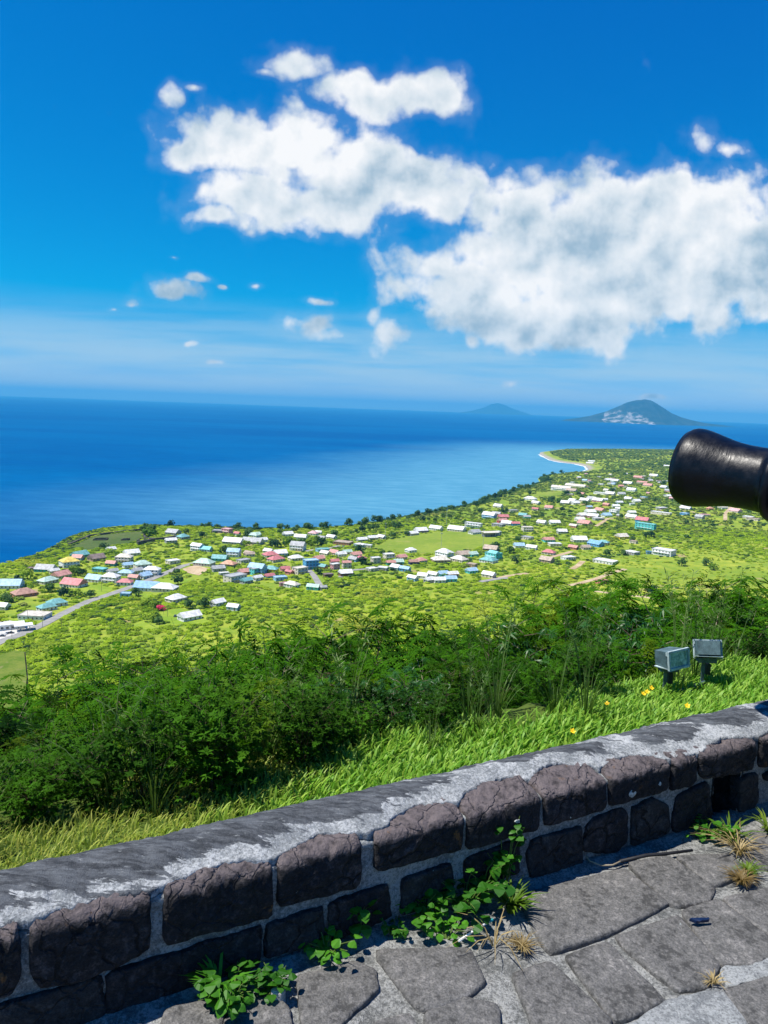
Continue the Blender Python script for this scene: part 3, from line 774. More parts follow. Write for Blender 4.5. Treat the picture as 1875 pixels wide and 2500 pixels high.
HOUSES = [   # x, y, width in metres, roof colour, wall colour, roof kind, storeys, description
    (-332, 833, 16.7, 'teal', 'green', 'g', 1, 'green house with teal gabled roof, behind the yellow-roofed house'),
    (-323, 783, 16.7, 'yellow', 'white', 'h', 2, 'two-storey white house with the only bright yellow roof, near the ruined fort'),
    (-328, 818, 11.0, 'coral', 'white', 'g', 1, 'white house with coral-red gabled roof, behind the yellow-roofed house'),
    (-308, 818, 15.4, 'brown', 'tan', 'g', 1, 'tan house with brown gabled roof, right of the yellow-roofed house'),
    (-275, 809, 16.8, 'cream', 'cream', 'h', 2, 'two-storey cream house with cream hipped roof, in front of the ruined fort'),
    (-279, 845, 15.7, 'white', 'cream', 'g', 1, 'cream house with white gabled roof, second-nearest in front of the ruined fort'),
    (-282, 790, 10.1, 'coral', 'teal', 'g', 1, 'teal house with coral-red gabled roof, right of the yellow-roofed house'),
    (-283, 761, 13.2, 'turquoise', 'teal', 'f', 1, 'teal house with turquoise flat roof, right of the yellow-roofed house'),
    (-262, 782, 9.9, 'lightblue', 'white', 'g', 1, 'white house with light-blue gabled roof, second-nearest behind the long blue-roofed shed'),
    (-243, 770, 15.4, 'palegreen', 'cream', 'h', 2, 'two-storey cream house with pale-green hipped roof, behind the long blue-roofed shed'),
    (-225, 742, 15.3, 'white', 'white', 'h', 2, 'two-storey white house with white hipped roof, behind the long blue-roofed shed'),
    (-251, 743, 13.9, 'lightblue', 'white', 'h', 1, 'white house with light-blue hipped roof, behind the long blue-roofed shed'),
    (-270, 713, 15.1, 'lightblue', 'white', 'g', 1, 'white house with light-blue gabled roof, right of the long red-roofed house'),
    (-254, 710, 14.9, 'white', 'white', 'h', 2, 'two-storey white house with white hipped roof, right of the long red-roofed house'),
    (-237, 699, 13.1, 'red', 'white', 'h', 1, 'white house with red hipped roof, left of the long blue-roofed shed'),
    (-236, 721, 9.2, 'coral', 'cream', 'g', 1, 'cream house with coral-red gabled roof, behind the long blue-roofed shed'),
    (-228, 729, 10.8, 'lightblue', 'white', 'g', 1, 'white house with light-blue gabled roof, nearest behind the long blue-roofed shed'),
    (-280, 688, 19.4, 'red', 'white', 'g', 1, 'long low white house under one red roof, beside the grassy plot'),
    (-309, 700, 15.9, 'palegreen', 'cream', 'h', 1, 'cream house with pale-green hipped roof, left of the long red-roofed house'),
    (-308, 727, 15.6, 'coral', 'cream', 'g', 1, 'cream house with coral-red gabled roof, behind the long red-roofed house'),
    (-335, 755, 18.0, 'grey', 'teal', 'g', 1, 'teal house with grey gabled roof, left of the yellow-roofed house'),
    (-348, 755, 9.0, 'brown', 'brown', 'f', 1, 'brown house with brown flat roof, left of the yellow-roofed house'),
    (-333, 678, 19.7, 'lightblue', 'white', 'g', 1, 'white house with light-blue gabled roof, behind the stepped teal roofs'),
    (-305, 644, 17.9, 'rust', 'rust', 'h', 1, 'rust-red house with rust-red hipped roof, behind the stepped teal roofs'),
    (-262, 609, 13.9, 'teal', 'white', 'h', 1, 'white house with teal hipped roof, right of the stepped teal roofs'),
    (-263, 593, 12.9, 'teal', 'white', 'h', 1, 'house under stepped teal roofs beside the flat white store'),
    (-260, 566, 19.6, 'cream', 'white', 'f', 1, 'white house with cream flat roof, in front of the stepped teal roofs'),
    (-299, 595, 9.8, 'white', 'cream', 'g', 1, 'cream house with white gabled roof, behind the filling station'),
    (-209, 676, 21.4, 'blue', 'white', 'g', 1, 'long shed with a bright blue roof along the main road'),
    (-192, 671, 20.4, 'white', 'cream', 'h', 1, 'cream house with white hipped roof, nearest right of the long blue-roofed shed'),
    (-219, 648, 8.3, 'lightblue', 'lightblue', 'f', 1, 'light-blue house with light-blue flat roof, left of the long blue-roofed shed'),
    (-171, 629, 14.4, 'white', 'cream', 'h', 1, 'cream house with white hipped roof, second-nearest right of the long blue-roofed shed'),
    (-144, 568, 15.4, 'white', 'white', 'g', 1, 'white bungalow standing alone on the lawn below the red-flowering tree'),
    (-132, 611, 10.8, 'white', 'white', 'g', 1, 'white house with white gabled roof, behind the white bungalow on the lawn'),
    (-116, 595, 9.2, 'white', 'white', 'g', 1, 'white house with white gabled roof, right of the white bungalow on the lawn'),
    (-211, 866, 13.3, 'white', 'white', 'g', 2, 'two-storey white house with white gabled roof, right of the ruined fort'),
    (-200, 862, 12.8, 'turquoise', 'white', 'g', 1, 'white house with turquoise gabled roof, right of the ruined fort'),
    (-255, 916, 13.0, 'white', 'grey', 'g', 1, 'grey house with white gabled roof, right of the ruined fort'),
    (-268, 974, 16.3, 'grey', 'grey', 'g', 1, 'grey house with grey gabled roof, right of the ruined fort'),
    (-247, 941, 13.3, 'teal', 'grey', 'h', 1, 'grey house with teal hipped roof, right of the ruined fort'),
    (-173, 809, 15.5, 'teal', 'turquoise', 'g', 1, 'turquoise house with teal gabled roof, left of the three-storey blue house'),
    (-163, 834, 13.8, 'lightblue', 'white', 'g', 2, 'two-storey white house with light-blue gabled roof, left of the three-storey blue house'),
    (-184, 785, 19.3, 'palegreen', 'cream', 'h', 1, 'cream house with pale-green hipped roof, right of the long blue-roofed shed'),
    (-157, 778, 14.5, 'orange', 'tan', 'h', 1, 'tan house with orange hipped roof, left of the three-storey blue house'),
    (-163, 755, 12.5, 'grey', 'grey', 'g', 1, 'grey house with grey gabled roof, right of the long blue-roofed shed'),
    (-146, 799, 13.2, 'grey', 'cream', 'f', 1, 'cream house with grey flat roof, left of the three-storey blue house'),
    (-147, 839, 10.3, 'tan', 'tan', 'g', 1, 'tan house with tan gabled roof, left of the three-storey blue house'),
    (-181, 923, 23.0, 'white', 'grey', 'g', 1, 'grey house with white gabled roof, left of the three-storey blue house'),
    (-159, 931, 24.4, 'grey', 'grey', 'g', 1, 'grey house with grey gabled roof, left of the three-storey blue house'),
    (-208, 1017, 12.4, 'pink', 'pink', 'f', 2, 'two-storey pink house with pink flat roof, right of the ruined fort'),
    (-191, 999, 8.0, 'red', 'white', 'g', 1, 'white house with red gabled roof, behind the three-storey blue house'),
    (-167, 990, 12.0, 'palegreen', 'white', 'h', 1, 'white house with pale-green hipped roof, behind the three-storey blue house'),
    (-133, 737, 12.2, 'coral', 'brown', 'g', 1, 'brown house with coral-red gabled roof, left of the three-storey blue house'),
    (-122, 738, 12.2, 'grey', 'turquoise', 'f', 2, 'two-storey turquoise house with grey flat roof, left of the three-storey blue house'),
    (-136, 703, 18.7, 'grey', 'cream', 'f', 2, 'two-storey cream house with grey flat roof, left of the three-storey blue house'),
    (-124, 695, 10.0, 'teal', 'grey', 'g', 1, 'grey house with teal gabled roof, left of the three-storey blue house'),
    (-152, 730, 8.7, 'white', 'grey', 'f', 1, 'grey house with white flat roof, right of the long blue-roofed shed'),
    (-116, 708, 9.0, 'white', 'white', 'g', 1, 'white house with white gabled roof, left of the three-storey blue house'),
    (-221, 1019, 12.5, 'grey', 'purple', 'f', 1, 'purple house with grey flat roof, right of the ruined fort'),
    (-220, 798, 12.4, 'white', 'cream', 'f', 1, 'cream house with white flat roof, behind the long blue-roofed shed'),
    (-243, 753, 9.9, 'grey', 'cream', 'g', 1, 'cream house with grey gabled roof, behind the long blue-roofed shed'),
    (-267, 751, 9.9, 'grey', 'white', 'g', 1, 'white house with grey gabled roof, right of the yellow-roofed house'),
    (-323, 746, 9.3, 'white', 'cream', 'g', 1, 'cream house with white gabled roof, left of the yellow-roofed house'),
    (-310, 868, 9.5, 'white', 'cream', 'g', 1, 'cream house with white gabled roof, nearest in front of the ruined fort'),
    (-113, 807, 16.3, 'red', 'cream', 'h', 1, 'cream house with red hipped roof, nearest left of the three-storey blue house'),
    (-123, 834, 15.1, 'red', 'cream', 'h', 1, 'cream house with red hipped roof, second-nearest left of the three-storey blue house'),
    (-93, 817, 14.7, 'white', 'cream', 'h', 1, 'cream house with white hipped roof, behind the three-storey blue house'),
    (-122, 743, 15.4, 'lightblue', 'lightblue', 'g', 2, 'two-storey light-blue house with light-blue gabled roof, left of the three-storey blue house'),
    (-110, 751, 13.6, 'teal', 'yellow', 'h', 1, 'yellow house with teal hipped roof, left of the three-storey blue house'),
    (-96, 753, 8.5, 'red', 'pink', 'g', 1, 'pink house with red gabled roof, left of the three-storey blue house'),
    (-90, 737, 7.4, 'red', 'coral', 'g', 1, 'coral-red house with red gabled roof, left of the three-storey blue house'),
    (-80, 741, 12.7, 'cream', 'cream', 'f', 2, 'two-storey cream house with cream flat roof, in front of the three-storey blue house'),
    (-72, 766, 13.4, 'lightblue', 'blue', 'f', 3, 'three-storey blue house rising in the middle of the village'),
    (-60, 764, 9.3, 'teal', 'orange', 'g', 1, 'orange house with teal gabled roof, right of the three-storey blue house'),
    (-68, 814, 11.5, 'coral', 'cream', 'g', 1, 'cream house with coral-red gabled roof, nearest behind the three-storey blue house'),
    (-106, 716, 8.8, 'red', 'turquoise', 'g', 1, 'turquoise house with red gabled roof, left of the three-storey blue house'),
    (-95, 709, 11.1, 'lightblue', 'lightblue', 'f', 1, 'light-blue house with light-blue flat roof, left of the three-storey blue house'),
    (-80, 678, 13.1, 'cream', 'white', 'h', 1, 'white house with cream hipped roof, in front of the three-storey blue house'),
    (-89, 682, 5.5, 'pink', 'pink', 'f', 1, 'pink house with pink flat roof, in front of the three-storey blue house'),
    (-60, 668, 10.7, 'palegreen', 'turquoise', 'g', 1, 'turquoise house with pale-green gabled roof, in front of the three-storey blue house'),
    (-51, 666, 5.5, 'grey', 'grey', 'g', 1, 'grey house with grey gabled roof, in front of the three-storey blue house'),
    (-51, 723, 8.5, 'brown', 'brown', 'f', 1, 'brown house with brown flat roof, in front of the three-storey blue house'),
    (-35, 730, 11.9, 'white', 'brown', 'g', 1, 'brown house with white gabled roof, right of the three-storey blue house'),
    (-50, 796, 9.0, 'red', 'pink', 'g', 1, 'pink house with red gabled roof, right of the three-storey blue house'),
    (-47, 760, 8.6, 'white', 'pink', 'f', 2, 'two-storey pink house with white flat roof, right of the three-storey blue house'),
    (-36, 770, 8.7, 'coral', 'cream', 'g', 2, 'two-storey cream house with coral-red gabled roof, right of the three-storey blue house'),
    (-23, 815, 11.2, 'crimson', 'pink', 'h', 1, 'pink house with crimson hipped roof, right of the three-storey blue house'),
    (-31, 810, 9.3, 'grey', 'lightblue', 'g', 1, 'light-blue house with grey gabled roof, right of the three-storey blue house'),
    (-10, 752, 9.4, 'white', 'cream', 'f', 1, 'cream house with white flat roof, nearest right of the three-storey blue house'),
    (-7, 799, 9.0, 'white', 'cream', 'f', 2, 'two-storey cream house with white flat roof, right of the three-storey blue house'),
    (7, 827, 10.7, 'white', 'cream', 'f', 2, 'two-storey cream house with white flat roof, left of the playing field'),
    (21, 830, 10.3, 'coral', 'cream', 'g', 1, 'cream house with coral-red gabled roof, in front of the playing field'),
    (9, 789, 8.9, 'coral', 'green', 'g', 1, 'green house with coral-red gabled roof, left of the row of white cabins'),
    (17, 795, 9.6, 'palegreen', 'turquoise', 'g', 1, 'turquoise house with pale-green gabled roof, behind the row of white cabins'),
    (33, 797, 9.6, 'rust', 'navy', 'g', 1, 'navy house with rust-red gabled roof, behind the row of white cabins'),
    (41, 810, 11.1, 'coral', 'cream', 'h', 1, 'cream house with coral-red hipped roof, behind the row of white cabins'),
    (14, 761, 9.8, 'white', 'palegreen', 'g', 1, 'pale-green house with white gabled roof, left of the row of white cabins'),
    (23, 753, 10.0, 'lightblue', 'blue', 'g', 1, 'blue house with light-blue gabled roof, left of the row of white cabins'),
    (63, 821, 18.8, 'cream', 'tan', 'h', 1, 'tan house with cream hipped roof, behind the row of white cabins'),
    (70, 859, 17.2, 'white', 'white', 'h', 2, 'two-storey white house with white hipped roof, in front of the playing field'),
    (84, 830, 16.6, 'cream', 'cream', 'h', 1, 'cream house with cream hipped roof, left of the bright turquoise block'),
    (92, 868, 15.6, 'tan', 'cream', 'g', 1, 'cream house with tan gabled roof, left of the bright turquoise block'),
    (103, 869, 10.2, 'palegreen', 'turquoise', 'g', 1, 'turquoise house with pale-green gabled roof, left of the bright turquoise block'),
    (125, 856, 15.8, 'turquoise', 'turquoise', 'f', 2, 'two-storey bright turquoise house at the corner of the playing field'),
    (116, 829, 16.3, 'teal', 'white', 'h', 1, 'white house with teal hipped roof, in front of the bright turquoise block'),
    (94, 796, 9.7, 'tan', 'tan', 'f', 1, 'tan house with tan flat roof, left of the bright turquoise block'),
    (129, 907, 16.3, 'tan', 'brown', 'g', 1, 'brown house with tan gabled roof, behind the bright turquoise block'),
    (33, 893, 11.5, 'white', 'white', 'h', 1, 'white house with white hipped roof, left of the playing field'),
    (29, 706, 9.5, 'white', 'lightblue', 'g', 1, 'light-blue house with white gabled roof, left of the row of white cabins'),
    (39, 717, 9.3, 'white', 'white', 'g', 1, 'white house with white gabled roof, left of the row of white cabins'),
    (49, 725, 9.4, 'white', 'white', 'g', 1, 'white house with white gabled roof, behind the row of white cabins'),
    (59, 730, 9.2, 'lightblue', 'turquoise', 'g', 1, 'turquoise house with light-blue gabled roof, behind the row of white cabins'),
    (68, 730, 10.4, 'white', 'pink', 'g', 1, 'pink house with white gabled roof, right of the row of white cabins'),
    (44, 698, 8.8, 'white', 'grey', 'g', 1, 'grey house with white gabled roof, left of the row of white cabins'),
    (53, 698, 10.5, 'white', 'white', 'g', 1, 'middle front cabin of the row of small white-roofed cabins'),
    (64, 705, 10.6, 'lightblue', 'turquoise', 'g', 1, 'turquoise house with light-blue gabled roof, right of the row of white cabins'),
    (89, 755, 10.8, 'lightblue', 'turquoise', 'g', 1, 'turquoise house with light-blue gabled roof, in front of the bright turquoise block'),
    (104, 736, 12.1, 'white', 'cream', 'g', 1, 'cream house with white gabled roof, in front of the bright turquoise block'),
    (53, 1079, 16.9, 'white', 'purple', 'g', 1, 'purple house with white gabled roof, behind the playing field'),
    (105, 1094, 23.8, 'white', 'cream', 'g', 1, 'cream house with white gabled roof, behind the playing field'),
    (134, 1139, 25.5, 'white', 'white', 'f', 2, 'two-storey white house with white flat roof, behind the grandstand'),
    (76, 1103, 17.8, 'white', 'white', 'g', 1, 'white house with white gabled roof, behind the playing field'),
    (41, 1051, 14.3, 'white', 'cream', 'g', 1, 'cream house with white gabled roof, nearest left of the playing field'),
    (-49, 944, 21.1, 'tan', 'rust', 'f', 1, 'rust-red house with tan flat roof, behind the three-storey blue house'),
    (-27, 926, 13.4, 'white', 'lightblue', 'f', 1, 'light-blue house with white flat roof, right of the three-storey blue house'),
    (-27, 981, 12.6, 'white', 'grey', 'g', 1, 'grey house with white gabled roof, behind the three-storey blue house'),
    (-14, 1005, 12.9, 'white', 'cream', 'g', 1, 'cream house with white gabled roof, second-nearest left of the playing field'),
    (-69, 879, 14.6, 'teal', 'lightblue', 'f', 1, 'light-blue house with teal flat roof, behind the three-storey blue house'),
    (-67, 993, 12.3, 'white', 'cream', 'g', 1, 'cream house with white gabled roof, behind the three-storey blue house'),
    (-94, 1025, 11.9, 'pink', 'white', 'h', 1, 'white house with pink hipped roof, behind the three-storey blue house'),
    (-88, 1039, 8.6, 'white', 'white', 'g', 1, 'white house with white gabled roof, third-nearest behind the three-storey blue house'),
    (-106, 982, 15.5, 'white', 'white', 'g', 1, 'white house with white gabled roof, nearest behind the three-storey blue house'),
    (-99, 890, 16.3, 'grey', 'white', 'g', 2, 'two-storey white house with grey gabled roof, behind the three-storey blue house'),
    (-150, 950, 11.5, 'white', 'white', 'g', 1, 'white house with white gabled roof, fourth-nearest behind the three-storey blue house'),
    (-114, 848, 13.8, 'white', 'lightblue', 'g', 1, 'light-blue house with white gabled roof, left of the three-storey blue house'),
    (-129, 861, 10.5, 'white', 'cream', 'g', 1, 'cream house with white gabled roof, left of the three-storey blue house'),
    (-146, 835, 9.9, 'tan', 'cream', 'g', 1, 'cream house with tan gabled roof, left of the three-storey blue house'),
    (-46, 845, 10.5, 'white', 'white', 'g', 1, 'white house with white gabled roof, right of the three-storey blue house'),
    (-40, 861, 10.0, 'palegreen', 'cream', 'g', 1, 'cream house with pale-green gabled roof, right of the three-storey blue house'),
    (-29, 843, 10.5, 'coral', 'white', 'g', 1, 'white house with coral-red gabled roof, right of the three-storey blue house'),
    (-54, 856, 10.7, 'coral', 'cream', 'g', 1, 'cream house with coral-red gabled roof, second-nearest behind the three-storey blue house'),
    (-64, 851, 10.6, 'cream', 'cream', 'g', 1, 'cream house with cream gabled roof, behind the three-storey blue house'),
    (184, 1187, 15.3, 'coral', 'red', 'g', 1, 'red house with coral-red gabled roof, behind the grandstand'),
    (171, 1243, 20.7, 'white', 'lightblue', 'g', 2, 'two-storey light-blue house with white gabled roof, behind the grandstand'),
    (172, 1145, 16.7, 'grey', 'grey', 'f', 1, 'grey house with grey flat roof, behind the grandstand'),
    (-167, 996, 12.9, 'palegreen', 'white', 'g', 1, 'white house with pale-green gabled roof, behind the three-storey blue house'),
    (-126, 1010, 12.6, 'white', 'white', 'g', 1, 'white house with white gabled roof, second-nearest behind the three-storey blue house'),
    (127, 1062, 15.4, 'grey', 'white', 'g', 1, 'white house with grey gabled roof, left of the grandstand'),
    (1, 756, 9.5, 'white', 'grey', 'f', 1, 'grey house with white flat roof, left of the row of white cabins'),
    (-79, 982, 9.2, 'grey', 'white', 'g', 1, 'white house with grey gabled roof, behind the three-storey blue house'),
    (-18, 922, 9.5, 'white', 'cream', 'f', 1, 'cream house with white flat roof, second-nearest right of the three-storey blue house'),
    (-2, 1015, 10.5, 'white', 'grey', 'g', 1, 'grey house with white gabled roof, left of the playing field'),
    (301, 1588, 24.5, 'white', 'white', 'h', 1, 'white house with white hipped roof, left of the long school by the shore'),
    (298, 1510, 16.7, 'white', 'cream', 'g', 1, 'cream house with white gabled roof, second-nearest in front of the long school by the shore'),
    (416, 1816, 47.5, 'cream', 'white', 'g', 2, 'long two-storey white school building by the shore field'),
    (474, 1916, 52.0, 'cream', 'cream', 'g', 1, 'cream house with cream gabled roof, right of the long school by the shore'),
    (488, 1721, 40.6, 'white', 'white', 'f', 1, 'white house with white flat roof, right of the long school by the shore'),
    (404, 1347, 15.2, 'white', 'white', 'f', 2, 'two-storey white house with white flat roof, behind the tall turquoise block'),
    (305, 1162, 18.8, 'coral', 'cream', 'g', 1, 'cream house with coral-red gabled roof, left of the tall turquoise block'),
    (346, 1267, 17.7, 'white', 'pink', 'g', 1, 'pink house with white gabled roof, left of the tall turquoise block'),
    (424, 1467, 13.2, 'coral', 'rust', 'g', 1, 'rust-red house with coral-red gabled roof, right of the long school by the shore'),
    (380, 1111, 28.6, 'turquoise', 'turquoise', 'f', 3, 'three-storey turquoise apartment block on the slope'),
    (408, 1209, 19.4, 'red', 'blue', 'g', 1, 'blue house with red gabled roof, behind the tall turquoise block'),
    (315, 1010, 15.2, 'cream', 'yellow', 'g', 1, 'yellow house with cream gabled roof, left of the tall turquoise block'),
    (266, 953, 17.7, 'blue', 'blue', 'g', 1, 'blue house with blue gabled roof, behind the long white unfinished building'),
    (278, 963, 13.5, 'teal', 'pink', 'h', 1, 'pink house with teal hipped roof, behind the long white unfinished building'),
    (253, 986, 18.6, 'white', 'cream', 'g', 1, 'cream house with white gabled roof, behind the long white unfinished building'),
    (232, 928, 11.3, 'coral', 'rust', 'g', 1, 'rust-red house with coral-red gabled roof, left of the long white unfinished building'),
    (247, 929, 10.1, 'tan', 'cream', 'g', 1, 'cream house with tan gabled roof, behind the long white unfinished building'),
    (193, 885, 14.2, 'red', 'cream', 'h', 1, 'cream house with red hipped roof, right of the bright turquoise block'),
    (180, 832, 13.8, 'tan', 'tan', 'g', 1, 'tan house with tan gabled roof, right of the bright turquoise block'),
    (208, 852, 13.8, 'white', 'white', 'f', 1, 'white house with white flat roof, left of the long white unfinished building'),
    (245, 836, 23.2, 'white', 'white', 'f', 1, 'long flat white unfinished building on the open slope'),
    (210, 722, 10.6, 'coral', 'coral', 'f', 1, 'lone coral red cabin beside the dirt track'),
    (293, 896, 14.8, 'white', 'grey', 'f', 1, 'grey house with white flat roof, right of the long white unfinished building'),
    (329, 892, 23.2, 'white', 'white', 'f', 2, 'two-storey white house with white flat roof, in front of the tall turquoise block'),
    (513, 1310, 13.4, 'lightblue', 'blue', 'f', 1, 'blue house with light-blue flat roof, right of the tall turquoise block'),
    (586, 1474, 19.9, 'white', 'white', 'f', 2, 'two-storey white house with white flat roof, in front of the cannon muzzle'),
    (547, 1394, 17.5, 'white', 'cream', 'g', 1, 'cream house with white gabled roof, in front of the cannon muzzle'),
    (478, 1324, 33.6, 'white', 'cream', 'f', 1, 'cream house with white flat roof, behind the tall turquoise block'),
    (521, 1266, 13.1, 'grey', 'grey', 'g', 1, 'grey house with grey gabled roof, right of the tall turquoise block'),
    (594, 1402, 10.6, 'orange', 'coral', 'h', 1, 'coral-red house with orange hipped roof, in front of the cannon muzzle'),
    (629, 1442, 20.4, 'white', 'cream', 'f', 1, 'cream house with white flat roof, nearest in front of the cannon muzzle'),
    (623, 1362, 18.8, 'pink', 'cream', 'g', 1, 'cream house with pink gabled roof, in front of the cannon muzzle'),
    (204, 1085, 14.4, 'cream', 'cream', 'f', 2, 'two-storey cream house with cream flat roof, right of the grandstand'),
    (198, 1150, 12.2, 'red', 'blue', 'g', 1, 'blue house with red gabled roof, behind the grandstand'),
    (304, 1416, 15.1, 'coral', 'white', 'g', 1, 'white house with coral-red gabled roof, nearest in front of the long school by the shore'),
    (274, 1391, 11.1, 'red', 'cream', 'g', 1, 'cream house with red gabled roof, in front of the long school by the shore'),
    (180, 921, 12.7, 'white', 'white', 'g', 1, 'white house with white gabled roof, right of the bright turquoise block'),
    (167, 935, 12.4, 'lightblue', 'white', 'g', 1, 'white house with light-blue gabled roof, right of the bright turquoise block'),
    (191, 1011, 13.9, 'grey', 'cream', 'f', 1, 'cream house with grey flat roof, right of the grandstand'),
    (214, 988, 14.5, 'coral', 'turquoise', 'g', 1, 'turquoise house with coral-red gabled roof, right of the grandstand'),
    (215, 954, 14.9, 'white', 'cream', 'f', 1, 'cream house with white flat roof, left of the long white unfinished building'),
    (674, 2023, 27.6, 'coral', 'cream', 'g', 1, 'cream house with coral-red gabled roof, second-nearest left of the cannon muzzle'),
    (659, 1933, 22.1, 'coral', 'cream', 'g', 1, 'cream house with coral-red gabled roof, nearest left of the cannon muzzle'),
    (584, 1824, 21.5, 'white', 'white', 'g', 1, 'white house with white gabled roof, left of the cannon muzzle'),
    (624, 1982, 21.6, 'white', 'cream', 'g', 1, 'cream house with white gabled roof, second-nearest left of the cannon muzzle'),
    (506, 1545, 14.8, 'white', 'white', 'g', 1, 'white house with white gabled roof, second-nearest behind the tall turquoise block'),
    (500, 1707, 20.0, 'white', 'grey', 'g', 1, 'grey house with white gabled roof, right of the long school by the shore'),
    (796, 2996, 26.8, 'white', 'white', 'g', 1, 'white house with white gabled roof, right of the sandy spit'),
    (767, 2908, 28.6, 'white', 'cream', 'g', 1, 'cream house with white gabled roof, right of the sandy spit'),
    (430, 1547, 20.8, 'white', 'pink', 'g', 1, 'pink house with white gabled roof, right of the long school by the shore'),
    (426, 1582, 17.7, 'grey', 'white', 'g', 1, 'white house with grey gabled roof, nearest right of the long school by the shore'),
    (403, 1547, 18.7, 'white', 'cream', 'g', 1, 'cream house with white gabled roof, nearest in front of the long school by the shore'),
    (374, 1508, 16.8, 'white', 'white', 'g', 1, 'white house with white gabled roof, nearest in front of the long school by the shore'),
    (356, 1511, 16.8, 'white', 'grey', 'g', 1, 'grey house with white gabled roof, in front of the long school by the shore'),
    (387, 1377, 17.4, 'coral', 'white', 'g', 1, 'white house with coral-red gabled roof, second-nearest in front of the long school by the shore'),
    (360, 1341, 16.9, 'white', 'cream', 'g', 1, 'cream house with white gabled roof, third-nearest in front of the long school by the shore'),
    (332, 1284, 15.0, 'white', 'pink', 'g', 1, 'pink house with white gabled roof, in front of the long school by the shore'),
    (372, 1283, 15.1, 'lightblue', 'white', 'g', 1, 'white house with light-blue gabled roof, left of the tall turquoise block'),
    (345, 1233, 16.7, 'white', 'grey', 'f', 1, 'grey house with white flat roof, left of the tall turquoise block'),
    (313, 1224, 14.3, 'white', 'cream', 'g', 1, 'cream house with white gabled roof, fourth-nearest in front of the long school by the shore'),
    (278, 1121, 11.0, 'cream', 'coral', 'g', 1, 'coral-red house with cream gabled roof, left of the tall turquoise block'),
    (260, 1165, 15.6, 'white', 'white', 'g', 1, 'white house with white gabled roof, second-nearest in front of the long school by the shore'),
    (247, 1058, 12.8, 'white', 'grey', 'g', 1, 'grey house with white gabled roof, right of the grandstand'),
    (240, 1162, 13.4, 'white', 'cream', 'g', 1, 'cream house with white gabled roof, right of the grandstand'),
    (233, 1285, 13.6, 'teal', 'grey', 'g', 1, 'grey house with teal gabled roof, behind the grandstand'),
    (234, 1255, 11.1, 'grey', 'turquoise', 'g', 1, 'turquoise house with grey gabled roof, behind the grandstand'),
    (194, 1245, 16.4, 'red', 'pink', 'g', 1, 'pink house with red gabled roof, behind the grandstand'),
    (230, 1369, 16.9, 'grey', 'cream', 'f', 1, 'cream house with grey flat roof, behind the grandstand'),
    (213, 1435, 15.7, 'white', 'cream', 'g', 1, 'cream house with white gabled roof, behind the grandstand'),
    (191, 1301, 14.3, 'grey', 'grey', 'g', 1, 'grey house with grey gabled roof, behind the grandstand'),
    (186, 1156, 15.3, 'white', 'grey', 'g', 1, 'grey house with white gabled roof, behind the grandstand'),
    (155, 1043, 10.1, 'white', 'grey', 'f', 2, 'two-storey grey house with white flat roof, right of the grandstand'),
    (407, 1260, 17.8, 'white', 'cream', 'g', 1, 'cream house with white gabled roof, behind the tall turquoise block'),
    (434, 1440, 13.0, 'white', 'white', 'g', 1, 'white house with white gabled roof, nearest behind the tall turquoise block'),
    (460, 1506, 13.6, 'white', 'lightblue', 'g', 1, 'light-blue house with white gabled roof, behind the tall turquoise block'),
    (506, 1598, 14.5, 'white', 'cream', 'g', 1, 'cream house with white gabled roof, third-nearest left of the cannon muzzle'),
    (525, 1708, 15.5, 'grey', 'white', 'g', 1, 'white house with grey gabled roof, second-nearest right of the long school by the shore'),
    (615, 2066, 20.5, 'white', 'white', 'g', 1, 'white house with white gabled roof, right of the long school by the shore'),
    (604, 2092, 18.8, 'white', 'cream', 'g', 1, 'cream house with white gabled roof, right of the long school by the shore'),
    (712, 2174, 24.7, 'coral', 'tan', 'g', 1, 'tan house with coral-red gabled roof, left of the cannon muzzle'),
    (785, 2259, 23.8, 'white', 'cream', 'g', 1, 'cream house with white gabled roof, nearest left of the cannon muzzle'),
    (1001, 2750, 25.3, 'white', 'white', 'g', 1, 'white house with white gabled roof, behind the cannon muzzle'),
    (681, 1881, 17.3, 'white', 'grey', 'g', 1, 'grey house with white gabled roof, left of the cannon muzzle'),
    (318, 969, 8.9, 'tan', 'cream', 'f', 1, 'cream house with tan flat roof, in front of the tall turquoise block'),
    (313, 897, 5.5, 'blue', 'lightblue', 'f', 1, 'light-blue house with blue flat roof, right of the long white unfinished building'),
    (432, 1782, 23.8, 'tan', 'cream', 'g', 1, 'cream house with tan gabled roof, right of the long school by the shore'),
    (494, 1905, 17.0, 'coral', 'cream', 'f', 1, 'cream house with coral-red flat roof, right of the long school by the shore'),
    (505, 1399, 16.8, 'white', 'grey', 'f', 1, 'grey house with white flat roof, behind the tall turquoise block'),
    (598, 1243, 18.5, 'tan', 'cream', 'f', 1, 'cream house with tan flat roof, in front of the cannon muzzle'),
    (603, 1270, 15.2, 'white', 'cream', 'f', 1, 'cream house with white flat roof, second-nearest in front of the cannon muzzle'),
    (626, 1420, 13.4, 'cream', 'white', 'g', 1, 'white house with cream gabled roof, in front of the cannon muzzle'),
    (125, 855, 11.3, 'turquoise', 'turquoise', 'g', 2, 'two-storey turquoise house with turquoise gabled roof, right of the bright turquoise block'),
]
def ground_mat(name, a, b_, sc=0.05, c2=None):
    b = NB(name); p = b.pos(); f = b.math('ADD', b.math('MULTIPLY', b.noise(p, sc, 5, .6), .6), b.math('MULTIPLY', b.noise(p, sc * 9, 4), .4))
    c = b.mix(b.ramp(f, .38, .62), a, b_)
    if c2: c = b.mix(b.ramp(b.noise(p, sc * 2.3, 4), .58, .7, 0, .8), c, c2)
    return b.done(b.prin(c, .95, None, .1))
M_ROAD = ground_mat('asphalt', (.22, .22, .21), (.32, .31, .29), .2)
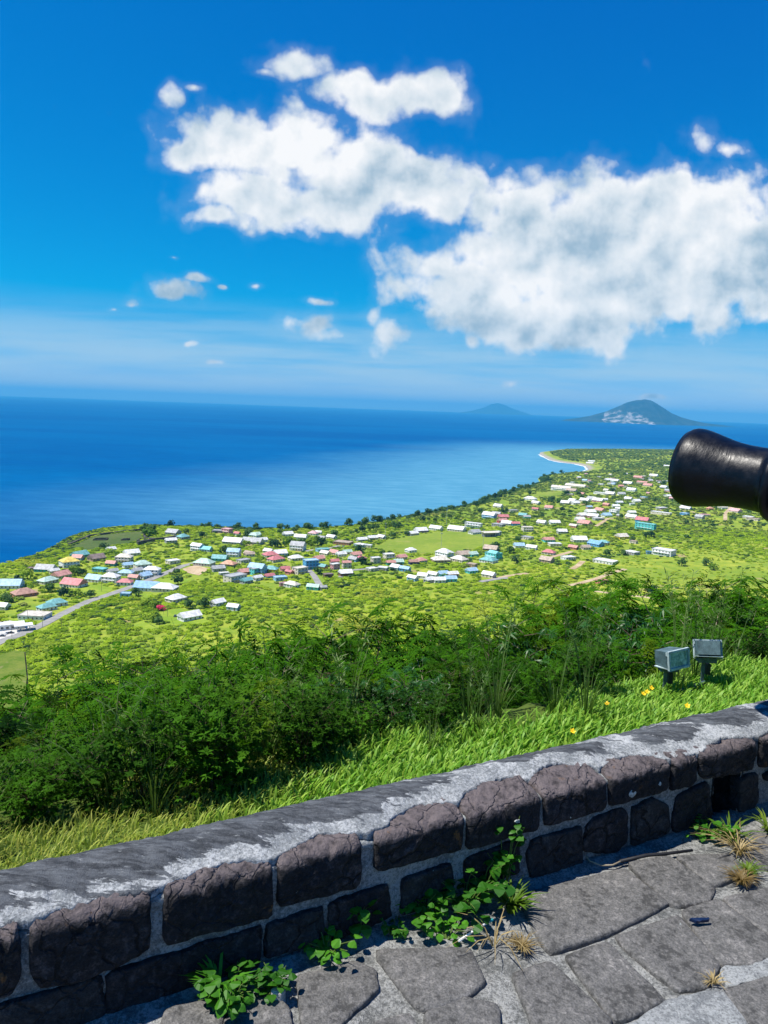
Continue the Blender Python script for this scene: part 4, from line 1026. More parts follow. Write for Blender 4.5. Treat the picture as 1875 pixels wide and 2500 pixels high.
M_TRACK = ground_mat('dirt_track', (.36, .26, .15), (.52, .41, .27), .08)
M_TURF = ground_mat('playing_turf', (.150, .225, .022), (.225, .280, .035), .02, (.27, .27, .07))
M_LAWN = ground_mat('lawn', (.16, .26, .02), (.26, .33, .035), .05)
M_FORTG = ground_mat('cloud_shaded_fort_turf', (.060, .100, .022), (.095, .125, .035), .03, (.13, .12, .06))  # turf colour darkened to carry a cloud shadow over the fort
M_CONC = ground_mat('concrete', (.42, .41, .38), (.55, .54, .50), .15)
strip('road', ROAD_MAIN, 8, .25, M_ROAD)
for r_ in ROADS: strip('road', r_, 6, .25, M_ROAD)
for r_ in TRACKS: strip('dirt_track', r_, 6, .22, M_TRACK)
patch('playing_field', FIELD, .18, M_TURF); patch('school_field', FIELD2, .4, M_TURF)
patch('dirt_yard', YARD, .2, M_TRACK); patch('forecourt', FORECOURT, .3, M_CONC); patch('meadow', GREENFIELD, .2, M_LAWN)
for l_ in LAWNS: patch('lawn', l_, .2, M_LAWN)
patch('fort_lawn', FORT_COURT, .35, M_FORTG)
# surf along the shore: real low ridges of foam
def build_surf():
    b = NB('surf_foam'); p = b.pos(); n = b.noise(p, .12, 4, .7)
    fo = b.done(b.prin(b.mix(b.ramp(n, .4, .6), (.45, .55, .60), (.82, .85, .86)), .6, None, .2))
    C = [Vector(c) for c in COAST]
    i0 = [i for i, c in enumerate(COAST) if c[1] > 2330 and c[0] < 760 and c[1] < 3700]
    pts = [COAST[i] for i in i0]
    off = []
    for k, pnt in enumerate(pts):
        a = Vector(pts[max(0, k - 1)]); c = Vector(pts[min(len(pts) - 1, k + 1)]); t = (c - a).normalized()
        nrm = Vector((-t.y, t.x)); off.append(tuple(Vector(pnt) + nrm * 5))
    o = strip('surf', off, 9, None, fo, 'stuff', 10, None, lambda t: 5 + 9 * abs(math.sin(t * 23)) * abs(math.sin(t * 7 + 1)))
    # breaking patches along the near cliff
    r = random.Random(2)
    mb = MB()
    for k in range(46):
        j = r.randint(4, 12); a, c = Vector(COAST[j]), Vector(COAST[j + 1]); q = a.lerp(c, r.random()); t = (c - a).normalized(); nrm = Vector((-t.y, t.x))
        q = q + nrm * r.uniform(-1, 9); L = r.uniform(1.5, 6); w = r.uniform(.4, 1.4)
        V = [q - t * L, q + nrm * w, q + t * L, q - nrm * w]
        mb.add([(v.x, v.y, .28) for v in V] + [(v.x, v.y, -.1) for v in V], [(0, 1, 2, 3), (0, 4, 5, 1), (1, 5, 6, 2), (2, 6, 7, 3), (3, 7, 4, 0)])
    tag(mb.build('breaking_surf', fo), 'white water breaking on the rocks below the cliff', 'surf', kind='stuff')
    tag(o, 'white line of surf on the curved beach by the sandy spit', 'surf')
build_surf()

# ------------------------------------------------------------------ houses
PAL = {'red': (.55, .11, .11), 'crimson': (.52, .07, .14), 'coral': (.58, .23, .17), 'rust': (.42, .19, .11), 'orange': (.60, .27, .12), 'brown': (.17, .10, .065), 'tan': (.42, .31, .21), 'cream': (.66, .60, .48),
       'white': (.76, .76, .74), 'grey': (.36, .37, .37), 'lightblue': (.30, .52, .72), 'blue': (.11, .35, .62), 'navy': (.03, .05, .16), 'teal': (.09, .37, .36), 'turquoise': (.13, .55, .54), 'palegreen': (.42, .62, .50),
       'green': (.06, .34, .20), 'yellow': (.80, .60, .03), 'pink': (.68, .35, .35), 'purple': (.34, .25, .36)}
def roof_mat(c):
    k = 'roof_' + c
    if k in _mc: return _mc[k]
    b = NB(k); p = b.obj(); n = b.noise(p, .35, 4); col = PAL[c]
    col = tuple(x * .84 + .11 for x in col)
    ribs = b.math('SINE', b.math('MULTIPLY', b.sepz(p, 'X'), 9.0))
    cc = b.mix(b.ramp(n, .35, .7), tuple(x * .72 for x in col), tuple(min(.85, x * 1.08 + .01) for x in col))
    cc = b.mix(b.ramp(b.noise(p, 1.7, 4, .7), .60, .75, 0, .35), cc, (.22, .15, .10))
    _mc[k] = b.done(b.prin(cc, .5, b.bump(ribs, .35, .04), .3)); return _mc[k]
def wall_mat(c): return paint('wall_' + c, PAL[c], .85, .09, .3, .15)
M_GLASS = paint('window_glass', (.035, .05, .06), .15, .2, 1, .6)
M_DOOR = paint('door_paint', (.20, .12, .08), .6, .2, 1)
_wm = MB().box((0, 0, 0), (1.15, .10, 1.15)).me('window'); _wm.materials.append(M_GLASS)
_sm = MB().box((0, 0, 0), (1.35, .22, .10)).me('sill'); _sm.materials.append(paint('sill_white', (.7, .7, .68)))
_dm = MB().box((0, 0, 0), (1.0, .10, 2.05)).me('door'); _dm.materials.append(M_DOOR)

def roof_mesh(ty, w, d, z, pitch=.42):
    o = .45; W, D = w / 2 + o, d / 2 + o; t = .16; mb = MB()
    if ty == 'g':
        h = D * pitch * 1.5; ring = [(-W, -D, z), (W, -D, z), (W, D, z), (-W, D, z), (-W, 0, z + h), (W, 0, z + h)]
        F = [(0, 1, 5, 4), (2, 3, 4, 5), (1, 2, 5), (3, 0, 4)]
    elif ty == 'h':
        h = D * pitch * 1.4; r = max(.3, W - D * .95); ring = [(-W, -D, z), (W, -D, z), (W, D, z), (-W, D, z), (-r, 0, z + h), (r, 0, z + h)]
        F = [(0, 1, 5, 4), (2, 3, 4, 5), (1, 2, 5), (3, 0, 4)]
    else:
        mb.box((0, 0, z + .14), (w + .5, d + .5, .28))
        for s in (-1, 1):
            mb.box((0, s * (d / 2 + .12), z + .46), (w + .48, .2, .38)); mb.box((s * (w / 2 + .12), 0, z + .46), (.2, d + .06, .38))
        return mb
    n = len(ring)
    mb.add(ring + [(x, y, q - t) for x, y, q in ring[:4]], F + [(0, 6, 7, 1), (1, 7, 8, 2), (2, 8, 9, 3), (3, 9, 6, 0), (9, 8, 7, 6)])
    return mb

HS = []
def build_house(x, y, w, roof, wall, ty, st, label, r):
    d = w * r.uniform(.58, .8) if w < 25 else w * .3
    d = min(d, 14)
    face = math.atan2(x, y)                 # bearing from the fort
    rz = -face + rad(r.choice([-38, -28, -18, 20, 30, 40]) if w < 20 else -24)
    c, s = abs(math.cos(rz)), abs(math.sin(rz))
    zs = terrain(np.array([x - w / 2, x + w / 2, x, x]), np.array([y, y, y - d / 2, y + d / 2])); z = float(zs.min())
    slope = float(zs.max() - zs.min())
    root = empty('house', (x, y, z), rz)
    h = 2.9 * st + min(slope, 2.0)
    b0 = -1.2
    wl = MB().box((0, 0, (h + b0) / 2), (w, d, h - b0)).build('wall', wall_mat(wall), root)
    roof_mesh(ty, w, d, h - (.02 if ty != 'f' else 0)).build('roof', roof_mat(roof), root)
    near = math.hypot(x, y) < 1250
    n = max(2, min(6, int(w / 3.2))) if near else max(2, min(4, int(w / 5)))
    for f in range(st):
        zz = h - 2.9 * (st - f) + 1.55
        for k in range(n):
            xx = -w / 2 + w * (k + .5) / n
            if f == 0 and k == n // 2:
                o = link('door', _dm, None, root); o.location = (xx, -d / 2 - .03, zz - .45); continue
            o = link('window', _wm, None, root); o.location = (xx, -d / 2 - .03, zz)
            if near:
                q = link('sill', _sm, None, o); q.location = (0, -.06, -.63)
        sgn = 1 if math.sin(rz + face) < 0 else -1
        sgn = -1 if math.sin(rz + face) > 0 else 1
        for k in range(2 if near else 1):
            o = link('window', _wm, None, root); o.location = (sgn * (w / 2 + .03), (-d / 4 + k * d / 2) if near else 0, zz); o.rotation_euler = (0, 0, math.pi / 2)
    if st > 1 and w > 9:       # balcony slab along the front
        MB().box((0, -d / 2 - .6, h - 2.9 * (st - 1)), (w * .8, 1.2, .16)).build('balcony', wall_mat('white'), root)
    HS.append((x, y, max(w, d)))
    tag(root, label, 'house', 'houses of the village')
_r = random.Random(21)
def more_houses():
    """the close-packed small roofs of the far village street"""
    q = random.Random(77); out = []; taken = [(h[0], h[1], h[2]) for h in HOUSES]
    zone = ZONES['town_c']; xs = [p[0] for p in zone]; ys = [p[1] for p in zone]; k = 0
    while len(out) < 52 and k < 20000:
        k += 1; x, y = q.uniform(150, 760), q.uniform(1250, 2350)
        if not (0.24 < x / y < 0.42) or coast_dist(x, y) < 60: continue
        w = q.uniform(8, 15)
        if any((x - a) ** 2 + (y - b) ** 2 < ((w + c) * .62) ** 2 for a, b, c in taken): continue
        taken.append((x, y, w)); out.append((x, y, w, q.choice(['white', 'white', 'cream', 'grey', 'coral', 'white', 'lightblue', 'pink']), q.choice(['cream', 'white', 'white', 'tan', 'pink']), q.choice('ggf'), 1))
    return out
def _side(x, y):
    return 'shoreward' if x / y < .30 else 'middle' if x / y < .36 else 'inland'
for h_ in more_houses():
    NM = {'coral': 'coral-red', 'lightblue': 'light-blue'}
    depth = 'front' if h_[1] < 1600 else 'centre' if h_[1] < 1950 else 'far end'
    build_house(*h_, 'small %s house with %s %s roof, %s side, %s of the far village' % (h_[4], NM.get(h_[3], h_[3]), 'flat' if h_[5] == 'f' else 'gabled', _side(h_[0], h_[1]), depth), _r)
for hrow in HOUSES: build_house(*hrow, _r)

# ------------------------------------------------------------------ other buildings
def build_station():
    x, y = STATION[0]; z = float(terrain(x, y)); w = wall_mat('white')
    root = empty('filling_station', (x, y, z), rad(28))
    MB().box((0, 3, 1.9), (17, 8, 3.8)).build('shop', w, root)
    MB().box((0, 3, 3.95), (17.6, 8.6, .3)).build('shop_roof', roof_mat('white'), root)
    MB().box((7.5, -6.5, 4.6), (12, 8, .6)).build('canopy', roof_mat('white'), root)
    for sx in (3.5, 11.5):
        for sy in (-8.5, -4.5): MB().box((sx, sy, 2.1), (.4, .4, 4.4)).build('post', w, root)
    for sx in (5.5, 9.5):
        p_ = MB().box((sx, -6.5, .9), (.8, .6, 1.7)).build('fuel_pump', paint('pump_grey', (.45, .5, .55)), root)
    for k in range(4):
        o = link('window', _wm, None, root); o.location = (-6 + k * 3.4, -1.03, 1.9); o.scale = (1.6, 1, 1.3)
    tag(root, 'white flat-roofed filling station with a canopy at the lower left road', 'filling station')
build_station()
def build_stand():
    x, y = STAND[0]; z = float(terrain(x, y)); root = empty('grandstand', (x, y, z), rad(20)); w = wall_mat('cream')
    MB().box((0, 4, 3.2), (22, .5, 6.4)).build('back_wall', w, root)
    for k in range(4): MB().box((0, 2.8 - k * 1.2, 1.9 - k * .5), (21.4, 1.2, .9)).build('bench_step', paint('step_grey', (.3, .3, .3)), root)
    MB().box((0, 0, 6.4), (23, 10, .35), Matrix.Rotation(rad(5), 3, 'X')).build('roof', roof_mat('cream'), root)
    for k in range(6): MB().box((-10 + k * 4, -3.4, 2.9), (.35, .35, 6.6)).build('post', w, root)
    tag(root, 'open-fronted grandstand with a pale roof at the far side of the playing field', 'grandstand')
build_stand()
def build_fort():
    st = ground_mat('fort_stone', (.055, .052, .045), (.12, .11, .09), .25)
    x, y = FORT_LINE[2]; root = empty('ruined_fort', (x, y, float(terrain(x, y))))
    def seg(a, b, h, t, name='rampart'):
        a, b = Vector(a), Vector(b); L = (b - a).length; m_ = (a + b) / 2; ang = math.atan2(b.y - a.y, b.x - a.x)
        n = max(2, int(L / 6)); mb = MB()
        V = []
        for i in range(n + 1):
            p = a.lerp(b, i / n); z = float(terrain(p.x, p.y)); nr = Vector((-math.sin(ang), math.cos(ang))) * t / 2
            top = z + h * (.82 + .3 * noise.noise(Vector((p.x * .07, p.y * .07, 3))))
            V += [(p.x - nr.x, p.y - nr.y, z - 4), (p.x + nr.x, p.y + nr.y, z - 4), (p.x + nr.x, p.y + nr.y, top), (p.x - nr.x, p.y - nr.y, top)]
        F = [(i * 4 + k, i * 4 + (k + 1) % 4, i * 4 + 4 + (k + 1) % 4, i * 4 + 4 + k) for i in range(n) for k in range(4)] + [(0, 3, 2, 1), (n * 4, n * 4 + 1, n * 4 + 2, n * 4 + 3)]
        me = mesh(name, [tuple(Vector(v) - Vector(root.location)) for v in V], F); link(name, me, st, root)
    for a, b in zip(FORT_LINE[:-1], FORT_LINE[1:]): seg(a, b, 3.2, 2.4)
    for a, b in zip(FORT_LINE2[:-1], FORT_LINE2[1:]): seg(a, b, 5, 3)
    c = np.mean(np.array(FORT_COURT), 0)
    for k, (dx, dy, w, d) in enumerate([(-18, 6, 16, 9), (14, 2, 9, 7), (36, -6, 7, 12), (-48, -6, 11, 8)]):
        p = Vector((c[0] + dx, c[1] + dy)); q = [p + Vector((sx * w / 2, sy * d / 2)) for sx, sy in ((-1, -1), (1, -1), (1, 1), (-1, 1))]
        for i in range(4): seg(q[i], q[(i + 1) % 4].lerp(q[i], .25 if i % 2 else 0), 2.4, .9, 'ruined_wall')
    tag(root, 'ruined stone fort with low ramparts on the cliff above the sea', 'fort')
build_fort()
def build_bastion():
    ztop = 170.0
    root = empty('bastion', (BASTION[3][0], BASTION[3][1], ztop - 9))
    st = ground_mat('bastion_stone', (.020, .020, .018), (.075, .07, .06), .9)
    sh = Matrix.Translation(-Vector(root.location))
    me = MB().prism(BASTION, ztop - 14, ztop).me('masonry'); me.transform(sh); link('masonry', me, st, root)
    c = np.mean(np.array(BASTION), 0); inner = [tuple(c + (np.array(p) - c) * .955) for p in BASTION]
    me = MB().prism(inner, ztop - .05, ztop + .12).me('grass_top'); me.transform(sh); link('grass_top', me, ground_mat('bastion_turf', (.085, .150, .020), (.150, .190, .035), .5, (.19, .19, .08)), root)
    tag(root, 'grass-topped stone bastion at the left edge below the thicket', 'bastion')
build_bastion()

# ------------------------------------------------------------------ poles, masts, cars
def build_poles():
    m = paint('pole_wood', (.20, .16, .12), .9, .2); g = paint('mast_metal', (.45, .46, .46), .5, .1)
    pm = MB().tube([(0, 0, -1), (0, 0, 9)], [.16, .11], 6).me('pole'); am = MB().box((0, 0, 8.4), (2.2, .14, .16)).me('crossarm'); pm.materials.append(m); am.materials.append(m)
    where = ['utility pole standing at the bend of the main road', 'utility pole in the lime-green scrub beside the main road', 'utility pole behind the filling station', 'utility pole on the bungalow lawn', 'utility pole beside the dirt yard', 'utility pole at the corner of the grassy plot', 'utility pole at the filling station entrance']
    for (x, y), lab in zip(POLES, where):
        r = empty('utility_pole', (x, y, float(terrain(x, y))), rng.uniform(0, 3)); link('pole', pm, None, r); link('crossarm', am, None, r); tag(r, lab, 'pole', 'utility poles')
    mm = MB().tube([(0, 0, -1), (0, 0, 22)], [.24, .14], 6).me('mast'); hm = MB().box((0, 0, 22.3), (2.6, .5, .9)).me('lamp_bank'); mm.materials.append(g); hm.materials.append(g)
    for (x, y), lab in zip(MASTS, ['floodlight mast at the left end of the playing field', 'floodlight mast on the near side of the playing field', 'floodlight mast at the right corner of the playing field', 'floodlight mast by the shore beyond the playing field', 'tall mast between the houses by the three-storey blue house']):
        r = empty('light_mast', (x, y, float(terrain(x, y))), .2); link('mast', mm, None, r); link('lamp_bank', hm, None, r); tag(r, lab, 'mast', 'light masts')
build_poles()
def build_cars():
    tyre = paint('tyre', (.02, .02, .02), .8)
    wmesh = MB().tube([(0, -.12, 0), (0, .12, 0)], .34, 14).me('wheel'); wmesh.materials.append(tyre)
    gl = MB().add([(-1.15, -.72, .78), (1.0, -.72, .78), (1.0, .72, .78), (-1.15, .72, .78), (-.75, -.6, 1.38), (.55, -.6, 1.38), (.55, .6, 1.38), (-.75, .6, 1.38)], [(0, 1, 5, 4), (1, 2, 6, 5), (2, 3, 7, 6), (3, 0, 4, 7)]).me('windows'); gl.materials.append(M_GLASS)
    for (x, y), col, lab in zip(CARS, [(.05, .07, .10), (.10, .10, .11), (.55, .56, .57), (.04, .04, .05), (.12, .02, .02)], ['dark car parked beside the white bungalow on the lawn', 'grey car at the forecourt edge nearest the road', 'silver car beside the fuel pumps', 'black car under the filling station canopy edge', 'dark red car behind the filling station shop']):
        r = empty('parked_car', (x, y, float(terrain(x, y)) + .3), rng.uniform(0, 3)); pm = paint('car_%.2f%.2f' % col[:2], col, .25, .05, 1, .6)
        mb = MB().add([(-2.1, -.85, .25), (2.1, -.85, .25), (2.1, .85, .25), (-2.1, .85, .25), (-2.0, -.82, .80), (2.0, -.82, .74), (2.0, .82, .74), (-2.0, .82, .80)], [(0, 3, 2, 1), (4, 5, 6, 7), (0, 1, 5, 4), (1, 2, 6, 5), (2, 3, 7, 6), (3, 0, 4, 7)])
        mb.build('body', pm, r); link('windows', gl, None, r); MB().box((-.1, 0, 1.40), (1.3, 1.2, .05)).build('roof', pm, r)
        for sx in (-1.3, 1.3):
            for sy in (-.8, .8): o = link('wheel', wmesh, None, r); o.location = (sx, sy, .34)
        tag(r, lab, 'car', 'parked cars')
build_cars()

# ------------------------------------------------------------------ trees and scrub of the plain
def clump_mesh(name, seed, n, leaf, dome=.55, flat=.8):
    """crown of many leaf-clump faces on an uneven dome, unit radius"""
    r = np.random.RandomState(seed); V = np.zeros((n, 4, 3))
    lobes = r.normal(size=(7, 3)); lobes /= np.linalg.norm(lobes, axis=1)[:, None]; lobes[:, 2] = abs(lobes[:, 2]) * .8
    lr = r.uniform(.34, .62, 7)
    for i in range(n):
        k = r.randint(7); d = r.normal(size=3); d /= np.linalg.norm(d)
        c = lobes[k] * .55; p = c + d * lr[k] * r.uniform(.72, 1.05); p[2] = p[2] * flat + dome
        if p[2] < .05: p[2] = abs(p[2]) * .6 + .05
        nn = d + r.normal(size=3) * .4 + np.array([-.2, -.1, .9]) * (p[2] > .25); nn /= np.linalg.norm(nn)
        a = np.cross(nn, r.normal(size=3)); a /= np.linalg.norm(a); b = np.cross(nn, a); s = leaf * r.uniform(.6, 1.3)
        V[i] = [p + a * s, p + b * s * .7, p - a * s, p - b * s * .7]
    return mesh_np(name, V.reshape(-1, 3), np.arange(n * 4).reshape(n, 4))
M_SCRUB = leaf_mat('lime_scrub', (.190, .325, .012), (.410, .560, .030), (.48, .53, .06), .45, .03, .7, .1, .5)
M_BUSHG = leaf_mat('green_bush', (.090, .200, .015), (.270, .390, .030), None, .38, .03, .7, .1, .5)
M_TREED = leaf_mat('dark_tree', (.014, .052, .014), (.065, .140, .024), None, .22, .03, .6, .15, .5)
M_TREEF = leaf_mat('far_tree', (.055, .135, .028), (.220, .300, .050), (.32, .35, .09), .32, .01, .7, .1, .6)
M_FLAME = leaf_mat('red_blossom', (.40, .01, .05), (.70, .03, .12), None, .2, .5)
BARK = paint('tree_bark', (.10, .08, .06), .9, .2)
_trk = MB().tube([(0, 0, -.3), (.03, 0, .3), (0, .03, .75)], [.085, .06, .03], 6).add([], []).me('trunk_a'); _trk.materials.append(BARK)
TK = {'dark': [], 'green': [], 'lime': []}
for nm, mm in (('dark', M_TREED), ('green', M_BUSHG), ('lime', M_SCRUB)):
    for i in range(3):
        me = clump_mesh('crown_' + nm, 100 + i * 7 + len(nm), 210, .17, .62, .85); me.materials.append(mm); TK[nm].append(me)
def put_tree(x, y, R, nm, label, group, hz=1.0, name='tree'):
    o = empty(name, (x, y, float(terrain(x, y))), rng.uniform(0, 6.28)); o.scale = (R, R, R * hz)
    link('trunk', _trk, None, o); link('crown', rng.choice(TK[nm]), None, o); tag(o, label, 'tree', group)

def clear_of(x, y, pad=0.0):
    ok = np.ones(len(x), bool)
    for hx, hy, w in HS: ok &= (x - hx) ** 2 + (y - hy) ** 2 > (w * .52 + pad) ** 2
    def seg(pts, w):
        o = np.ones(len(x), bool)
        for (ax, ay), (bx, by) in zip(pts[:-1], pts[1:]):
            ex, ey = bx - ax, by - ay; t = np.clip(((x - ax) * ex + (y - ay) * ey) / (ex * ex + ey * ey), 0, 1); o &= np.hypot(x - ax - t * ex, y - ay - t * ey) > w
        return o
    ok &= seg(ROAD_MAIN, 6 + pad)
    for r_ in ROADS + TRACKS: ok &= seg(r_, 5 + pad * .5)
    def inside(poly):
        c = np.zeros(len(x), bool); n = len(poly)
        for i in range(n):
            ax, ay = poly[i]; bx, by = poly[(i + 1) % n]
            if ay != by: c ^= ((ay > y) != (by > y)) & (x < (bx - ax) * (y - ay) / (by - ay) + ax)
        return c
    for pl in [FIELD, FIELD2, YARD, FORECOURT, GREENFIELD, FORT_COURT] + LAWNS: ok &= ~inside(pl)
    return ok
def in_zone(x, y):
    c = np.zeros(len(x), bool)
    for poly in ZONES.values():
        k = np.zeros(len(x), bool); n = len(poly)
        for i in range(n):
            ax, ay = poly[i]; bx, by = poly[(i + 1) % n]
            if ay != by: k ^= ((ay > y) != (by > y)) & (x < (bx - ax) * (y - ay) / (by - ay) + ax)
        c |= k
    return c

def build_trees():
    for i_, ((x, y), lab) in enumerate(zip(BIG_TREES, BIG_LABELS)):
        d = math.hypot(x, y); put_tree(x, y, (rng.uniform(7.5, 9.5) if i_ < 3 else rng.uniform(6, 8) if 34 < i_ < 44 else rng.uniform(4.2, 6.8)) * (1 + .25 * (d > 1500)), rng.choice(['dark', 'dark', 'dark', 'green']), lab, 'large trees of the village', rng.uniform(.95, 1.25))
    put_tree(FLAME[0][0], FLAME[0][1], 4.2, 'dark', 'red-blossomed tree above the white bungalow', None, .9, 'flowering_tree')
    fl = bpy.data.objects[-1] if False else None
    # shore belt
    r = np.random.RandomState(8); n = 0
    for j in range(6, 27):
        a, b = np.array(COAST[j], float), np.array(COAST[j + 1], float); L = np.linalg.norm(b - a); t = (b - a) / L; nr = np.array([t[1], -t[0]])
        for k in range(int(L / (14 if a[1] < 1700 else 30))):
            if n >= 88: break
            p = a + t * L * r.rand() + nr * r.uniform(6, 34)
            if coast_dist(p[0], p[1]) < 4 or (a[1] < 1110 and a[0] < -340): continue
            put_tree(p[0], p[1], r.uniform(4.0, 7.8), 'dark', 'dark tree in the belt of trees along the shore', 'shore trees', r.uniform(.9, 1.35)); n += 1
build_trees()
for o_ in bpy.data.objects:
    if o_.name.startswith('flowering_tree'):
        c_ = [c for c in o_.children if c.name.startswith('crown')][0]; me_ = clump_mesh('blossom', 5, 220, .17, .62, .8); me_.materials.append(M_FLAME); c_.data = me_

def palm_tree():
    trunk = MB().tube([(0, 0, -.5), (.25, 0, 3), (.2, .1, 6.5)], [.2, .15, .12], 6).me('trunk'); trunk.materials.append(BARK)
    V = []; F = []; r = np.random.RandomState(3)
    for k in range(15):
        a = k * 2.399; e = r.uniform(-.2, .9); L = 2.6; b = len(V); pw = np.array([-math.sin(a), math.cos(a), 0]) * .28
        for t, w in ((0, .3), (.4, 1), (.8, .7), (1, .1)):
            p = np.array([.2 + math.cos(a) * L * t * math.cos(e * (1 - t)), .1 + math.sin(a) * L * t * math.cos(e * (1 - t)), 6.5 + L * (math.sin(e) * t - .75 * t * t)])
            V += [p - pw * w, p + pw * w]
        F += [(b, b + 1, b + 3, b + 2), (b + 2, b + 3, b + 5, b + 4), (b + 4, b + 5, b + 7, b + 6)]
    cr = mesh_np('fronds', np.array(V), np.array(F)); cr.materials.append(M_BUSHG)
    r2 = np.random.RandomState(4); x = r2.uniform(-300, 300, 900); y = r2.uniform(700, 1500, 900); ok = in_zone(x, y) & (coast_dist(x, y) > 10); x, y = x[ok], y[ok]; ok = clear_of(x, y, 1); x, y = x[ok][:26], y[ok][:26]
    for a, b in zip(x, y):
        o = empty('palm_tree', (a, b, float(terrain(a, b))), r2.uniform(0, 6)); s = r2.uniform(.7, 1.15); o.scale = (s, s, s)
        link('trunk', trunk, None, o); link('crown', cr, None, o); tag(o, 'slim coconut palm among the village houses', 'palm', 'palms of the village')
palm_tree()

def scatter(name, pts, sc, src, label):
    """one mass of scrub: the bush SRC instanced on points"""
    z = terrain(pts[:, 0], pts[:, 1]) - .1
    me = bpy.data.meshes.new(name); me.vertices.add(len(pts)); me.vertices.foreach_set('co', np.column_stack([pts, z]).astype(np.float32).ravel())
    attr_float(me, 'sc', sc); attr_float(me, 'rz', nrs.uniform(0, 6.28, len(pts)))
    o = link(name, me)
    g = bpy.data.node_groups.new(name + '_scatter', 'GeometryNodeTree')
    g.interface.new_socket('Geometry', in_out='INPUT', socket_type='NodeSocketGeometry'); g.interface.new_socket('Geometry', in_out='OUTPUT', socket_type='NodeSocketGeometry')
    gi, go = g.nodes.new('NodeGroupInput'), g.nodes.new('NodeGroupOutput')
    oi = g.nodes.new('GeometryNodeObjectInfo'); oi.inputs['Object'].default_value = src; oi.transform_space = 'ORIGINAL'; oi.inputs['As Instance'].default_value = True
    ip = g.nodes.new('GeometryNodeInstanceOnPoints')
    a1 = g.nodes.new('GeometryNodeInputNamedAttribute'); a1.inputs['Name'].default_value = 'sc'; a1.data_type = 'FLOAT'
    a2 = g.nodes.new('GeometryNodeInputNamedAttribute'); a2.inputs['Name'].default_value = 'rz'; a2.data_type = 'FLOAT'
    cx = g.nodes.new('ShaderNodeCombineXYZ'); g.links.new(a2.outputs['Attribute'], cx.inputs['Z'])
    g.links.new(gi.outputs[0], ip.inputs['Points']); g.links.new(oi.outputs['Geometry'], ip.inputs['Instance'])
    g.links.new(cx.outputs[0], ip.inputs['Rotation']); g.links.new(a1.outputs['Attribute'], ip.inputs['Scale']); g.links.new(ip.outputs[0], go.inputs[0])
    md = o.modifiers.new('scatter', 'NODES'); md.node_group = g
    tag(o, label, 'scrub', kind='stuff'); return o

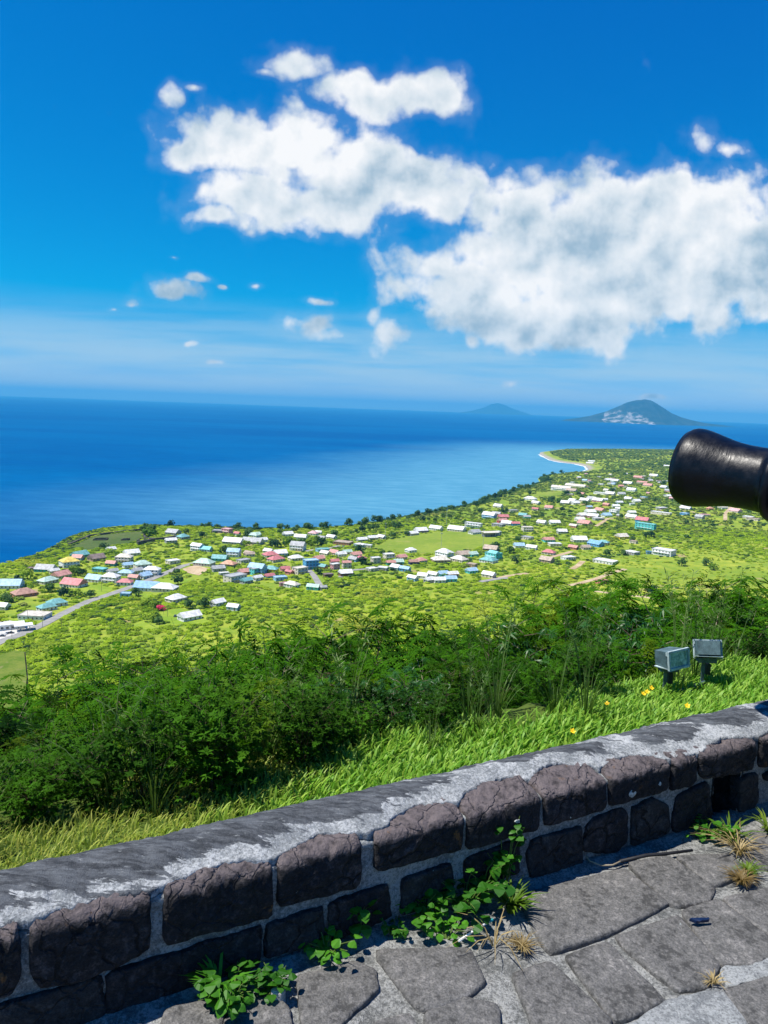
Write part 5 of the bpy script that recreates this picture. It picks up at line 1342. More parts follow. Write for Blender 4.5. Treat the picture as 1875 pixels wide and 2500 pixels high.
def build_scrub():
    r = np.random.RandomState(31)
    def src(nm, mat, seed, x, y, R, lab):
        me = clump_mesh('bush_' + nm, seed, 150, .21, .26, .46); me.materials.append(mat)
        o = link('bush', me); o.location = (x, y, float(terrain(x, y))); o.scale = (R, R, R); tag(o, lab, 'bush', None); return o
    s1 = src('lime', M_SCRUB, 301, -168, 560, 2.6, 'round lime-green bush on the lawn edge left of the white bungalow')
    s2 = src('green', M_BUSHG, 302, -158, 556, 2.9, 'round green bush on the lawn in front of the white bungalow')
    s3 = src('far', M_TREEF, 303, -118, 600, 2.4, 'small green bush right of the white bungalow')
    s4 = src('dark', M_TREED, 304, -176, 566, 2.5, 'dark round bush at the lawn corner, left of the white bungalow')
    # near slope
    n = 62000; rr = np.sqrt(r.uniform(290 ** 2, 1250 ** 2, n)); aa = np.radians(r.uniform(-31, 31, n)); x, y = rr * np.sin(aa), rr * np.cos(aa)
    d = coast_dist(x, y); town = in_zone(x, y)
    nz = np.array([noise.noise(Vector((a * .013, b * .013, 1))) + .5 * noise.noise(Vector((a * .045, b * .045, 4))) for a, b in zip(x, y)])
    # open pasture to the right, closed scrub to the left
    open_ = smooth01(90, 330, x + .12 * (y - 600)) * smooth01(1150, 900, rr)
    dens = np.where(town, .30, 1.0 - .80 * open_) * (.75 + .6 * nz)
    keep = (r.rand(n) < dens) & (d > 7); x, y, nz, open_, rr = x[keep], y[keep], nz[keep], open_[keep], rr[keep]
    ok = clear_of(x, y, .6); x, y, nz, open_, rr = x[ok], y[ok], nz[ok], open_[ok], rr[ok]
    P = np.column_stack([x, y]); S = r.uniform(1.3, 3.1, len(x)) * (1 - .35 * open_)
    k = r.rand(len(x)) + .28 * nz
    m1 = k < .68; m2 = (k >= .68) & (k < 1.0); m3 = k >= 1.0
    scatter('scrub', P[m1], S[m1] * 1.15, s1, 'lime-green scrub covering the slope below the thicket')
    scatter('scrub', P[m2], S[m2] * 1.1, s2, 'mid-green scrub mixed into the slope below the thicket')
    scatter('scrub', P[m3], S[m3] * 1.15, s4, 'dark bushes scattered through the slope below the thicket')
    # cliff edge round the fort: dark bushes added for the cloud shadow on it
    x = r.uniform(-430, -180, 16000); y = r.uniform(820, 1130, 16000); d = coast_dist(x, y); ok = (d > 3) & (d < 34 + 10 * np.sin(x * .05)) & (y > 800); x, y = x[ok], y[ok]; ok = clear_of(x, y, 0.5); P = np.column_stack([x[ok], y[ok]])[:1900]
    scatter('cloud_shadow_scrub', P, r.uniform(1.4, 3.0, len(P)), s4, 'dark scrub standing in for cloud shadow on the cliff edge round the ruined fort')
    x = r.uniform(-340, 520, 40000); y = r.uniform(1080, 2400, 40000); d = coast_dist(x, y); ok = (d > 4) & (d < 26 + 10 * np.sin(y * .021)); x, y = x[ok], y[ok]; ok = clear_of(x, y, 1.0); P = np.column_stack([x[ok], y[ok]])[:1100]
    scatter('shore_woodland', P, r.uniform(2.4, 5.2, len(P)), s4, 'dark belt of low woodland along the shore of the bay')
    # garden greenery between the houses
    x = r.uniform(-420, 900, 26000); y = r.uniform(520, 2300, 26000)
    ok = in_zone(x, y) & (coast_dist(x, y) > 15); x, y = x[ok], y[ok]; ok = clear_of(x, y, .4); P = np.column_stack([x[ok], y[ok]])[:2600]; S = r.uniform(1.8, 4.0, len(P)); k = np.arange(len(P)) % 3
    for j, sr in enumerate((s2, s3, s4)): scatter('garden_greenery', P[k == j], S[k == j], sr, ['green', 'leafy', 'dark'][j] + ' garden trees and bushes filling the gaps between the village houses')
    # far plain: woodland reads as a mass
    n = 64000; rr = np.sqrt(r.uniform(1150 ** 2, 5000 ** 2, n)); aa = np.radians(r.uniform(-6, 31, n)); x, y = rr * np.sin(aa), rr * np.cos(aa)
    d = coast_dist(x, y); keep = d > 14; x, y, d, rr = x[keep], y[keep], d[keep], rr[keep]
    nz = np.array([noise.noise(Vector((a * .0045, b * .0045, 9))) + .6 * noise.noise(Vector((a * .016, b * .016, 2))) for a, b in zip(x, y)])
    keep = r.rand(len(x)) < (.62 + .9 * nz + .3 * smooth01(120, 20, d)); x, y, nz, rr = x[keep], y[keep], nz[keep], rr[keep]
    beach = (coast_dist(x, y) < 48) & (x < 1100) & (y > 2500); x, y, nz, rr = x[~beach], y[~beach], nz[~beach], rr[~beach]
    ok = clear_of(x, y, 1.0); x, y, nz, rr = x[ok], y[ok], nz[ok], rr[ok]
    P = np.column_stack([x, y]); S = r.uniform(2.2, 5.0, len(x)) * (1 + .35 * smooth01(1500, 4000, rr)); k = r.rand(len(x)) + .5 * nz
    scatter('woodland', P[k < .92], S[k < .92], s3, 'green trees and bushes covering the far plain towards the spit')
    scatter('woodland', P[k >= .92], S[k >= .92], s4, 'darker tree clumps on the far plain towards the spit')
    # hillside below the thicket, seen at the left
    n = 5000; rr = np.sqrt(r.uniform(22 ** 2, 300 ** 2, n)); aa = np.radians(r.uniform(-38, 36, n)); x, y = rr * np.sin(aa), rr * np.cos(aa)
    q = wall_q(x, y); bx = np.array(BASTION); far = np.hypot(x - bx[:, 0].mean(), y - bx[:, 1].mean()) > 9.5
    keep = (q > 20) & far; P = np.column_stack([x, y])[keep]; S = r.uniform(1.0, 2.4, keep.sum())
    h = r.rand(len(P)) < .5
    scatter('hillside_scrub', P[h], S[h], s2, 'green scrub on the steep hillside below the thicket')
    scatter('hillside_scrub', P[~h], S[~h], s1, 'lime scrub on the steep hillside below the thicket')
build_scrub()

# ------------------------------------------------------------------ plants: building blocks
def frond(nl=7, lw=0.055, ll=0.20, droop=0.45):
    """feathery leaf of unit length along +X: leaflets in pairs, one quad each"""
    V = []; F = []
    def leaflet(x, side, L, w):
        z = -droop * x * x
        d = np.array([0.45, side * 0.89, -0.25]); d /= np.linalg.norm(d)
        p = np.array([x, 0, z]); c = np.array([0.89, -side * 0.45, 0.0])
        b = len(V)
        V.extend([p, p + d * L * 0.5 + c * w, p + d * L, p + d * L * 0.45 - c * w]); F.append((b, b + 1, b + 2, b + 3))
    for k in range(nl):
        x = 0.15 + 0.8 * k / (nl - 1); L = ll * math.sin(math.pi * (0.25 + 0.6 * k / (nl - 1))) * 1.1
        leaflet(x, 1, L, lw); leaflet(x, -1, L, lw)
    b = len(V); z0, z1 = 0.0, -droop
    V.extend([np.array([0, -.008, 0]), np.array([1.05, 0, -droop * 1.1]), np.array([0, .008, 0]), np.array([0.5, 0, -droop * .25 + .01])]); F.append((b, b + 1, b + 2, b + 3))
    return np.array(V), np.array(F)

def blade_leaf(w=0.16, droop=0.35, fold=0.05):
    """simple pointed leaf of unit length"""
    V = np.array([(0, 0, 0), (0.35, w, fold - droop * .12), (1, 0, -droop), (0.35, -w, fold - droop * .12)]); return V, np.array([(0, 1, 2, 3)])

def whorl(n, unit, up, seed):
    """n unit leaves radiating from a twig tip"""
    r = np.random.RandomState(seed); Vs = []; Fs = []; b = 0
    UV, UF = unit
    for k in range(n):
        a = 2 * np.pi * (k + r.uniform(-.3, .3)) / n; e = r.uniform(*up); s = r.uniform(.75, 1.15)
        ca, sa, ce, se = np.cos(a), np.sin(a), np.cos(e), np.sin(e)
        M = np.array([[ca * ce, -sa, -ca * se], [sa * ce, ca, -sa * se], [se, 0, ce]])
        Vs.append((UV * s) @ M.T); Fs.append(UF + b); b += len(UV)
    return np.concatenate(Vs), np.concatenate(Fs)

def rand_rot(r, tilt):
    a = r.uniform(0, 2 * np.pi); t = r.uniform(0, tilt); b = r.uniform(0, 2 * np.pi)
    Rz = Matrix.Rotation(a, 3, 'Z'); Rt = Matrix.Rotation(t, 3, Vector((math.cos(b), math.sin(b), 0)))
    return np.array(Rt @ Rz)

def make_plant(name, seed, height, spread, stems, tips, units, size, wood_r, crown_lo=0.25, flat=0.0, tilt=0.9, bare=3):
    """multi-stemmed small tree. returns (wood mesh, crown mesh), both rooted at the origin"""
    r = np.random.RandomState(seed); mb = MB(); P = []
    per = max(1, tips // stems)
    for k in range(stems):
        a = 2 * np.pi * (k + r.uniform(-.35, .35)) / stems; lean = r.uniform(.25, 1.0) * spread
        hk = height * r.uniform(.72, 1.0)
        top = np.array([np.cos(a) * lean, np.sin(a) * lean, hk])
        mid = top * np.array([.35, .35, .5]) + r.uniform(-.08, .08, 3) * height * .4
        root = np.array([np.cos(a), np.sin(a), 0]) * 0.05
        pts = [root, (root + mid) / 2 + r.uniform(-.03, .03, 3), mid, (mid + top) / 2 + r.uniform(-.05, .05, 3), top]
        pts[0][2] = -0.25
        mb.tube(pts, [wood_r, wood_r * .8, wood_r * .6, wood_r * .35, wood_r * .12], 5, False)
        for j in range(per):
            t = r.uniform(crown_lo, 1.0)
            i = min(3, int(t * 4)); f = t * 4 - i
            bp = pts[i] * (1 - f) + pts[i + 1] * f
            ph = r.uniform(0, 2 * np.pi); ln = spread * r.uniform(.25, .85) * (1.15 - .55 * t)
            rise = ln * r.uniform(-.05, .75) * (1 - flat)
            tip = bp + np.array([np.cos(ph) * ln, np.sin(ph) * ln, rise])
            tip[2] = max(tip[2], height * 0.06)
            if j % bare == 0: mb.tube([bp, (bp + tip) / 2 + np.array([0, 0, ln * .06]), tip], [wood_r * .28, wood_r * .18, wood_r * .08], 3, False)
            P.append(tip)
            if r.rand() < .5: P.append((bp * .4 + tip * .6) + r.uniform(-.06, .06, 3))
    Vs = []; Fs = []; b = 0
    for p in P:
        UV, UF = units[r.randint(len(units))]
        M = rand_rot(r, tilt) * size * r.uniform(.7, 1.25)
        Vs.append(UV @ M.T + p); Fs.append(UF + b); b += len(UV)
    return mb.me(name + '_wood'), mesh_np(name + '_leaves', np.concatenate(Vs), np.concatenate(Fs))

class Kind:
    """a plant kind: wood + leaf mesh shared by all its copies"""
    def __init__(s, name, wood, leaves, mw, ml):
        s.name, s.w, s.l = name, wood, leaves
        wood.materials.append(mw); leaves.materials.append(ml); s.h = max(v.co.z for v in leaves.vertices)
    def put(s, loc, scale, rz, label, cat, group, name=None, lean=(0, 0)):
        root = empty(name or s.name, loc, rz); root.scale = (scale, scale, scale) if not isinstance(scale, tuple) else scale
        root.rotation_euler = (lean[0], lean[1], rz)
        t = link('trunk', s.w, None, root); c = link('crown', s.l, None, root)
        tag(root, label, cat, group); return root

M_WOOD = paint('twig_bark', (0.11, 0.085, 0.055), 0.9, 0.3, 6, 0.1)
M_WOODP = paint('pale_twig', (0.24, 0.20, 0.14), 0.9, 0.3, 6, 0.1)
M_LF1 = leaf_mat('feather_leaf', (0.003, 0.024, 0.001), (0.044, 0.150, 0.004), (0.092, 0.138, 0.004), 0.34, 0.8, 0.75, 0.06, 0.6)
M_LF2 = leaf_mat('shrub_leaf', (0.007, 0.038, 0.002), (0.060, 0.180, 0.008), (0.120, 0.175, 0.008), 0.36, 1.0, 0.7, 0.08, 0.5)
M_LF3 = leaf_mat('long_leaf', (0.008, 0.050, 0.005), (0.030, 0.120, 0.010), None, 0.30, 1.0, 0.42, 0.4)
M_LF4 = leaf_mat('weed_leaf', (0.025, 0.115, 0.008), (0.080, 0.270, 0.015), None, 0.35, 9.0, 0.5, 0.3)

fr = frond(5, .075, .32, .5); fr2 = frond(4, .095, .38, .65)
W_FEATHER = [whorl(6, fr, (-.25, .7), 1), whorl(6, fr, (-.4, .5), 2), whorl(7, fr2, (-.3, .6), 3)]
W_LONG = [whorl(9, blade_leaf(.10, .45), (-.3, .8), 4), whorl(8, blade_leaf(.11, .6), (-.5, .5), 5)]
W_SHRUB = [whorl(7, blade_leaf(.30, .2), (-.2, .9), 6), whorl(6, frond(5, .09, .26, .3), (-.2, .9), 7), whorl(8, blade_leaf(.24, .3), (-.4, .7), 8)]

KF = [Kind('feathery_tree', *make_plant('feather%d' % i, 20 + i, 3.4, 1.15, 6 + i % 3, 300, W_FEATHER, .195, .028, .22, .1), M_WOODP if i % 2 else M_WOOD, M_LF1) for i in range(5)]
KS = [Kind('leafy_shrub', *make_plant('shrub%d' % i, 40 + i, 1.5, .75, 7, 330, W_SHRUB, .08, .014, .12, .1), M_WOOD, M_LF2) for i in range(3)]
KL = [Kind('long_leaved_tree', *make_plant('longleaf%d' % i, 60 + i, 3.0, 1.3, 7, 560, W_LONG, .13, .03, .15, .1), M_WOOD, M_LF3) for i in range(2)]

SIL = [(-45, -0.35), (-31.8, -0.3435), (-27.0, -0.3350), (-24.4, -0.3200), (-18.9, -0.3120), (-14.6, -0.3000), (-11.3, -0.2860), (-7.1, -0.3006), (-2.4, -0.2799), (3.8, -0.2923), (6.9, -0.2776), (11.4, -0.2602), (14.3, -0.2391), (17.2, -0.2285), (21.2, -0.2098), (24.6, -0.1947), (27.1, -0.2111), (31.2, -0.1951), (45, -0.2)]
def sil_top(x, y):
    az = math.degrees(math.atan2(x, y)); return EYE + math.hypot(x, y) * np.interp(az, [p[0] for p in SIL], [p[1] for p in SIL])

def sq(s, q):
    p = WALL_O + WALL_U * s - WALL_N * q; return float(p[0]), float(p[1])

def build_thicket():
    r = random.Random(3)
    GT = 'trees of the thicket below the grass bank'; GS = 'shrubs along the edge of the thicket'
    def side(s): return 'at the left edge of the view' if s < -4 else 'left of the middle' if s < 0 else 'right of the middle' if s < 4 else 'around the two floodlights'
    for q0, n, hj in ((5.4, 24, .62), (7.2, 22, .82), (9.4, 18, 1.0), (12.0, 20, 1.0), (15.5, 16, .95)):
        rowname = {5.4: 'front row', 7.2: 'second row', 9.4: 'middle', 12.0: 'back', 15.5: 'farthest row'}[q0]
        for i in range(n):
            s = -9.5 + 22 * (i + r.uniform(-.3, .3)) / n * (1 + q0 * .03); q = q0 + r.uniform(-.7, .7)
            x, y = sq(s, q); g = float(terrain(x, y)); top = sil_top(x, y)
            want = (top - g)
            h = max(1.2, min(want * (r.uniform(.80, 1.06) if hj >= .95 else r.uniform(.58, .94) if hj > .7 else r.uniform(.5, .85)), 7.0))
            k = r.choice(KF)
            if q < 6.5 and abs(math.atan2(x, y) - .385) < .08: continue
            az = math.degrees(math.atan2(x, y))
            if r.random() < .10 and q0 < 7: k = r.choice(KL)
            k.put((x, y, g), h / k.h, r.uniform(0, 6.28), ('feathery dark-green tree' if k in KF else 'glossy long-leaved tree') + ', %s of the thicket, %s' % (rowname, side(s)), 'tree', GT if k in KF else 'long-leaved trees of the thicket')
    # the bushy tree with hanging leaves behind the floodlights, and the tall one that breaks the skyline
    for (az, d, k, lab) in ((16.8, 14.2, KL[0], 'round bushy tree with long drooping leaves, behind the left floodlight'), (23.4, 15.5, KF[1], 'tallest feathery tree, its crown rising behind the right floodlight')):
        x, y = d * math.sin(rad(az)), d * math.cos(rad(az)); g = float(terrain(x, y)); h = (sil_top(x, y) - g) * (1.0 if k is KL[0] else 1.08)
        k.put((x, y, g), h / k.h, 1.0, lab, 'tree', None)
    for i in range(72):
        s = -7.5 + 19 * (i + r.uniform(-.4, .4)) / 46; q = r.uniform(3.5, 5.0)
        if i >= 46: s = r.uniform(-6.5, 2.0); q = r.uniform(3.35, 4.3)
        x, y = sq(s, q)
        if min(math.hypot(x - 3.09, y - 7.97), math.hypot(x - 3.55, y - 8.12)) < .8 or (abs(math.atan2(x, y) - .385) < .09 and math.hypot(x, y) < 8.6): continue
        g = float(terrain(x, y)); k = r.choice(KS)
        hs_ = max(.38, min(1.5, (sil_top(x, y) - g) * r.uniform(.4, .8)))
        k.put((x, y, g - .05), hs_ / k.h, r.uniform(0, 6.28), 'low leafy shrub between thicket and grass, ' + side(s), 'shrub', GS)
build_thicket()

# ------------------------------------------------------------------ grass bank outside the parapet
def build_grass():
    r = np.random.RandomState(5)
    n = 66000
    s = r.uniform(-6.5, 9.0, n); q = 1.5 + 3.3 * r.rand(n) ** .85
    # ragged far edge
    edge = 3.80 + .45 * smooth01(-1, -3, s) + .35 * np.sin(s * 1.3 + .5) + .25 * np.sin(s * 3.1)
    keep = q < edge + r.uniform(-.2, .3, n); s, q, edge = s[keep], q[keep], edge[keep]; n = len(s)
    x = WALL_O[0] + WALL_U[0] * s - WALL_N[0] * q; y = WALL_O[1] + WALL_U[1] * s - WALL_N[1] * q
    z = terrain(x, y)
    lush = smooth01(-0.2, 1.8, s + .5 * np.sin(q * 3))            # right half: broad fresh blades; left half: fine, seeding, straw-green
    L = (0.10 + .08 * r.rand(n)) * (0.75 + .35 * lush) * (1 + .35 * smooth01(edge - .6, edge, q)); w = (.0035 + .004 * r.rand(n)) * (0.8 + 1.0 * lush)
    a = r.uniform(0, 2 * np.pi, n); ln = L * (.15 + .5 * r.rand(n))
    dx, dy = np.cos(a) * ln + .02, np.sin(a) * ln - .01
    px, py = -np.sin(a) * w, np.cos(a) * w
    rows = []
    for t, wt in ((0, .8), (.4, 1), (.75, .7), (1.0, .08)):
        cx, cy, cz = x + dx * t ** 1.8, y + dy * t ** 1.8, z - .02 + L * (t - .22 * t ** 3)
        rows.append(np.stack([cx - px * wt, cy - py * wt, cz], 1)); rows.append(np.stack([cx + px * wt, cy + py * wt, cz], 1))
    V = np.stack(rows, 1)            # n, 8, 3
    b = np.arange(n)[:, None] * 8
    F = np.concatenate([b + np.array([[0, 1, 3, 2]]), b + np.array([[2, 3, 5, 4]]), b + np.array([[4, 5, 7, 6]])])
    me = mesh_np('grass', V.reshape(-1, 3), F)
    tone = np.repeat(np.clip(lush + r.uniform(-.25, .25, n), 0, 1), 8); attr_float(me, 'tone', tone)
    attr_float(me, 'var', np.repeat(r.rand(n), 8))
    bb = NB('grass_blades'); v = bb.attr('var')
    c0 = bb.mix(v, (0.27, 0.37, 0.035), (0.54, 0.55, 0.13)); c1 = bb.mix(v, (0.120, 0.330, 0.018), (0.320, 0.530, 0.060))
    c = bb.mix(bb.attr('tone'), c0, c1)
    pr = bb.prin(c, .5, None, .3); t = bb.n('BsdfTranslucent'); bb.put(t.inputs['Color'], c)
    ms = bb.n('MixShader'); ms.inputs[0].default_value = .42; bb.L.new(pr, ms.inputs[1]); bb.L.new(t.outputs[0], ms.inputs[2])
    tag(link('grass', me, bb.done(ms.outputs[0])), 'bright green grass growing on the bank outside the parapet', 'grass', kind='stuff')
build_grass()

def grass_clump_mesh(name, n, L, w, seed, spread=.12, heads=0, arch=.6, up=.0):
    r = np.random.RandomState(seed); mb_v = []; F = []; b = 0
    for k in range(n):
        a = r.uniform(0, 6.283); l = L * r.uniform(.55, 1.0); o = r.uniform(0, spread * .4) ; out = l * arch * r.uniform(.3, 1)
        c, s_ = math.cos(a), math.sin(a); pw = np.array([-s_, c, 0]) * w * r.uniform(.6, 1.2)
        pts = []
        for t, wt in ((0, .7), (.35, 1), (.7, .75), (1, .08)):
            p = np.array([c * (o + out * t ** 1.6), s_ * (o + out * t ** 1.6), l * (t - (.45 - up) * arch * t ** 2.4)])
            pts += [p - pw * wt, p + pw * wt]
        mb_v += pts; F += [(b, b + 1, b + 3, b + 2), (b + 2, b + 3, b + 5, b + 4), (b + 4, b + 5, b + 7, b + 6)]; b += 8
    for k in range(heads):          # thin seeding stalks with spikelets
        a = r.uniform(0, 6.283); l = L * r.uniform(1.3, 1.9); out = l * r.uniform(.1, .35); c, s_ = math.cos(a), math.sin(a)
        pw = np.array([-s_, c, 0]) * .0028
        p0 = np.zeros(3); p1 = np.array([c * out * .4, s_ * out * .4, l * .6]); p2 = np.array([c * out, s_ * out, l * .97])
        mb_v += [p0 - pw, p0 + pw, p1 - pw, p1 + pw, p2 - pw * .6, p2 + pw * .6]; F += [(b, b + 1, b + 3, b + 2), (b + 2, b + 3, b + 5, b + 4)]; b += 6
        for m in range(14):
            t = r.uniform(.55, 1.0); p = p1 * (1 - (t - .55) / .45) + p2 * ((t - .55) / .45); d = r.uniform(-1, 1, 3) * .07; d[2] = abs(d[2]) * .4 + .02; e = np.array([.004, -.004, 0])
            mb_v += [p, p + d * .5 + e, p + d, p + d * .5 - e]; F.append((b, b + 1, b + 2, b + 3)); b += 4
    return mesh_np(name, np.array(mb_v), np.array(F))

M_WISP = leaf_mat('wispy_grass', (0.06, 0.13, 0.02), (0.17, 0.25, 0.07), None, .35, 3.0)
M_TUFT = leaf_mat('tuft_grass', (0.085, 0.17, 0.012), (0.22, 0.30, 0.03), None, .35, 14.0)
M_STRAW = leaf_mat('dry_straw', (0.16, 0.11, 0.035), (0.42, 0.33, 0.16), None, .25, 20.0)
def build_wisps():
    r = random.Random(9)
    ms = [grass_clump_mesh('wisp%d' % i, 26, .62, .006, 70 + i, .2, 7, .55) for i in range(3)]
    for m in ms: m.materials.append(M_WISP)
    for i in range(54):
        s = -6 + 17 * (i + r.uniform(-.45, .45)) / 54; q = 3.4 + r.uniform(-.2, .9)
        x, y = sq(s, q)
        if abs(math.atan2(x, y) - .385) < .075 and math.hypot(x, y) < 8.6: continue
        o = link('tall_grass', r.choice(ms)); o.location = (x, y, float(terrain(x, y)) - .03)
        o.rotation_euler = (0, 0, r.uniform(0, 6.28)); k = r.uniform(.7, 1.35); o.scale = (k, k, k)
        tag(o, 'wispy tuft of tall seeding grass where the bank meets the thicket', 'grass tuft', 'tall grass tufts along the thicket', 'thing')
build_wisps()

def build_flowers():
    mp = paint('yellow_petal', (0.80, 0.55, 0.01), .5, .1); mg = paint('flower_stem', (0.06, 0.2, 0.02), .6, .2)
    pet = MB()
    for k in range(5):
        a = k * 2 * math.pi / 5; d = Vector((math.cos(a), math.sin(a), .25)); e = Vector((-math.sin(a), math.cos(a), 0))
        pet.add([Vector((0, 0, 0)), d * .018 + e * .014, d * .034 + Vector((0, 0, .004)), d * .018 - e * .014], [(0, 1, 2, 3)])
    eye = MB().tube([(0, 0, -.002), (0, 0, .008)], [.007, .005], 8)
    stem = MB().tube([(0, 0, -.32), (.015, .01, -.15), (0, 0, 0)], [.003, .0025, .002], 5)
    pm, em, sm = pet.me('petals'), eye.me('flower_eye'), stem.me('stem'); pm.materials.append(mp); em.materials.append(paint('flower_centre', (.6, .3, .01))); sm.materials.append(mg)
    spots = [(1585, 'upper bloom of the yellow pair left of the floodlight post'), (1580, 'lower bloom of the yellow pair left of the floodlight post'), (1571, 'yellow flower standing a little apart, leftmost of three by the floodlight'), (1482, 'single yellow flower in the grass midway along the bank'), (1678, 'yellow flower in the grass in front of the two floodlights'), (1398, 'yellow flower at the edge of the parapet cap')]
    for (x, y, z), (_, lab) in zip([(2.72, 7.40, 187.33), (2.69, 7.42, 187.28), (2.614, 7.306, 187.3), (2.172, 7.009, 187.3), (2.94, 7.03, 187.3), (1.689, 6.342, 187.3)], spots):
        root = empty('yellow_flower', (x, y, z)); root.rotation_euler = (rng.uniform(.3, .7), rng.uniform(-.3, .3), 0); root.scale = (.85, .85, .85)
        link('petals', pm, None, root); link('centre', em, None, root); link('stem', sm, None, root)
        tag(root, lab, 'flower', 'yellow flowers in the grass')
build_flowers()

# ------------------------------------------------------------------ fort platform: parapet and paving
UPPER = [    # face outlines of the top course, (along the wall, height) in metres
    [(-1.027, 0.305), (-0.976, 0.297), (-0.972, 0.193), (-0.989, 0.146), (-1.032, 0.138)],
    [(-0.938, 0.297), (-0.895, 0.308), (-0.773, 0.309), (-0.662, 0.314), (-0.658, 0.300), (-0.661, 0.161), (-0.701, 0.139), (-0.804, 0.123), (-0.919, 0.130), (-0.944, 0.171)],
    [(-0.616, 0.328), (-0.558, 0.347), (-0.336, 0.329), (-0.330, 0.304), (-0.318, 0.148), (-0.487, 0.157), (-0.611, 0.149), (-0.621, 0.176)],
    [(-0.294, 0.325), (-0.050, 0.319), (-0.036, 0.297), (-0.042, 0.163), (-0.285, 0.169), (-0.298, 0.185)],
    [(0.020, 0.308), (0.326, 0.309), (0.335, 0.280), (0.325, 0.193), (0.035, 0.194), (0.014, 0.213)],
    [(0.348, 0.304), (0.621, 0.318), (0.643, 0.307), (0.639, 0.189), (0.363, 0.180), (0.351, 0.197)],
    [(0.659, 0.310), (0.924, 0.319), (0.935, 0.306), (0.946, 0.190), (0.673, 0.188)],
    [(0.977, 0.301), (1.262, 0.320), (1.273, 0.310), (1.256, 0.198), (0.982, 0.197), (0.967, 0.215)],
    [(1.299, 0.352), (1.417, 0.330), (1.412, 0.205), (1.393, 0.185), (1.287, 0.192), (1.286, 0.285)],
    [(1.428, 0.339), (1.749, 0.301), (1.767, 0.239), (1.750, 0.186), (1.626, 0.187), (1.528, 0.195), (1.461, 0.206), (1.444, 0.232)],
    [(1.800, 0.300), (1.948, 0.301), (1.971, 0.164), (1.806, 0.181), (1.796, 0.192)],
]
LOWER = [
    [(-1.081, 0.112), (-0.782, 0.112), (-0.780, -0.017), (-1.084, -0.006)],
    [(-0.766, 0.111), (-0.346, 0.119), (-0.354, 0.006), (-0.510, -0.016), (-0.768, -0.030)],
    [(-0.329, 0.118), (-0.161, 0.123), (-0.158, 0.017), (-0.331, 0.022)],
    [(-0.135, 0.126), (0.058, 0.136), (0.073, 0.025), (-0.125, 0.013)],
    [(0.118, 0.132), (0.289, 0.147), (0.302, 0.054), (0.119, 0.018)],
    [(0.350, 0.143), (0.560, 0.159), (0.572, 0.043), (0.349, 0.042)],
    [(0.626, 0.142), (0.842, 0.141), (0.859, -0.004), (0.638, -0.003), (0.606, 0.091)],
    [(0.869, 0.134), (0.930, 0.164), (1.033, 0.167), (1.064, 0.141), (1.071, 0.033), (1.021, -0.000), (0.868, 0.046)],
    [(1.091, 0.157), (1.199, 0.168), (1.275, 0.124), (1.297, 0.025), (1.217, 0.005), (1.107, 0.009)],
    [(1.329, 0.151), (1.492, 0.177), (1.548, -0.035), (1.330, 0.009), (1.315, 0.052)],
    [(1.725, 0.156), (1.789, 0.149), (1.815, 0.038), (1.771, -0.012), (1.729, -0.011), (1.701, 0.034), (1.690, 0.139)],
    [(1.843, 0.135), (1.972, 0.158), (1.980, 0.107), (1.855, 0.114)],
]
PAVERS = [   # outlines on the platform, (x, y) in metres
    [(0.560, 2.412), (0.896, 2.563), (0.986, 2.375), (0.966, 2.355), (0.766, 2.231), (0.550, 2.117), (0.528, 2.183), (0.508, 2.368)],
    [(0.928, 2.588), (1.090, 2.646), (1.178, 2.469), (1.131, 2.404), (1.021, 2.368), (0.990, 2.386)],
    [(1.126, 2.648), (1.319, 2.673), (1.349, 2.568), (1.207, 2.493), (1.180, 2.491)],
    [(1.406, 2.821), (1.558, 2.858), (1.676, 2.880), (1.524, 2.590), (1.430, 2.596), (1.373, 2.652)],
    [(1.191, 2.407), (1.368, 2.470), (1.470, 2.486), (1.329, 2.217), (1.256, 2.239), (1.225, 2.302)],
    [(1.025, 2.329), (1.166, 2.396), (1.242, 2.221), (1.200, 2.134), (1.131, 2.098), (1.042, 2.102)],
    [(0.774, 2.196), (0.999, 2.308), (1.032, 2.093), (0.963, 2.006), (0.874, 1.987), (0.782, 2.145)],
    [(0.591, 2.095), (0.730, 2.168), (0.817, 1.949), (0.789, 1.926), (0.676, 1.868), (0.658, 1.873)],
    [(0.419, 2.016), (0.536, 2.076), (0.645, 1.866), (0.611, 1.778), (0.470, 1.760), (0.447, 1.844)],
    [(1.014, 1.986), (1.158, 2.038), (1.275, 2.059), (1.144, 1.813), (1.026, 1.808), (1.032, 1.884)],
    [(1.257, 2.204), (1.346, 2.192), (1.283, 2.075), (1.187, 2.062)],
    [(-0.183, 1.981), (-0.041, 2.043), (0.017, 2.014), (0.024, 1.939), (-0.033, 1.873), (-0.062, 1.825), (-0.069, 1.767), (-0.149, 1.764), (-0.185, 1.951)],
    [(0.033, 2.096), (0.299, 2.118), (0.324, 1.984), (0.280, 1.937), (0.168, 1.876), (0.137, 1.895), (0.033, 2.063)],
    [(0.167, 1.862), (0.272, 1.915), (0.351, 1.898), (0.344, 1.773), (0.268, 1.728), (0.155, 1.735)],
    [(0.041, 1.823), (0.109, 1.853), (0.138, 1.795), (0.135, 1.722), (-0.007, 1.716), (-0.029, 1.769)],
    [(-0.317, 1.887), (-0.261, 1.911), (-0.211, 1.858), (-0.179, 1.720), (-0.349, 1.713), (-0.357, 1.824)],
    [(-0.521, 1.837), (-0.440, 1.868), (-0.380, 1.837), (-0.373, 1.712), (-0.514, 1.694)],
]
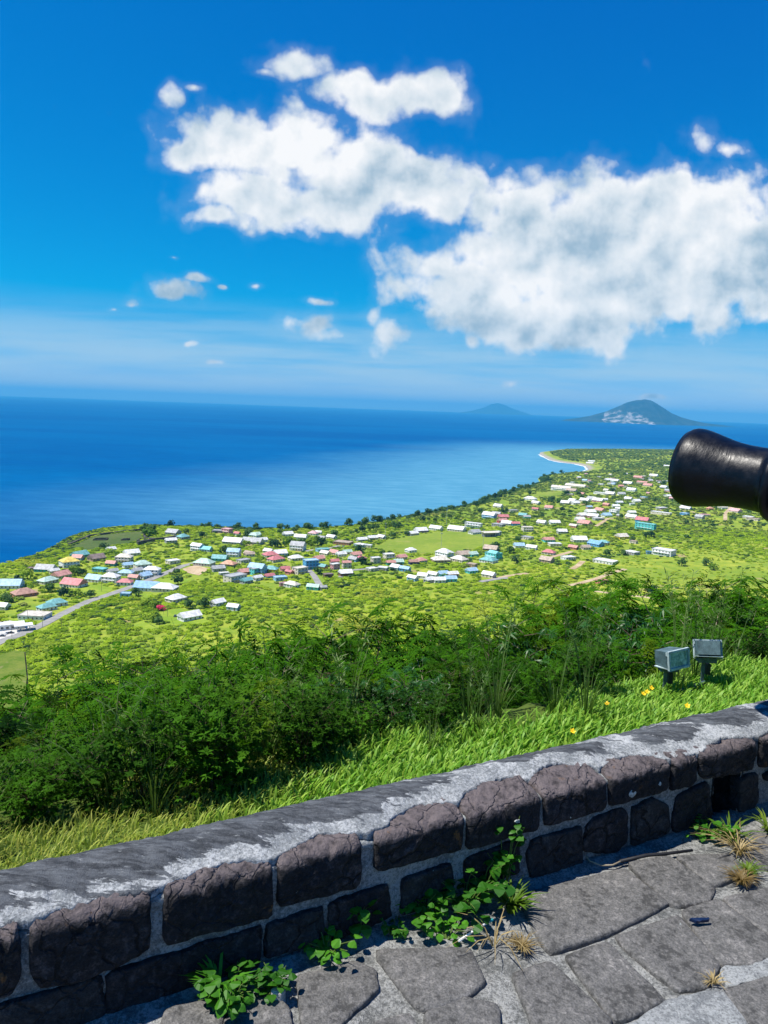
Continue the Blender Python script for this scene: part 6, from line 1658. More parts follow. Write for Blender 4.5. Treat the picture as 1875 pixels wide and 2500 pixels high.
CEMENT = [
    [(0.706, 1.863), (0.834, 1.949), (0.999, 2.000), (1.015, 1.976), (1.024, 1.877), (1.010, 1.795), (0.632, 1.767)],
    [(1.035, 2.085), (1.127, 2.090), (1.221, 2.143), (1.175, 2.050), (1.018, 1.994)],
]
def fbm(p, o=4): return noise.fractal(Vector(p), 0.9, 2.1, o)

def wpt(s, h, out=0.0):
    """point of the parapet: along, height, distance out of the face towards the viewer"""
    return Vector((WALL_O[0] + WALL_U[0] * s + WALL_N[0] * out, WALL_O[1] + WALL_U[1] * s + WALL_N[1] * out, PAVE + h))

G0, RR, TH = 0.278, 0.020, 1.40
def bend(g):
    """height along the skin of the wall -> (height, depth behind the face, normal up, normal out)"""
    if g <= G0: return g, 0.0, 0.0, 1.0
    t = (g - G0) / RR
    if t < TH: return G0 + RR * math.sin(t), RR * (1 - math.cos(t)), math.sin(t), math.cos(t)
    e = g - G0 - RR * TH
    return G0 + RR * math.sin(TH) + e * math.cos(TH), RR * (1 - math.cos(TH)) + e * math.sin(TH), math.sin(TH), math.cos(TH)

def skin(s, g, out):
    h, b, nu, no = bend(g)
    return wpt(s, h + nu * out, -b + no * out)

def outline(poly, n=44, rnd=0.16, jit=0.0, seed=0.0):
    """resample a polygon with softened corners"""
    P = [Vector((p[0], p[1])) for p in poly]
    Q = []
    m = len(P)
    for i in range(m):
        a, c, e = P[i - 1], P[i], P[(i + 1) % m]
        p0 = c + (a - c) * min(rnd, 0.45); p1 = c + (e - c) * min(rnd, 0.45)
        for k in range(5):
            t = k / 4
            Q.append(p0 * (1 - t) ** 2 + c * 2 * t * (1 - t) + p1 * t * t)
    L = [0.0]
    for a, e in zip(Q, Q[1:] + Q[:1]): L.append(L[-1] + (e - a).length)
    out = []; Q2 = Q + Q[:1]; j = 0
    for k in range(n):
        d = L[-1] * k / n
        while L[j + 1] < d: j += 1
        f = (d - L[j]) / max(1e-9, L[j + 1] - L[j])
        p = Q2[j] * (1 - f) + Q2[j + 1] * f
        if jit:
            w = noise.noise_vector(Vector((p.x * 28, p.y * 28, seed))) * jit + noise.noise_vector(Vector((p.x * 80, p.y * 80, seed))) * jit * 0.4
            p = p + Vector((w.x, w.y))
        out.append(p)
    return out

def stone_mesh(name, poly, place, proud, bury, seed, rough=0.004, n=44, jit=0.004, rnd=0.16, tilt=(0, 0)):
    """a dressed block: softened outline, abraded arris, knobbly face. place(x, y, out) -> point"""
    O = outline(poly, n, rnd, jit, seed)
    c = sum(O, Vector((0, 0))) / n
    rings = [(1.0, -bury), (1.0, proud * 0.10), (0.985, proud * 0.55), (0.955, proud * 0.86), (0.90, proud), (0.78, proud * 1.04), (0.62, proud * 1.05), (0.44, proud * 1.06), (0.24, proud * 1.06)]
    V = []; F = []
    for k, (f, z) in enumerate(rings):
        for p in O:
            q = c + (p - c) * f
            dz = 0.0
            if k >= 2:
                a = min(1.0, (k - 1) / 3)
                dz = (fbm((q.x * 16, q.y * 16, seed)) * 0.55 + fbm((q.x * 45, q.y * 45, seed + 5), 3) * 0.6) * rough * a
                dz += (tilt[0] * (q.x - c.x) + tilt[1] * (q.y - c.y))
            V.append(place(q.x, q.y, z + dz))
    V.append(place(c.x, c.y, proud * 1.06 + fbm((c.x * 16, c.y * 16, seed)) * rough))
    for k in range(len(rings) - 1):
        for i in range(n):
            F.append((k * n + i, k * n + (i + 1) % n, (k + 1) * n + (i + 1) % n, (k + 1) * n + i))
    b = (len(rings) - 1) * n
    for i in range(n): F.append((b + i, b + (i + 1) % n, len(rings) * n))
    me = mesh(name, V, F)
    return me

def stone_mat(name, lo, mid, hi, rust=None, lichen=True, bump=0.006, rough=0.85, crack=1.0, worn_lit=None):
    b = NB(name); p = b.pos(); r = b.rnd()
    sh = b.n('VectorMath', operation='ADD'); b.put(sh.inputs[0], p)
    cx = b.n('CombineXYZ'); b.put(cx.inputs[0], b.math('MULTIPLY', r, 37.0)); b.L.new(cx.outputs[0], sh.inputs[1]); p2 = sh.outputs[0]
    n1 = b.noise(p2, 7, 6, 0.62); n2 = b.noise(p2, 38, 6, 0.68); n3 = b.noise(p2, 160, 3, 0.6)
    f = b.math('ADD', b.math('MULTIPLY', n1, 0.45), b.math('MULTIPLY', n2, 0.55))
    c = b.mix(b.ramp(f, 0.40, 0.50), lo, mid)
    c = b.mix(b.ramp(f, 0.52, 0.65), c, hi)
    c = b.mix(b.ramp(n3, 0.42, 0.60, 0.0, 0.55), c, lo)
    ds = b.n('VectorMath', operation='MULTIPLY_ADD'); b.put(ds.inputs[0], b.noise(p2, 11, 3, col=True)); ds.inputs[1].default_value = (.09, .09, .09); b.L.new(p2, ds.inputs[2])
    crk = b.ramp(b.voro(ds.outputs[0], 9.0, 'DISTANCE_TO_EDGE'), 0.05, 0.012)
    crk = b.math('MULTIPLY', crk, crack)
    c = b.mix(b.math('MULTIPLY', crk, b.ramp(n1, .45, .6)), c, tuple(x * .4 for x in lo))
    c = b.mix(b.ramp(b.noise(p2, 62, 4, .65), 0.52, 0.66, 0, .35), c, hi)
    if worn_lit: c = b.mix(b.math('MULTIPLY', b.ramp(b.math('ADD', b.sepz(p), b.math('MULTIPLY_ADD', n2, .05, -.025)), PAVE + .280, PAVE + .302), b.ramp(b.math('ADD', n2, b.math('MULTIPLY', n1, .5)), .50, .86, .25, 1.0)), c, worn_lit)  # sunlit stone tops put into the colour, along with abrasion of the arris
    if rust:
        c = b.mix(b.ramp(b.noise(p2, 13, 4, 0.7), 0.63, 0.74, 0, 0.8), c, rust)
    if lichen:
        li = b.ramp(b.noise(p2, 22, 5, 0.7), 0.71, 0.74)
        c = b.mix(b.math('MULTIPLY', li, 0.85), c, (0.36, 0.40, 0.38))
    hgt = b.math('ADD', b.math('MULTIPLY', n2, 0.8), b.math('MULTIPLY', n3, 0.35))
    hgt = b.math('SUBTRACT', hgt, b.math('MULTIPLY', crk, .5))
    nr = b.bump(b.voro(p2, 55), 0.4, 0.005, b.bump(hgt, 1.0, bump * 2.0))
    return b.done(b.prin(c, rough, nr, 0.35))

M_STONE = stone_mat('basalt_block', (0.004, 0.0045, 0.006), (0.016, 0.016, 0.019), (0.075, 0.066, 0.070), (0.15, 0.075, 0.025), worn_lit=(0.135, 0.112, 0.111))
M_STONE2 = stone_mat('basalt_block_grey', (0.007, 0.008, 0.010), (0.024, 0.026, 0.029), (0.075, 0.075, 0.075))
M_PAVE = stone_mat('paving_stone', (0.050, 0.050, 0.048), (0.130, 0.128, 0.123), (0.260, 0.250, 0.238), None, True, 0.005, 0.8, 0.12)

def mortar_mat(name, lo, hi, weather=0.0, bump=0.006):
    b = NB(name); p = b.pos()
    n1 = b.noise(p, 10, 6, 0.6); n2 = b.noise(p, 90, 4, 0.7); n3 = b.noise(p, 330, 2, 0.6)
    c = b.mix(b.ramp(b.math('ADD', b.math('MULTIPLY', n1, 0.5), b.math('MULTIPLY', n2, 0.5)), 0.42, 0.58), lo, hi)
    c = b.mix(b.ramp(b.noise(p, 140, 3, .6), 0.50, 0.64, 0, 0.5), c, tuple(x * 0.3 for x in lo))
    c = b.mix(b.ramp(b.noise(p, 110, 3, .6), 0.58, 0.70, 0, 0.35), c, tuple(min(.8, x * 1.5) for x in hi))
    if weather:
        bb = b.attr('back')
        al = b.n('Mapping'); b.put(al.inputs['Vector'], p); al.inputs['Rotation'].default_value = (0, 0, -0.491); al.inputs['Scale'].default_value = (0.42, 1.9, 1)
        w = b.noise(al.outputs[0], 7.0, 6, 0.62); w2 = b.noise(al.outputs[0], 30, 5, 0.7)
        f = b.math('ADD', b.math('MULTIPLY', w, 0.75), b.math('MULTIPLY', w2, 0.25))
        f = b.math('ADD', f, b.math('MULTIPLY', b.ramp(bb, 0.01, 0.10), 0.19))
        f = b.math('SUBTRACT', f, b.math('MULTIPLY', b.attr('along'), 0.085))
        dark = b.mix(b.ramp(w2, 0.35, 0.65), (0.020, 0.023, 0.028), (0.095, 0.104, 0.115))
        c = b.mix(b.math('MULTIPLY', b.ramp(f, 0.535, 0.56), 0.93), c, dark)
        fl = b.ramp(b.noise(al.outputs[0], 40, 5, 0.7), 0.58, 0.68)
        c = b.mix(b.math('MULTIPLY', fl, 0.5), c, (0.30, 0.32, 0.32))
    hgt = b.math('ADD', b.math('MULTIPLY', n2, 0.6), b.math('MULTIPLY', n3, 0.4))
    nr = b.bump(hgt, 1.0, bump * 1.8, b.bump(n1, 0.5, bump * 2))
    return b.done(b.prin(c, 0.95, nr, 0.15))

M_MORTAR = mortar_mat('joint_mortar', (0.15, 0.165, 0.17), (0.34, 0.36, 0.36))
M_CAP = mortar_mat('cap_mortar', (0.21, 0.225, 0.23), (0.44, 0.455, 0.455), 1.0, 0.005)
M_BED = mortar_mat('paving_mortar', (0.13, 0.135, 0.13), (0.33, 0.335, 0.32), 0, 0.007)
M_CEM = mortar_mat('cement_patch', (0.15, 0.16, 0.165), (0.29, 0.305, 0.305), 0, 0.003)

EDGE = [(-3.6, .04), (-1.1, .03), (-1.0, .028), (-.94, .012), (-.8, .036), (-.65, .014), (-.6, .030), (-.45, .056), (-.36, .03), (-.31, .016), (-.28, .035), (-.15, .085), (-.06, .05), (-.01, .022), (.04, .03), (.1, .07), (.2, .115), (.3, .085), (.345, .07), (.4, .115), (.5, .155), (.62, .14), (.66, .10), (.70, .13), (.8, .165), (.92, .10), (.96, .07), (1.02, .09), (1.1, .105), (1.22, .06), (1.27, .018), (1.3, .02), (1.40, .012), (1.45, .014), (1.6, .055), (1.72, .03), (1.78, .012), (1.9, .03), (2.2, .07), (2.6, .03), (4.2, .05)]
WALL_T = 0.255          # thickness at the top

def build_wall():
    root = empty('stone_wall', wpt(0, 0, -0.1))
    bpy.context.view_layer.update()
    inv = root.matrix_world.inverted()
    root_m = Matrix.Translation(-Vector(root.location))
    def put(name, me, m, smooth=True):
        me.transform(root_m); return link(name, me, m, root, smooth)
    k = 0
    extra_u = []; extra_l = []
    s = -1.07
    while s > -3.3:
        w = rng.uniform(.2, .33); extra_u.append([(s - w, .30), (s - .012, .31), (s - .01, .17), (s - w, .165)]); s -= w + .03
    s = -1.12
    while s > -3.3:
        w = rng.uniform(.22, .4); extra_l.append([(s - w, .115), (s - .012, .115), (s - .01, -.01), (s - w, -.012)]); s -= w + .03
    s = 2.02
    while s < 4:
        w = rng.uniform(.18, .32); extra_u.append([(s, .30), (s + w, .31), (s + w, .19), (s, .185)]); s += w + .03
    s = 2.03
    while s < 4:
        w = rng.uniform(.14, .26); extra_l.append([(s, .15), (s + w, .15), (s + w, 0), (s, .0)]); s += w + .03
    def grow(poly, e):
        c = np.mean(np.array(poly), 0); return [tuple(np.array(p) + np.sign(np.array(p) - c) * e) for p in poly]
    for poly in UPPER + extra_u:
        poly = grow(poly, .005)
        hmax = max(p[1] for p in poly)
        sc = sum(p[0] for p in poly) / len(poly)
        # carry the two top corners back over the shoulder, a little beyond the ragged edge of the cap
        be = [np.interp(p[0], [e[0] for e in EDGE], [e[1] for e in EDGE]) for p in poly]
        P = []
        for p, e in zip(poly, be):
            if p[1] > min(hmax - 0.075, G0 - 0.02): P.append((p[0], G0 + RR * TH + e * .78 + 0.03))
            else: P.append(p)
        me = stone_mesh('stone', P, lambda x, y, o: skin(x, y, o), 0.014, 0.045, k * 3.7 + 1, 0.012, 56, 0.006, 0.06)
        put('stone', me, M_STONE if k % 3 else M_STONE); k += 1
    for poly in LOWER + extra_l:
        poly = grow(poly, .006)
        me = stone_mesh('stone', [(p[0], max(p[1], -0.03)) for p in poly], lambda x, y, o: skin(x, y, o), 0.009, 0.04, k * 3.7 + 1, 0.009, 44, 0.006, 0.09)
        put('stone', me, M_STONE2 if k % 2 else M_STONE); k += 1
    # crusts of pale lichen on the faces of the right-hand top stones
    ml = mortar_mat('lichen_crust', (0.34, 0.38, 0.36), (0.60, 0.64, 0.61), 0, 0.004)
    for (a, h, r) in ((1.069, 0.272, 0.019), (1.208, 0.278, 0.009), (0.780, 0.247, 0.011), (0.541, 0.284, 0.010)):
        P = [(a + r * (1 + .3 * math.sin(i * 2.3 + a * 9)) * math.cos(i * .785), h + r * .85 * (1 + .3 * math.cos(i * 3.1 + a * 5)) * math.sin(i * .785)) for i in range(8)]
        put('lichen', stone_mesh('lichen', P, lambda x, y, o: skin(x, y - 0.042, o + 0.015), 0.002, 0.02, a * 7, 0.003, 28, 0.003, 0.2), ml)
    # mortar skin between the stones, open at the drain
    ss = np.arange(-3.5, 4.1, 0.012); gg = list(np.arange(-0.06, G0, 0.012)) + list(np.arange(G0, G0 + RR * TH + 0.11, 0.014))
    V = []; F = []
    for a in ss:
        for g in gg:
            o = -0.006 + 0.006 * fbm((a * 14, g * 14, 3)) + 0.003 * fbm((a * 55, g * 55, 9), 3)
            V.append(skin(a, g, o))
    n = len(gg)
    for i in range(len(ss) - 1):
        for j in range(n - 1):
            sm, gm = ss[i] + .006, gg[j] + .006
            if 1.535 < sm < 1.70 and -0.02 < gm < 0.185: continue
            F.append((i * n + j, (i + 1) * n + j, (i + 1) * n + j + 1, i * n + j + 1))
    put('mortar', mesh('mortar', V, F), M_MORTAR)
    # drain recess
    mb = MB()
    A = [wpt(1.53, -.03, .002), wpt(1.705, -.03, .002), wpt(1.705, .19, .002), wpt(1.53, .19, .002)]
    B = [wpt(1.53, -.03, -.19), wpt(1.705, -.03, -.19), wpt(1.705, .19, -.19), wpt(1.53, .19, -.19)]
    mb.add(A + B, [(0, 1, 5, 4), (1, 2, 6, 5), (2, 3, 7, 6), (3, 0, 4, 7), (4, 5, 6, 7)])
    put('drain_opening', mb.me('drain_opening'), M_STONE2, False)
    # mortar cap with its ragged front edge, rounded over the back and down to the grass
    ss = np.arange(-3.6, 4.2, 0.0075); V = []; F = []; back = []
    es = np.interp(ss, [e[0] for e in EDGE], [e[1] for e in EDGE])
    tt = [0, 0, 0.012, 0.05, 0.12, 0.2, 0.3, 0.4, 0.5, 0.6, 0.7, 0.8, 0.88, 0.95, 1.0]
    for a, e in zip(ss, es):
        e = max(0.006, e * .78 + 0.010 * fbm((a * 22, 1, 0)) + 0.006 * fbm((a * 80, 2, 0), 3))
        g0 = G0 + RR * TH + e
        h0, b0, nu, no = bend(g0 - 0.02)
        for j, t in enumerate(tt):
            bb = b0 + (WALL_T - b0) * t
            prof = 0.328 + 0.024 * math.sin(min(1, bb / WALL_T) * math.pi * 0.9) - 0.03 * max(0, (bb / WALL_T - 0.8) / 0.2) ** 2
            front = smooth01(0.0, 0.5, t)
            base = (h0 + 0.019) + bb * 0.0
            h = (base + (bb - b0) * math.cos(TH)) * (1 - front) + prof * front
            wob = 0.008 * fbm((a * 6, bb * 10, 4)) + 0.004 * fbm((a * 40, bb * 40, 7), 3)
            if j == 0: h -= 0.022
            elif j == 1: h -= 0.004
            V.append(wpt(a, h + wob * (j > 1), -bb)); back.append(bb - b0)
        V.append(wpt(a, 0.30, -WALL_T - 0.012)); back.append(WALL_T)
        V.append(wpt(a, 0.10, -WALL_T - 0.02)); back.append(WALL_T)
        V.append(wpt(a, -1.25, -WALL_T - 0.03)); back.append(WALL_T)
    n = len(tt) + 3
    for i in range(len(ss) - 1):
        for j in range(n - 1):
            F.append((i * n + j, (i + 1) * n + j, (i + 1) * n + j + 1, i * n + j + 1))
    me = mesh('cap', V, F)
    attr_float(me, 'back', back); attr_float(me, 'along', np.repeat(smooth01(-.5, .7, ss), n))
    o = put('cap', me, M_CAP)
    tag(root, 'low dark stone parapet with a weathered mortar cap beside the paving', 'wall', kind='thing')
build_wall()

def build_platform():
    # body of the platform, its top is the mortar bed of the paving
    xs = np.arange(-1.4, 2.6, 0.02); ys = np.arange(1.2, 3.7, 0.02)
    X, Y = np.meshgrid(xs, ys, indexing='ij')
    q = wall_q(X, Y)
    Z = np.zeros_like(X)
    for i in range(X.shape[0]):
        for j in range(X.shape[1]):
            Z[i, j] = PAVE - 0.006 + 0.005 * fbm((X[i, j] * 9, Y[i, j] * 9, 2)) + 0.012 * max(0, 1 - abs(q[i, j]) / 0.05)
    idx = np.arange(X.size).reshape(X.shape)
    F = np.stack([idx[:-1, :-1], idx[1:, :-1], idx[1:, 1:], idx[:-1, 1:]], -1).reshape(-1, 4)
    F = F[(q.ravel()[F].max(1) < 0.06)]
    V = np.stack([X, Y, Z], -1).reshape(-1, 3)
    root = link('paving', mesh_np('paving', V, F), M_BED, smooth=True)
    tag(root, kind='structure')
    # rest of the platform outside the view
    mb = MB()
    c = [(-9, -9), (9, -9), tuple(WALL_O + WALL_U * 9 + WALL_N * 0.02), tuple(WALL_O - WALL_U * 9 + WALL_N * 0.02)]
    mb.prism(c, PAVE - 2.5, PAVE - 0.022)
    tag(mb.build('platform', M_BED), kind='structure')
    def grow(poly, e):
        c = np.mean(np.array(poly), 0); return [tuple(np.array(p) + (np.array(p) - c) / np.linalg.norm(np.array(p) - c) * e) for p in poly]
    k = 0
    for poly in PAVERS:
        poly = grow(poly, 0.013)
        me = stone_mesh('paver', poly, lambda x, y, o: Vector((x, y, PAVE + o)), 0.010, 0.03, k * 2.9 + 40, 0.0035, 48, 0.004, 0.07, (rng.uniform(-.012, .012), rng.uniform(-.012, .012)))
        link('paver', me, M_PAVE, root, True); k += 1
    for poly in CEMENT:
        me = stone_mesh('cement_patch', poly, lambda x, y, o: Vector((x, y, PAVE + o)), 0.006, 0.03, k * 2.9 + 40, 0.004, 48, 0.008, 0.25)
        link('cement_patch', me, M_CEM, root, True); k += 1
    # paving beside and behind the viewer
    for i in range(-6, 9):
        for j in range(-3, 10):
            x0, y0 = i * 0.34 + (0.15 if j % 2 else 0) + rng.uniform(-.012, .012), j * 0.27 - 0.2 + .03 * math.sin(i * 1.7 + j)
            cx, cy = x0 + .16, y0 + .13
            if wall_q(cx, cy) > -0.22: continue
            # leave what the traced stones already cover
            if -0.72 < cx < 1.36 + (cy - 1.9) * .42 and cy > 1.62: continue
            if cy > 1.62 and cx > -0.72 and cx < 0.3: continue
            P = [(x0 + rng.uniform(0, .03), y0 + rng.uniform(0, .03)), (x0 + .30 + rng.uniform(-.02, .02), y0 + rng.uniform(0, .02)), (x0 + .31 + rng.uniform(0, .02), y0 + .24 + rng.uniform(0, .02)), (x0 + rng.uniform(0, .02), y0 + .24 + rng.uniform(0, .02))]
            zo = 0.0 if (-1.4 < cx < 2.5 and 1.2 < cy) else -0.016
            me = stone_mesh('paver', P, lambda x, y, o: Vector((x, y, PAVE + zo + o)), 0.010, 0.03, k * 2.9, 0.003, 20, 0.004, 0.12)
            link('paver', me, M_PAVE, root, True); k += 1
build_platform()

# ------------------------------------------------------------------ weeds, tufts and litter on the platform
def leafy_weed(name, seed, n, R, H, leaf, climb=0.0):
    """sprawling weed: thin stems with rounded leaves. returns stems mesh, leaves mesh"""
    r = np.random.RandomState(seed); mb = MB(); V = []; F = []
    for k in range(n):
        a = r.uniform(0, 6.283); l = R * r.uniform(.3, 1.0); h = H * r.uniform(.35, 1.0)
        tip = np.array([math.cos(a) * l, math.sin(a) * l, h])
        if climb: tip = np.array([r.uniform(-R, R) * .5, abs(math.sin(a)) * .03, H * r.uniform(.4, 1)])
        mid = tip * .5 + np.array([0, 0, h * .25])
        mb.tube([(0, 0, -.01), mid, tip], [.0022, .0016, .001], 4, False)
        m = r.randint(3, 6)
        for j in range(m):
            t = .35 + .65 * j / (m - 1); p = (mid * 2 * t * (1 - t) * 1.0 + tip * t * t) / max(1e-6, (2 * t * (1 - t) + t * t)) if t > .5 else mid * (t / .5)
            ph = r.uniform(0, 6.283); s = leaf * r.uniform(.6, 1.25); tl = r.uniform(-.5, .35)
            d = np.array([math.cos(ph) * math.cos(tl), math.sin(ph) * math.cos(tl), math.sin(tl)]); e = np.array([-math.sin(ph), math.cos(ph), r.uniform(-.4, .4)]); up = np.cross(d, e)
            q = p + d * s * .3; b = len(V)
            prof = [(0, 0), (.18, .38), (.45, .50), (.75, .34), (1.0, 0), (.75, -.34), (.45, -.50), (.18, -.38)]
            V += [q + d * s * u + e * s * w + up * s * (.12 * abs(w) * 2 - .25 * u * u) for u, w in prof]
            F += [(b, b + 1, b + 2, b + 6), (b + 6, b + 7, b, b), (b + 2, b + 3, b + 5, b + 6), (b + 3, b + 4, b + 5, b + 5)]
    F = [tuple(dict.fromkeys(f)) for f in F]
    return mb.me(name + '_stems'), mesh(name + '_leaves', V, F)

M_STEM = paint('weed_stem', (0.10, 0.16, 0.03), .7, .2, 20)
M_MOSS = leaf_mat('moss', (0.045, 0.075, 0.010), (0.13, 0.15, 0.03), None, .1, 25.0)
def weed(x, y, seed, n, R, H, leaf, lab, rz=0, scale=1, climb=0.0, z=0.0):
    a, b = leafy_weed('weed', seed, n, R, H, leaf, climb); a.materials.append(M_STEM); b.materials.append(M_LF4)
    root = empty('weed', (x, y, PAVE + z), rz); link('stem', a, None, root, True); link('leaves', b, None, root)
    tag(root, lab, 'weed', 'weeds along the foot of the parapet')
def tuft(x, y, seed, n, L, w, m, lab, name='grass_tuft', arch=.7, sc=1.0, heads=0, cat='grass tuft'):
    o = link(name, grass_clump_mesh(name, n, L, w, seed, .03, heads, arch), m); o.location = (x, y, PAVE + .002); o.scale = (sc, sc, sc)
    tag(o, lab, cat, 'grass tufts growing in the paving joints')
WR = math.atan2(WALL_U[1], WALL_U[0])
weed(.30, 2.30, 1, 26, .15, .11, .034, 'large leafy weed sprawling at the wall foot beside the spiky tuft')
weed(.17, 2.25, 2, 18, .12, .09, .032, 'bright leafy weed left of the largest one at the wall foot')
weed(.36, 2.36, 3, 14, .10, .16, .032, 'upright leafy weed pressed against the lower wall stones')
weed(.45, 2.40, 4, 9, .16, .27, .030, 'climbing weed whose stems reach up over the lower wall stones', WR, 1, 1.0)
weed(.24, 2.17, 12, 9, .08, .05, .026, 'low creeping weed in front of the largest one, beside the white straw')
weed(-.36, 1.885, 5, 30, .10, .08, .030, 'round-leaved clover-like weed at the bottom edge, against the wall')
weed(-.25, 1.93, 6, 12, .07, .06, .024, 'small clover-like weed right of the bottom-edge clump')
weed(-.03, 2.165, 7, 8, .05, .11, .034, 'small upright weed with pointed leaves by the wall midway')
weed(-.12, 2.075, 8, 12, .09, .07, .028, 'small dark weed in the corner between wall and paving, left of the pointed one')
weed(.07, 2.18, 13, 10, .06, .04, .018, 'low mossy weed between the pointed weed and the large clump')
weed(1.29, 2.80, 9, 16, .09, .06, .026, 'dark leafy weed left of the drain opening')
tuft(.455, 2.30, 1, 90, .13, .0045, M_TUFT, 'spiky yellow-green grass tuft at the right of the large weed', arch=.95)
tuft(-.40, 1.90, 2, 26, .17, .005, M_LF4, 'long-bladed grass tuft growing through the bottom-edge weed', arch=.9)
tuft(1.36, 2.76, 3, 40, .14, .004, M_TUFT, 'straggly grass tuft in front of the drain opening', arch=1.1)
tuft(1.36, 2.68, 4, 46, .15, .0025, M_STRAW, 'dry straw-coloured tuft in front of the drain opening', 'straw_tuft', 1.25)
tuft(1.55, 2.85, 5, 34, .10, .004, M_TUFT, 'small yellow-green tuft at the right edge by the wall', arch=1.0)
tuft(.46, 2.13, 6, 120, .06, .0018, M_STRAW, 'round patch of dry straw beside the spiky tuft', 'straw_tuft', 1.2)
tuft(1.29, 2.50, 7, 150, .075, .002, M_STRAW, 'dry straw patch in the paving joint at the right edge', 'straw_tuft', 1.2)
tuft(1.34, 2.56, 17, 60, .07, .0022, M_TUFT, 'thin green-yellow tuft beside the right-edge straw patch', arch=1.2)
tuft(.99, 2.015, 8, 46, .045, .0016, M_STRAW, 'small brown straw tuft beside the pale cement patch', 'straw_tuft', 1.2)
tuft(.38, 2.14, 9, 16, .16, .002, M_STRAW, 'few long dry stalks lying under the large weed', 'straw_tuft', 1.6)
def build_litter():
    P = lambda x, y, z=.012: (x, y, PAVE + z)
    c = MB().tube([P(.770, 2.648, .06), P(.772, 2.62, .02), P(.785, 2.588), P(.82, 2.563), P(.86, 2.567), P(.905, 2.598)], .0035, 6)
    tag(c.build('root_end', paint('dry_root', (.30, .25, .17), .8, .2, 30), smooth=True), 'pale bent dry stalk lying along the wall foot', 'stalk')
    c = MB().tube([P(.895, 2.593), P(1.0, 2.63, .016), P(1.09, 2.652, .014), P(1.19, 2.682, .012)], [.006, .0065, .006, .005], 6)
    tag(c.build('dark_cable', paint('black_rubber', (.02, .02, .022), .6, .2, 30), smooth=True), 'short length of dark cable on the paving below the wall', 'cable')
    c = MB().tube([P(.270, 2.128, .02), P(.32, 2.165, .03), P(.372, 2.203, .035)], .0035, 8)
    r = c.build('drinking_straw', paint('white_plastic', (.75, .78, .78), .4, .05, 30), smooth=True); tag(r, 'white plastic drinking straw lying in the weeds', 'straw')
    tip = MB().tube([(.372, 2.203, PAVE + .035), (.384, 2.212, PAVE + .036)], .0042, 8).build('coloured_tip', paint('teal_plastic', (.05, .45, .45), .4), r, True)
    pl = outline([(1.010, 2.262), (1.03, 2.248), (1.075, 2.256), (1.085, 2.268), (1.04, 2.266)], 24, .2, .003, 5)
    mb = MB(); n = len(pl); mb.add([(p.x, p.y, PAVE + .022) for p in pl] + [(p.x, p.y, PAVE + .0255 + .006 * abs(math.sin(i))) for i, p in enumerate(pl)], [tuple(range(n))[::-1], tuple(range(n, 2 * n))] + [(i, (i + 1) % n, n + (i + 1) % n, n + i) for i in range(n)])
    tag(mb.build('plastic_scrap', paint('navy_plastic', (.008, .02, .06), .35, .2, 30)), 'dark blue scrap of plastic lying on a paving stone', 'litter')
    me = stone_mesh('pebble', [(-.262, 1.905), (-.235, 1.915), (-.215, 1.90), (-.225, 1.882), (-.255, 1.885)], lambda x, y, o: Vector((x, y, PAVE + o * 1.0)), .028, .01, 3, .006, 24, .002, .3)
    tag(link('white_stone', me, mortar_mat('pale_stone', (.4, .4, .38), (.62, .62, .6)), None, True), 'small pale stone beside the clover-like weed', 'stone')
build_litter()

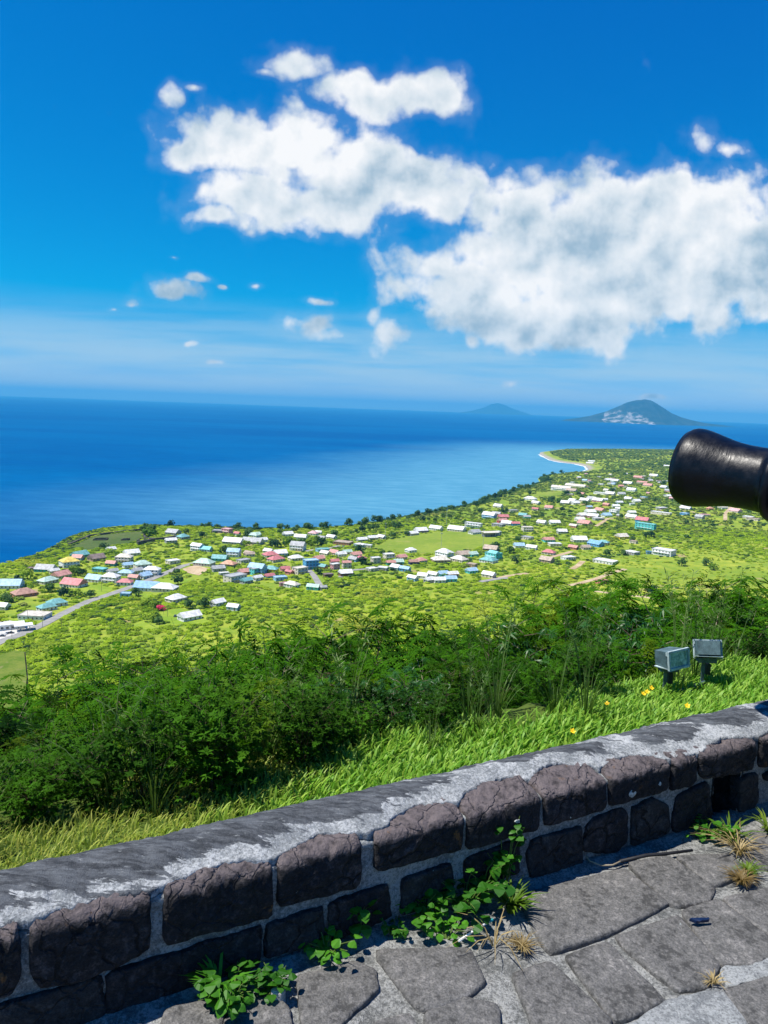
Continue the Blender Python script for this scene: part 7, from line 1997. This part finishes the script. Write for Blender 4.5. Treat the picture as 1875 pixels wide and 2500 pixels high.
# ------------------------------------------------------------------ cannon on its garrison carriage
def build_cannon():
    b = NB('black_gun_paint'); p = b.obj()
    n = b.noise(p, 26, 5, .6); n2 = b.noise(b.scale(p, (60, 22, 22)), 1.0, 4, .65); n3 = b.noise(p, 4, 3)
    c = b.mix(b.ramp(n, .35, .75), (.0010, .0016, .0035), (.003, .0045, .009))
    c = b.mix(b.ramp(b.noise(p, 70, 3, .7), .74, .80, 0, .4), c, (.10, .10, .11))
    nr = b.bump(n2, .32, .006, b.bump(n3, .3, .01))
    m = b.done(b.prin(c, b.ramp(n, .3, .8, .32, .50), nr, .32))
    mz = Vector((1.262, 3.245, 189.80)); ax = Vector((-.69, .719, .095)).normalized()   # axis, pointing out over the bay
    Y = Vector((0, 0, 1)).cross(ax).normalized(); Z = ax.cross(Y)
    Mx = Matrix.Translation(mz) @ Matrix((ax, Y, Z)).transposed().to_4x4()
    root = empty('cannon'); root.matrix_world = Mx @ Matrix.Identity(4)
    K = .158
    prof = [(-2.55, .0), (-2.55, .03), (-2.53, .055), (-2.50, .065), (-2.47, .055), (-2.44, .035), (-2.41, .04), (-2.40, .10), (-2.38, .17), (-2.34, .205), (-2.30, .215), (-2.28, .215), (-2.275, .203), (-2.25, .20), (-1.72, .188), (-1.715, .198), (-1.67, .198), (-1.665, .185), (-1.05, .167), (-1.045, .176), (-1.005, .176), (-1.0, .163), (-.70, .147), (-.50, .137), (-.392, .133), (-.389, .139), (-.380, .150), (-.366, .152), (-.354, .145), (-.350, .1275), (-.32, .1265), (-.28, .1255), (-.24, .1265), (-.20, .130), (-.165, .1365), (-.13, .145), (-.10, .1525), (-.07, .1595), (-.045, .163), (-.025, .163), (-.012, .159), (-.004, .151), (-.001, .150), (.004, .149), (.006, .145), (.006, .075), (0, .066), (-.05, .063), (-.9, .063), (-.9, .0)]
    mb = MB().lathe(prof, 72); me = mb.me('barrel'); link('barrel', me, m, root, True)
    for s in (-1, 1):
        MB().tube([(-1.15, s * .15, -.03), (-1.15, s * .30, -.03)], .055, 20).build('trunnion', m, root, True)
    # carriage: stepped cheeks, axles and truck wheels, in the frame of the gun but level
    fl = -(mz.z - PAVE)
    wood = paint('carriage_paint', (.012, .013, .016), .55, .2, 5)
    car = empty('gun_carriage', (0, 0, 0)); car.matrix_world = Mx
    for s in (-1, 1):
        pr = [(-2.45, fl + .35), (-.98, fl + .35), (-.95, -.10), (-1.06, -.06), (-1.10, -.09), (-1.20, -.09), (-1.25, -.06), (-1.45, -.20), (-1.75, -.28), (-1.75, -.42), (-2.1, -.42), (-2.1, -.58), (-2.45, -.60)]
        V = [(x, s * .26, z) for x, z in pr] + [(x, s * .36, z) for x, z in pr]; n_ = len(pr)
        MB().add(V, [tuple(range(n_)), tuple(range(n_, 2 * n_))[::-1]] + [(i, n_ + i, n_ + (i + 1) % n_, (i + 1) % n_) for i in range(n_)]).build('cheek', wood, car)
        for xx in (-1.45, -2.25):
            MB().tube([(xx, s * .38, fl + .26), (xx, s * .50, fl + .26)], .26, 28).build('truck_wheel', wood, car, True)
    for xx in (-1.45, -2.25): MB().box((xx, 0, fl + .26), (.14, 1.06, .12)).build('axle', wood, car)
    MB().box((-1.9, 0, -.50), (.9, .5, .07)).build('bed', wood, car)
    tag(root, 'black painted cannon barrel with flared muzzle pointing out over the bay', 'cannon')
    tag(car, 'black gun carriage standing under the cannon on the platform', 'carriage')
build_cannon()

# ------------------------------------------------------------------ floodlights on the bank
def build_floodlights():
    met = paint('weathered_aluminium', (.075, .125, .135), .55, .35, 7, .4, .004)
    edge = paint('pale_worn_metal', (.36, .45, .46), .55, .3, 9, .4)
    dark = paint('dark_box', (.018, .026, .03), .6, .3, 7)
    g = NB('floodlight_glass'); p = g.obj()
    col = g.mix(g.ramp(g.noise(p, 14, 5, .65), .35, .7), (.07, .20, .21), (.42, .62, .62))
    gm = g.done(g.prin(col, .22, g.bump(g.noise(p, 9, 3), .3, .01), .6))
    def lamp(x, y, zg, yaw, pitch, roll, zb, lab, pane=True, rest=0.0):
        root = empty('floodlight', (x, y, zg)); root.scale = (.74, .74, .74)
        # post of two plates with a wiring box
        MB().box((-.03, 0, zb * .5 - .2), (.042, .03, zb + .4)).build('post', met, root)
        MB().box((.045, .02, zb - .16), (.06, .08, .16)).build('wiring_box', dark, root)
        MB().box((.01, 0, zb - .01), (.26, .12, .075)).build('bracket', met, root)
        R = Matrix.Rotation(yaw, 4, 'Z') @ Matrix.Rotation(pitch, 4, 'X') @ Matrix.Rotation(roll, 4, 'Y')
        T = Matrix.Translation((0.02, 0, zb + .155)) @ R
        def P(px, py, pz): return T @ Vector((px, py, pz))
        w, h, d = .185, .125, .30      # half width, half height, depth; glass looks along -Y of the lamp
        f = [(-w, -d / 2, -h), (w, -d / 2, -h), (w, -d / 2, h), (-w, -d / 2, h)]; k = .80
        bk = [(-w * k, d / 2, -h * k), (w * k, d / 2, -h * k), (w * k, d / 2, h * k), (-w * k, d / 2, h * k)]
        hs = MB().add([P(*v) for v in f + bk], [(0, 1, 5, 4), (1, 2, 6, 5), (2, 3, 7, 6), (3, 0, 4, 7), (4, 5, 6, 7)]).build('housing', met, root)
        fr_ = MB(); t = .016
        for (c0, c1, s0, s1) in ((0, -h, w + .01, t), (0, h, w + .01, t), (-w, 0, t, h + .01), (w, 0, t, h + .01)):
            V = [P(c0 + a * s0, -d / 2 + e, c1 + b_ * s1) for a in (-1, 1) for e in (-.022, .012) for b_ in (-1, 1)]
            fr_.add(V, [(0, 1, 3, 2), (4, 6, 7, 5), (0, 4, 5, 1), (2, 3, 7, 6), (0, 2, 6, 4), (1, 5, 7, 3)])
        fr_.build('rim', edge, root)
        V = [P(a, -d / 2 - .006 + e, b_) for e in (0, .005) for a, b_ in ((-w + .012, -h + .012), (w - .012, -h + .012), (w - .012, h - .012), (-w + .012, h - .012))]
        MB().add(V, [(0, 1, 2, 3), (7, 6, 5, 4), (0, 4, 5, 1), (1, 5, 6, 2), (2, 6, 7, 3), (3, 7, 4, 0)]).build('glass_pane', gm, root)
        # bottom lip, latch and cooling ribs
        V = [P(a, b_, -h * .93 - .012 + c) for a in (-w, w) for b_ in (-d / 2, d / 2 * .9) for c in (0, .012)]
        MB().add(V, [(0, 1, 3, 2), (4, 6, 7, 5), (0, 4, 5, 1), (2, 3, 7, 6), (0, 2, 6, 4), (1, 5, 7, 3)]).build('bottom_lip', edge, root)
        for a in (-1, 1):
            V = [P(a * (w * .97) + c, b_, e) for c in (-.012, .012) for b_ in (-d / 2 + .01, -d / 2 + .05) for e in (h * .55, h * .95)]
            MB().add(V, [(0, 1, 3, 2), (4, 6, 7, 5), (0, 4, 5, 1), (2, 3, 7, 6), (0, 2, 6, 4), (1, 5, 7, 3)]).build('latch', edge, root)
        tag(root, lab, 'floodlight', 'floodlights on the bank'); return root
    z1 = float(terrain(3.09, 7.97)); z2 = float(terrain(3.55, 8.12))
    lamp(3.09, 7.97, z1, rad(26), rad(-6), rad(-4), .44, 'weathered floodlight with its glass turned right, left one of the pair')
    lamp(3.55, 8.12, z2, rad(160), rad(20), rad(6), .46, 'weathered floodlight seen from behind, tilted, right one of the pair')
    a = Vector((3.22, 7.98, z1 + .05)); c = Vector((3.56, 8.11, z2 + .08))
    tag(MB().tube([a, (a + c) / 2, c], .022, 8).build('conduit', met, smooth=True), 'low metal conduit running in the grass between the floodlight posts', 'pipe')
build_floodlights()

# ------------------------------------------------------------------ sea air between here and the islands
def build_haze():
    m = bpy.data.materials.new('sea_air'); m.use_nodes = True
    nt = m.node_tree; nt.nodes.clear()
    o = nt.nodes.new('ShaderNodeOutputMaterial'); v = nt.nodes.new('ShaderNodeVolumePrincipled')
    v.inputs['Color'].default_value = (0.10, 0.58, 1.0, 1)
    v.inputs['Density'].default_value = HAZE
    v.inputs['Anisotropy'].default_value = 0.0
    nt.links.new(v.outputs[0], o.inputs['Volume'])
    ob = MB().box((0, 0, 330), (125000, 125000, 700)).build('haze', m)
    tag(ob, kind='stuff')
HAZE = 3.8e-5
build_haze()
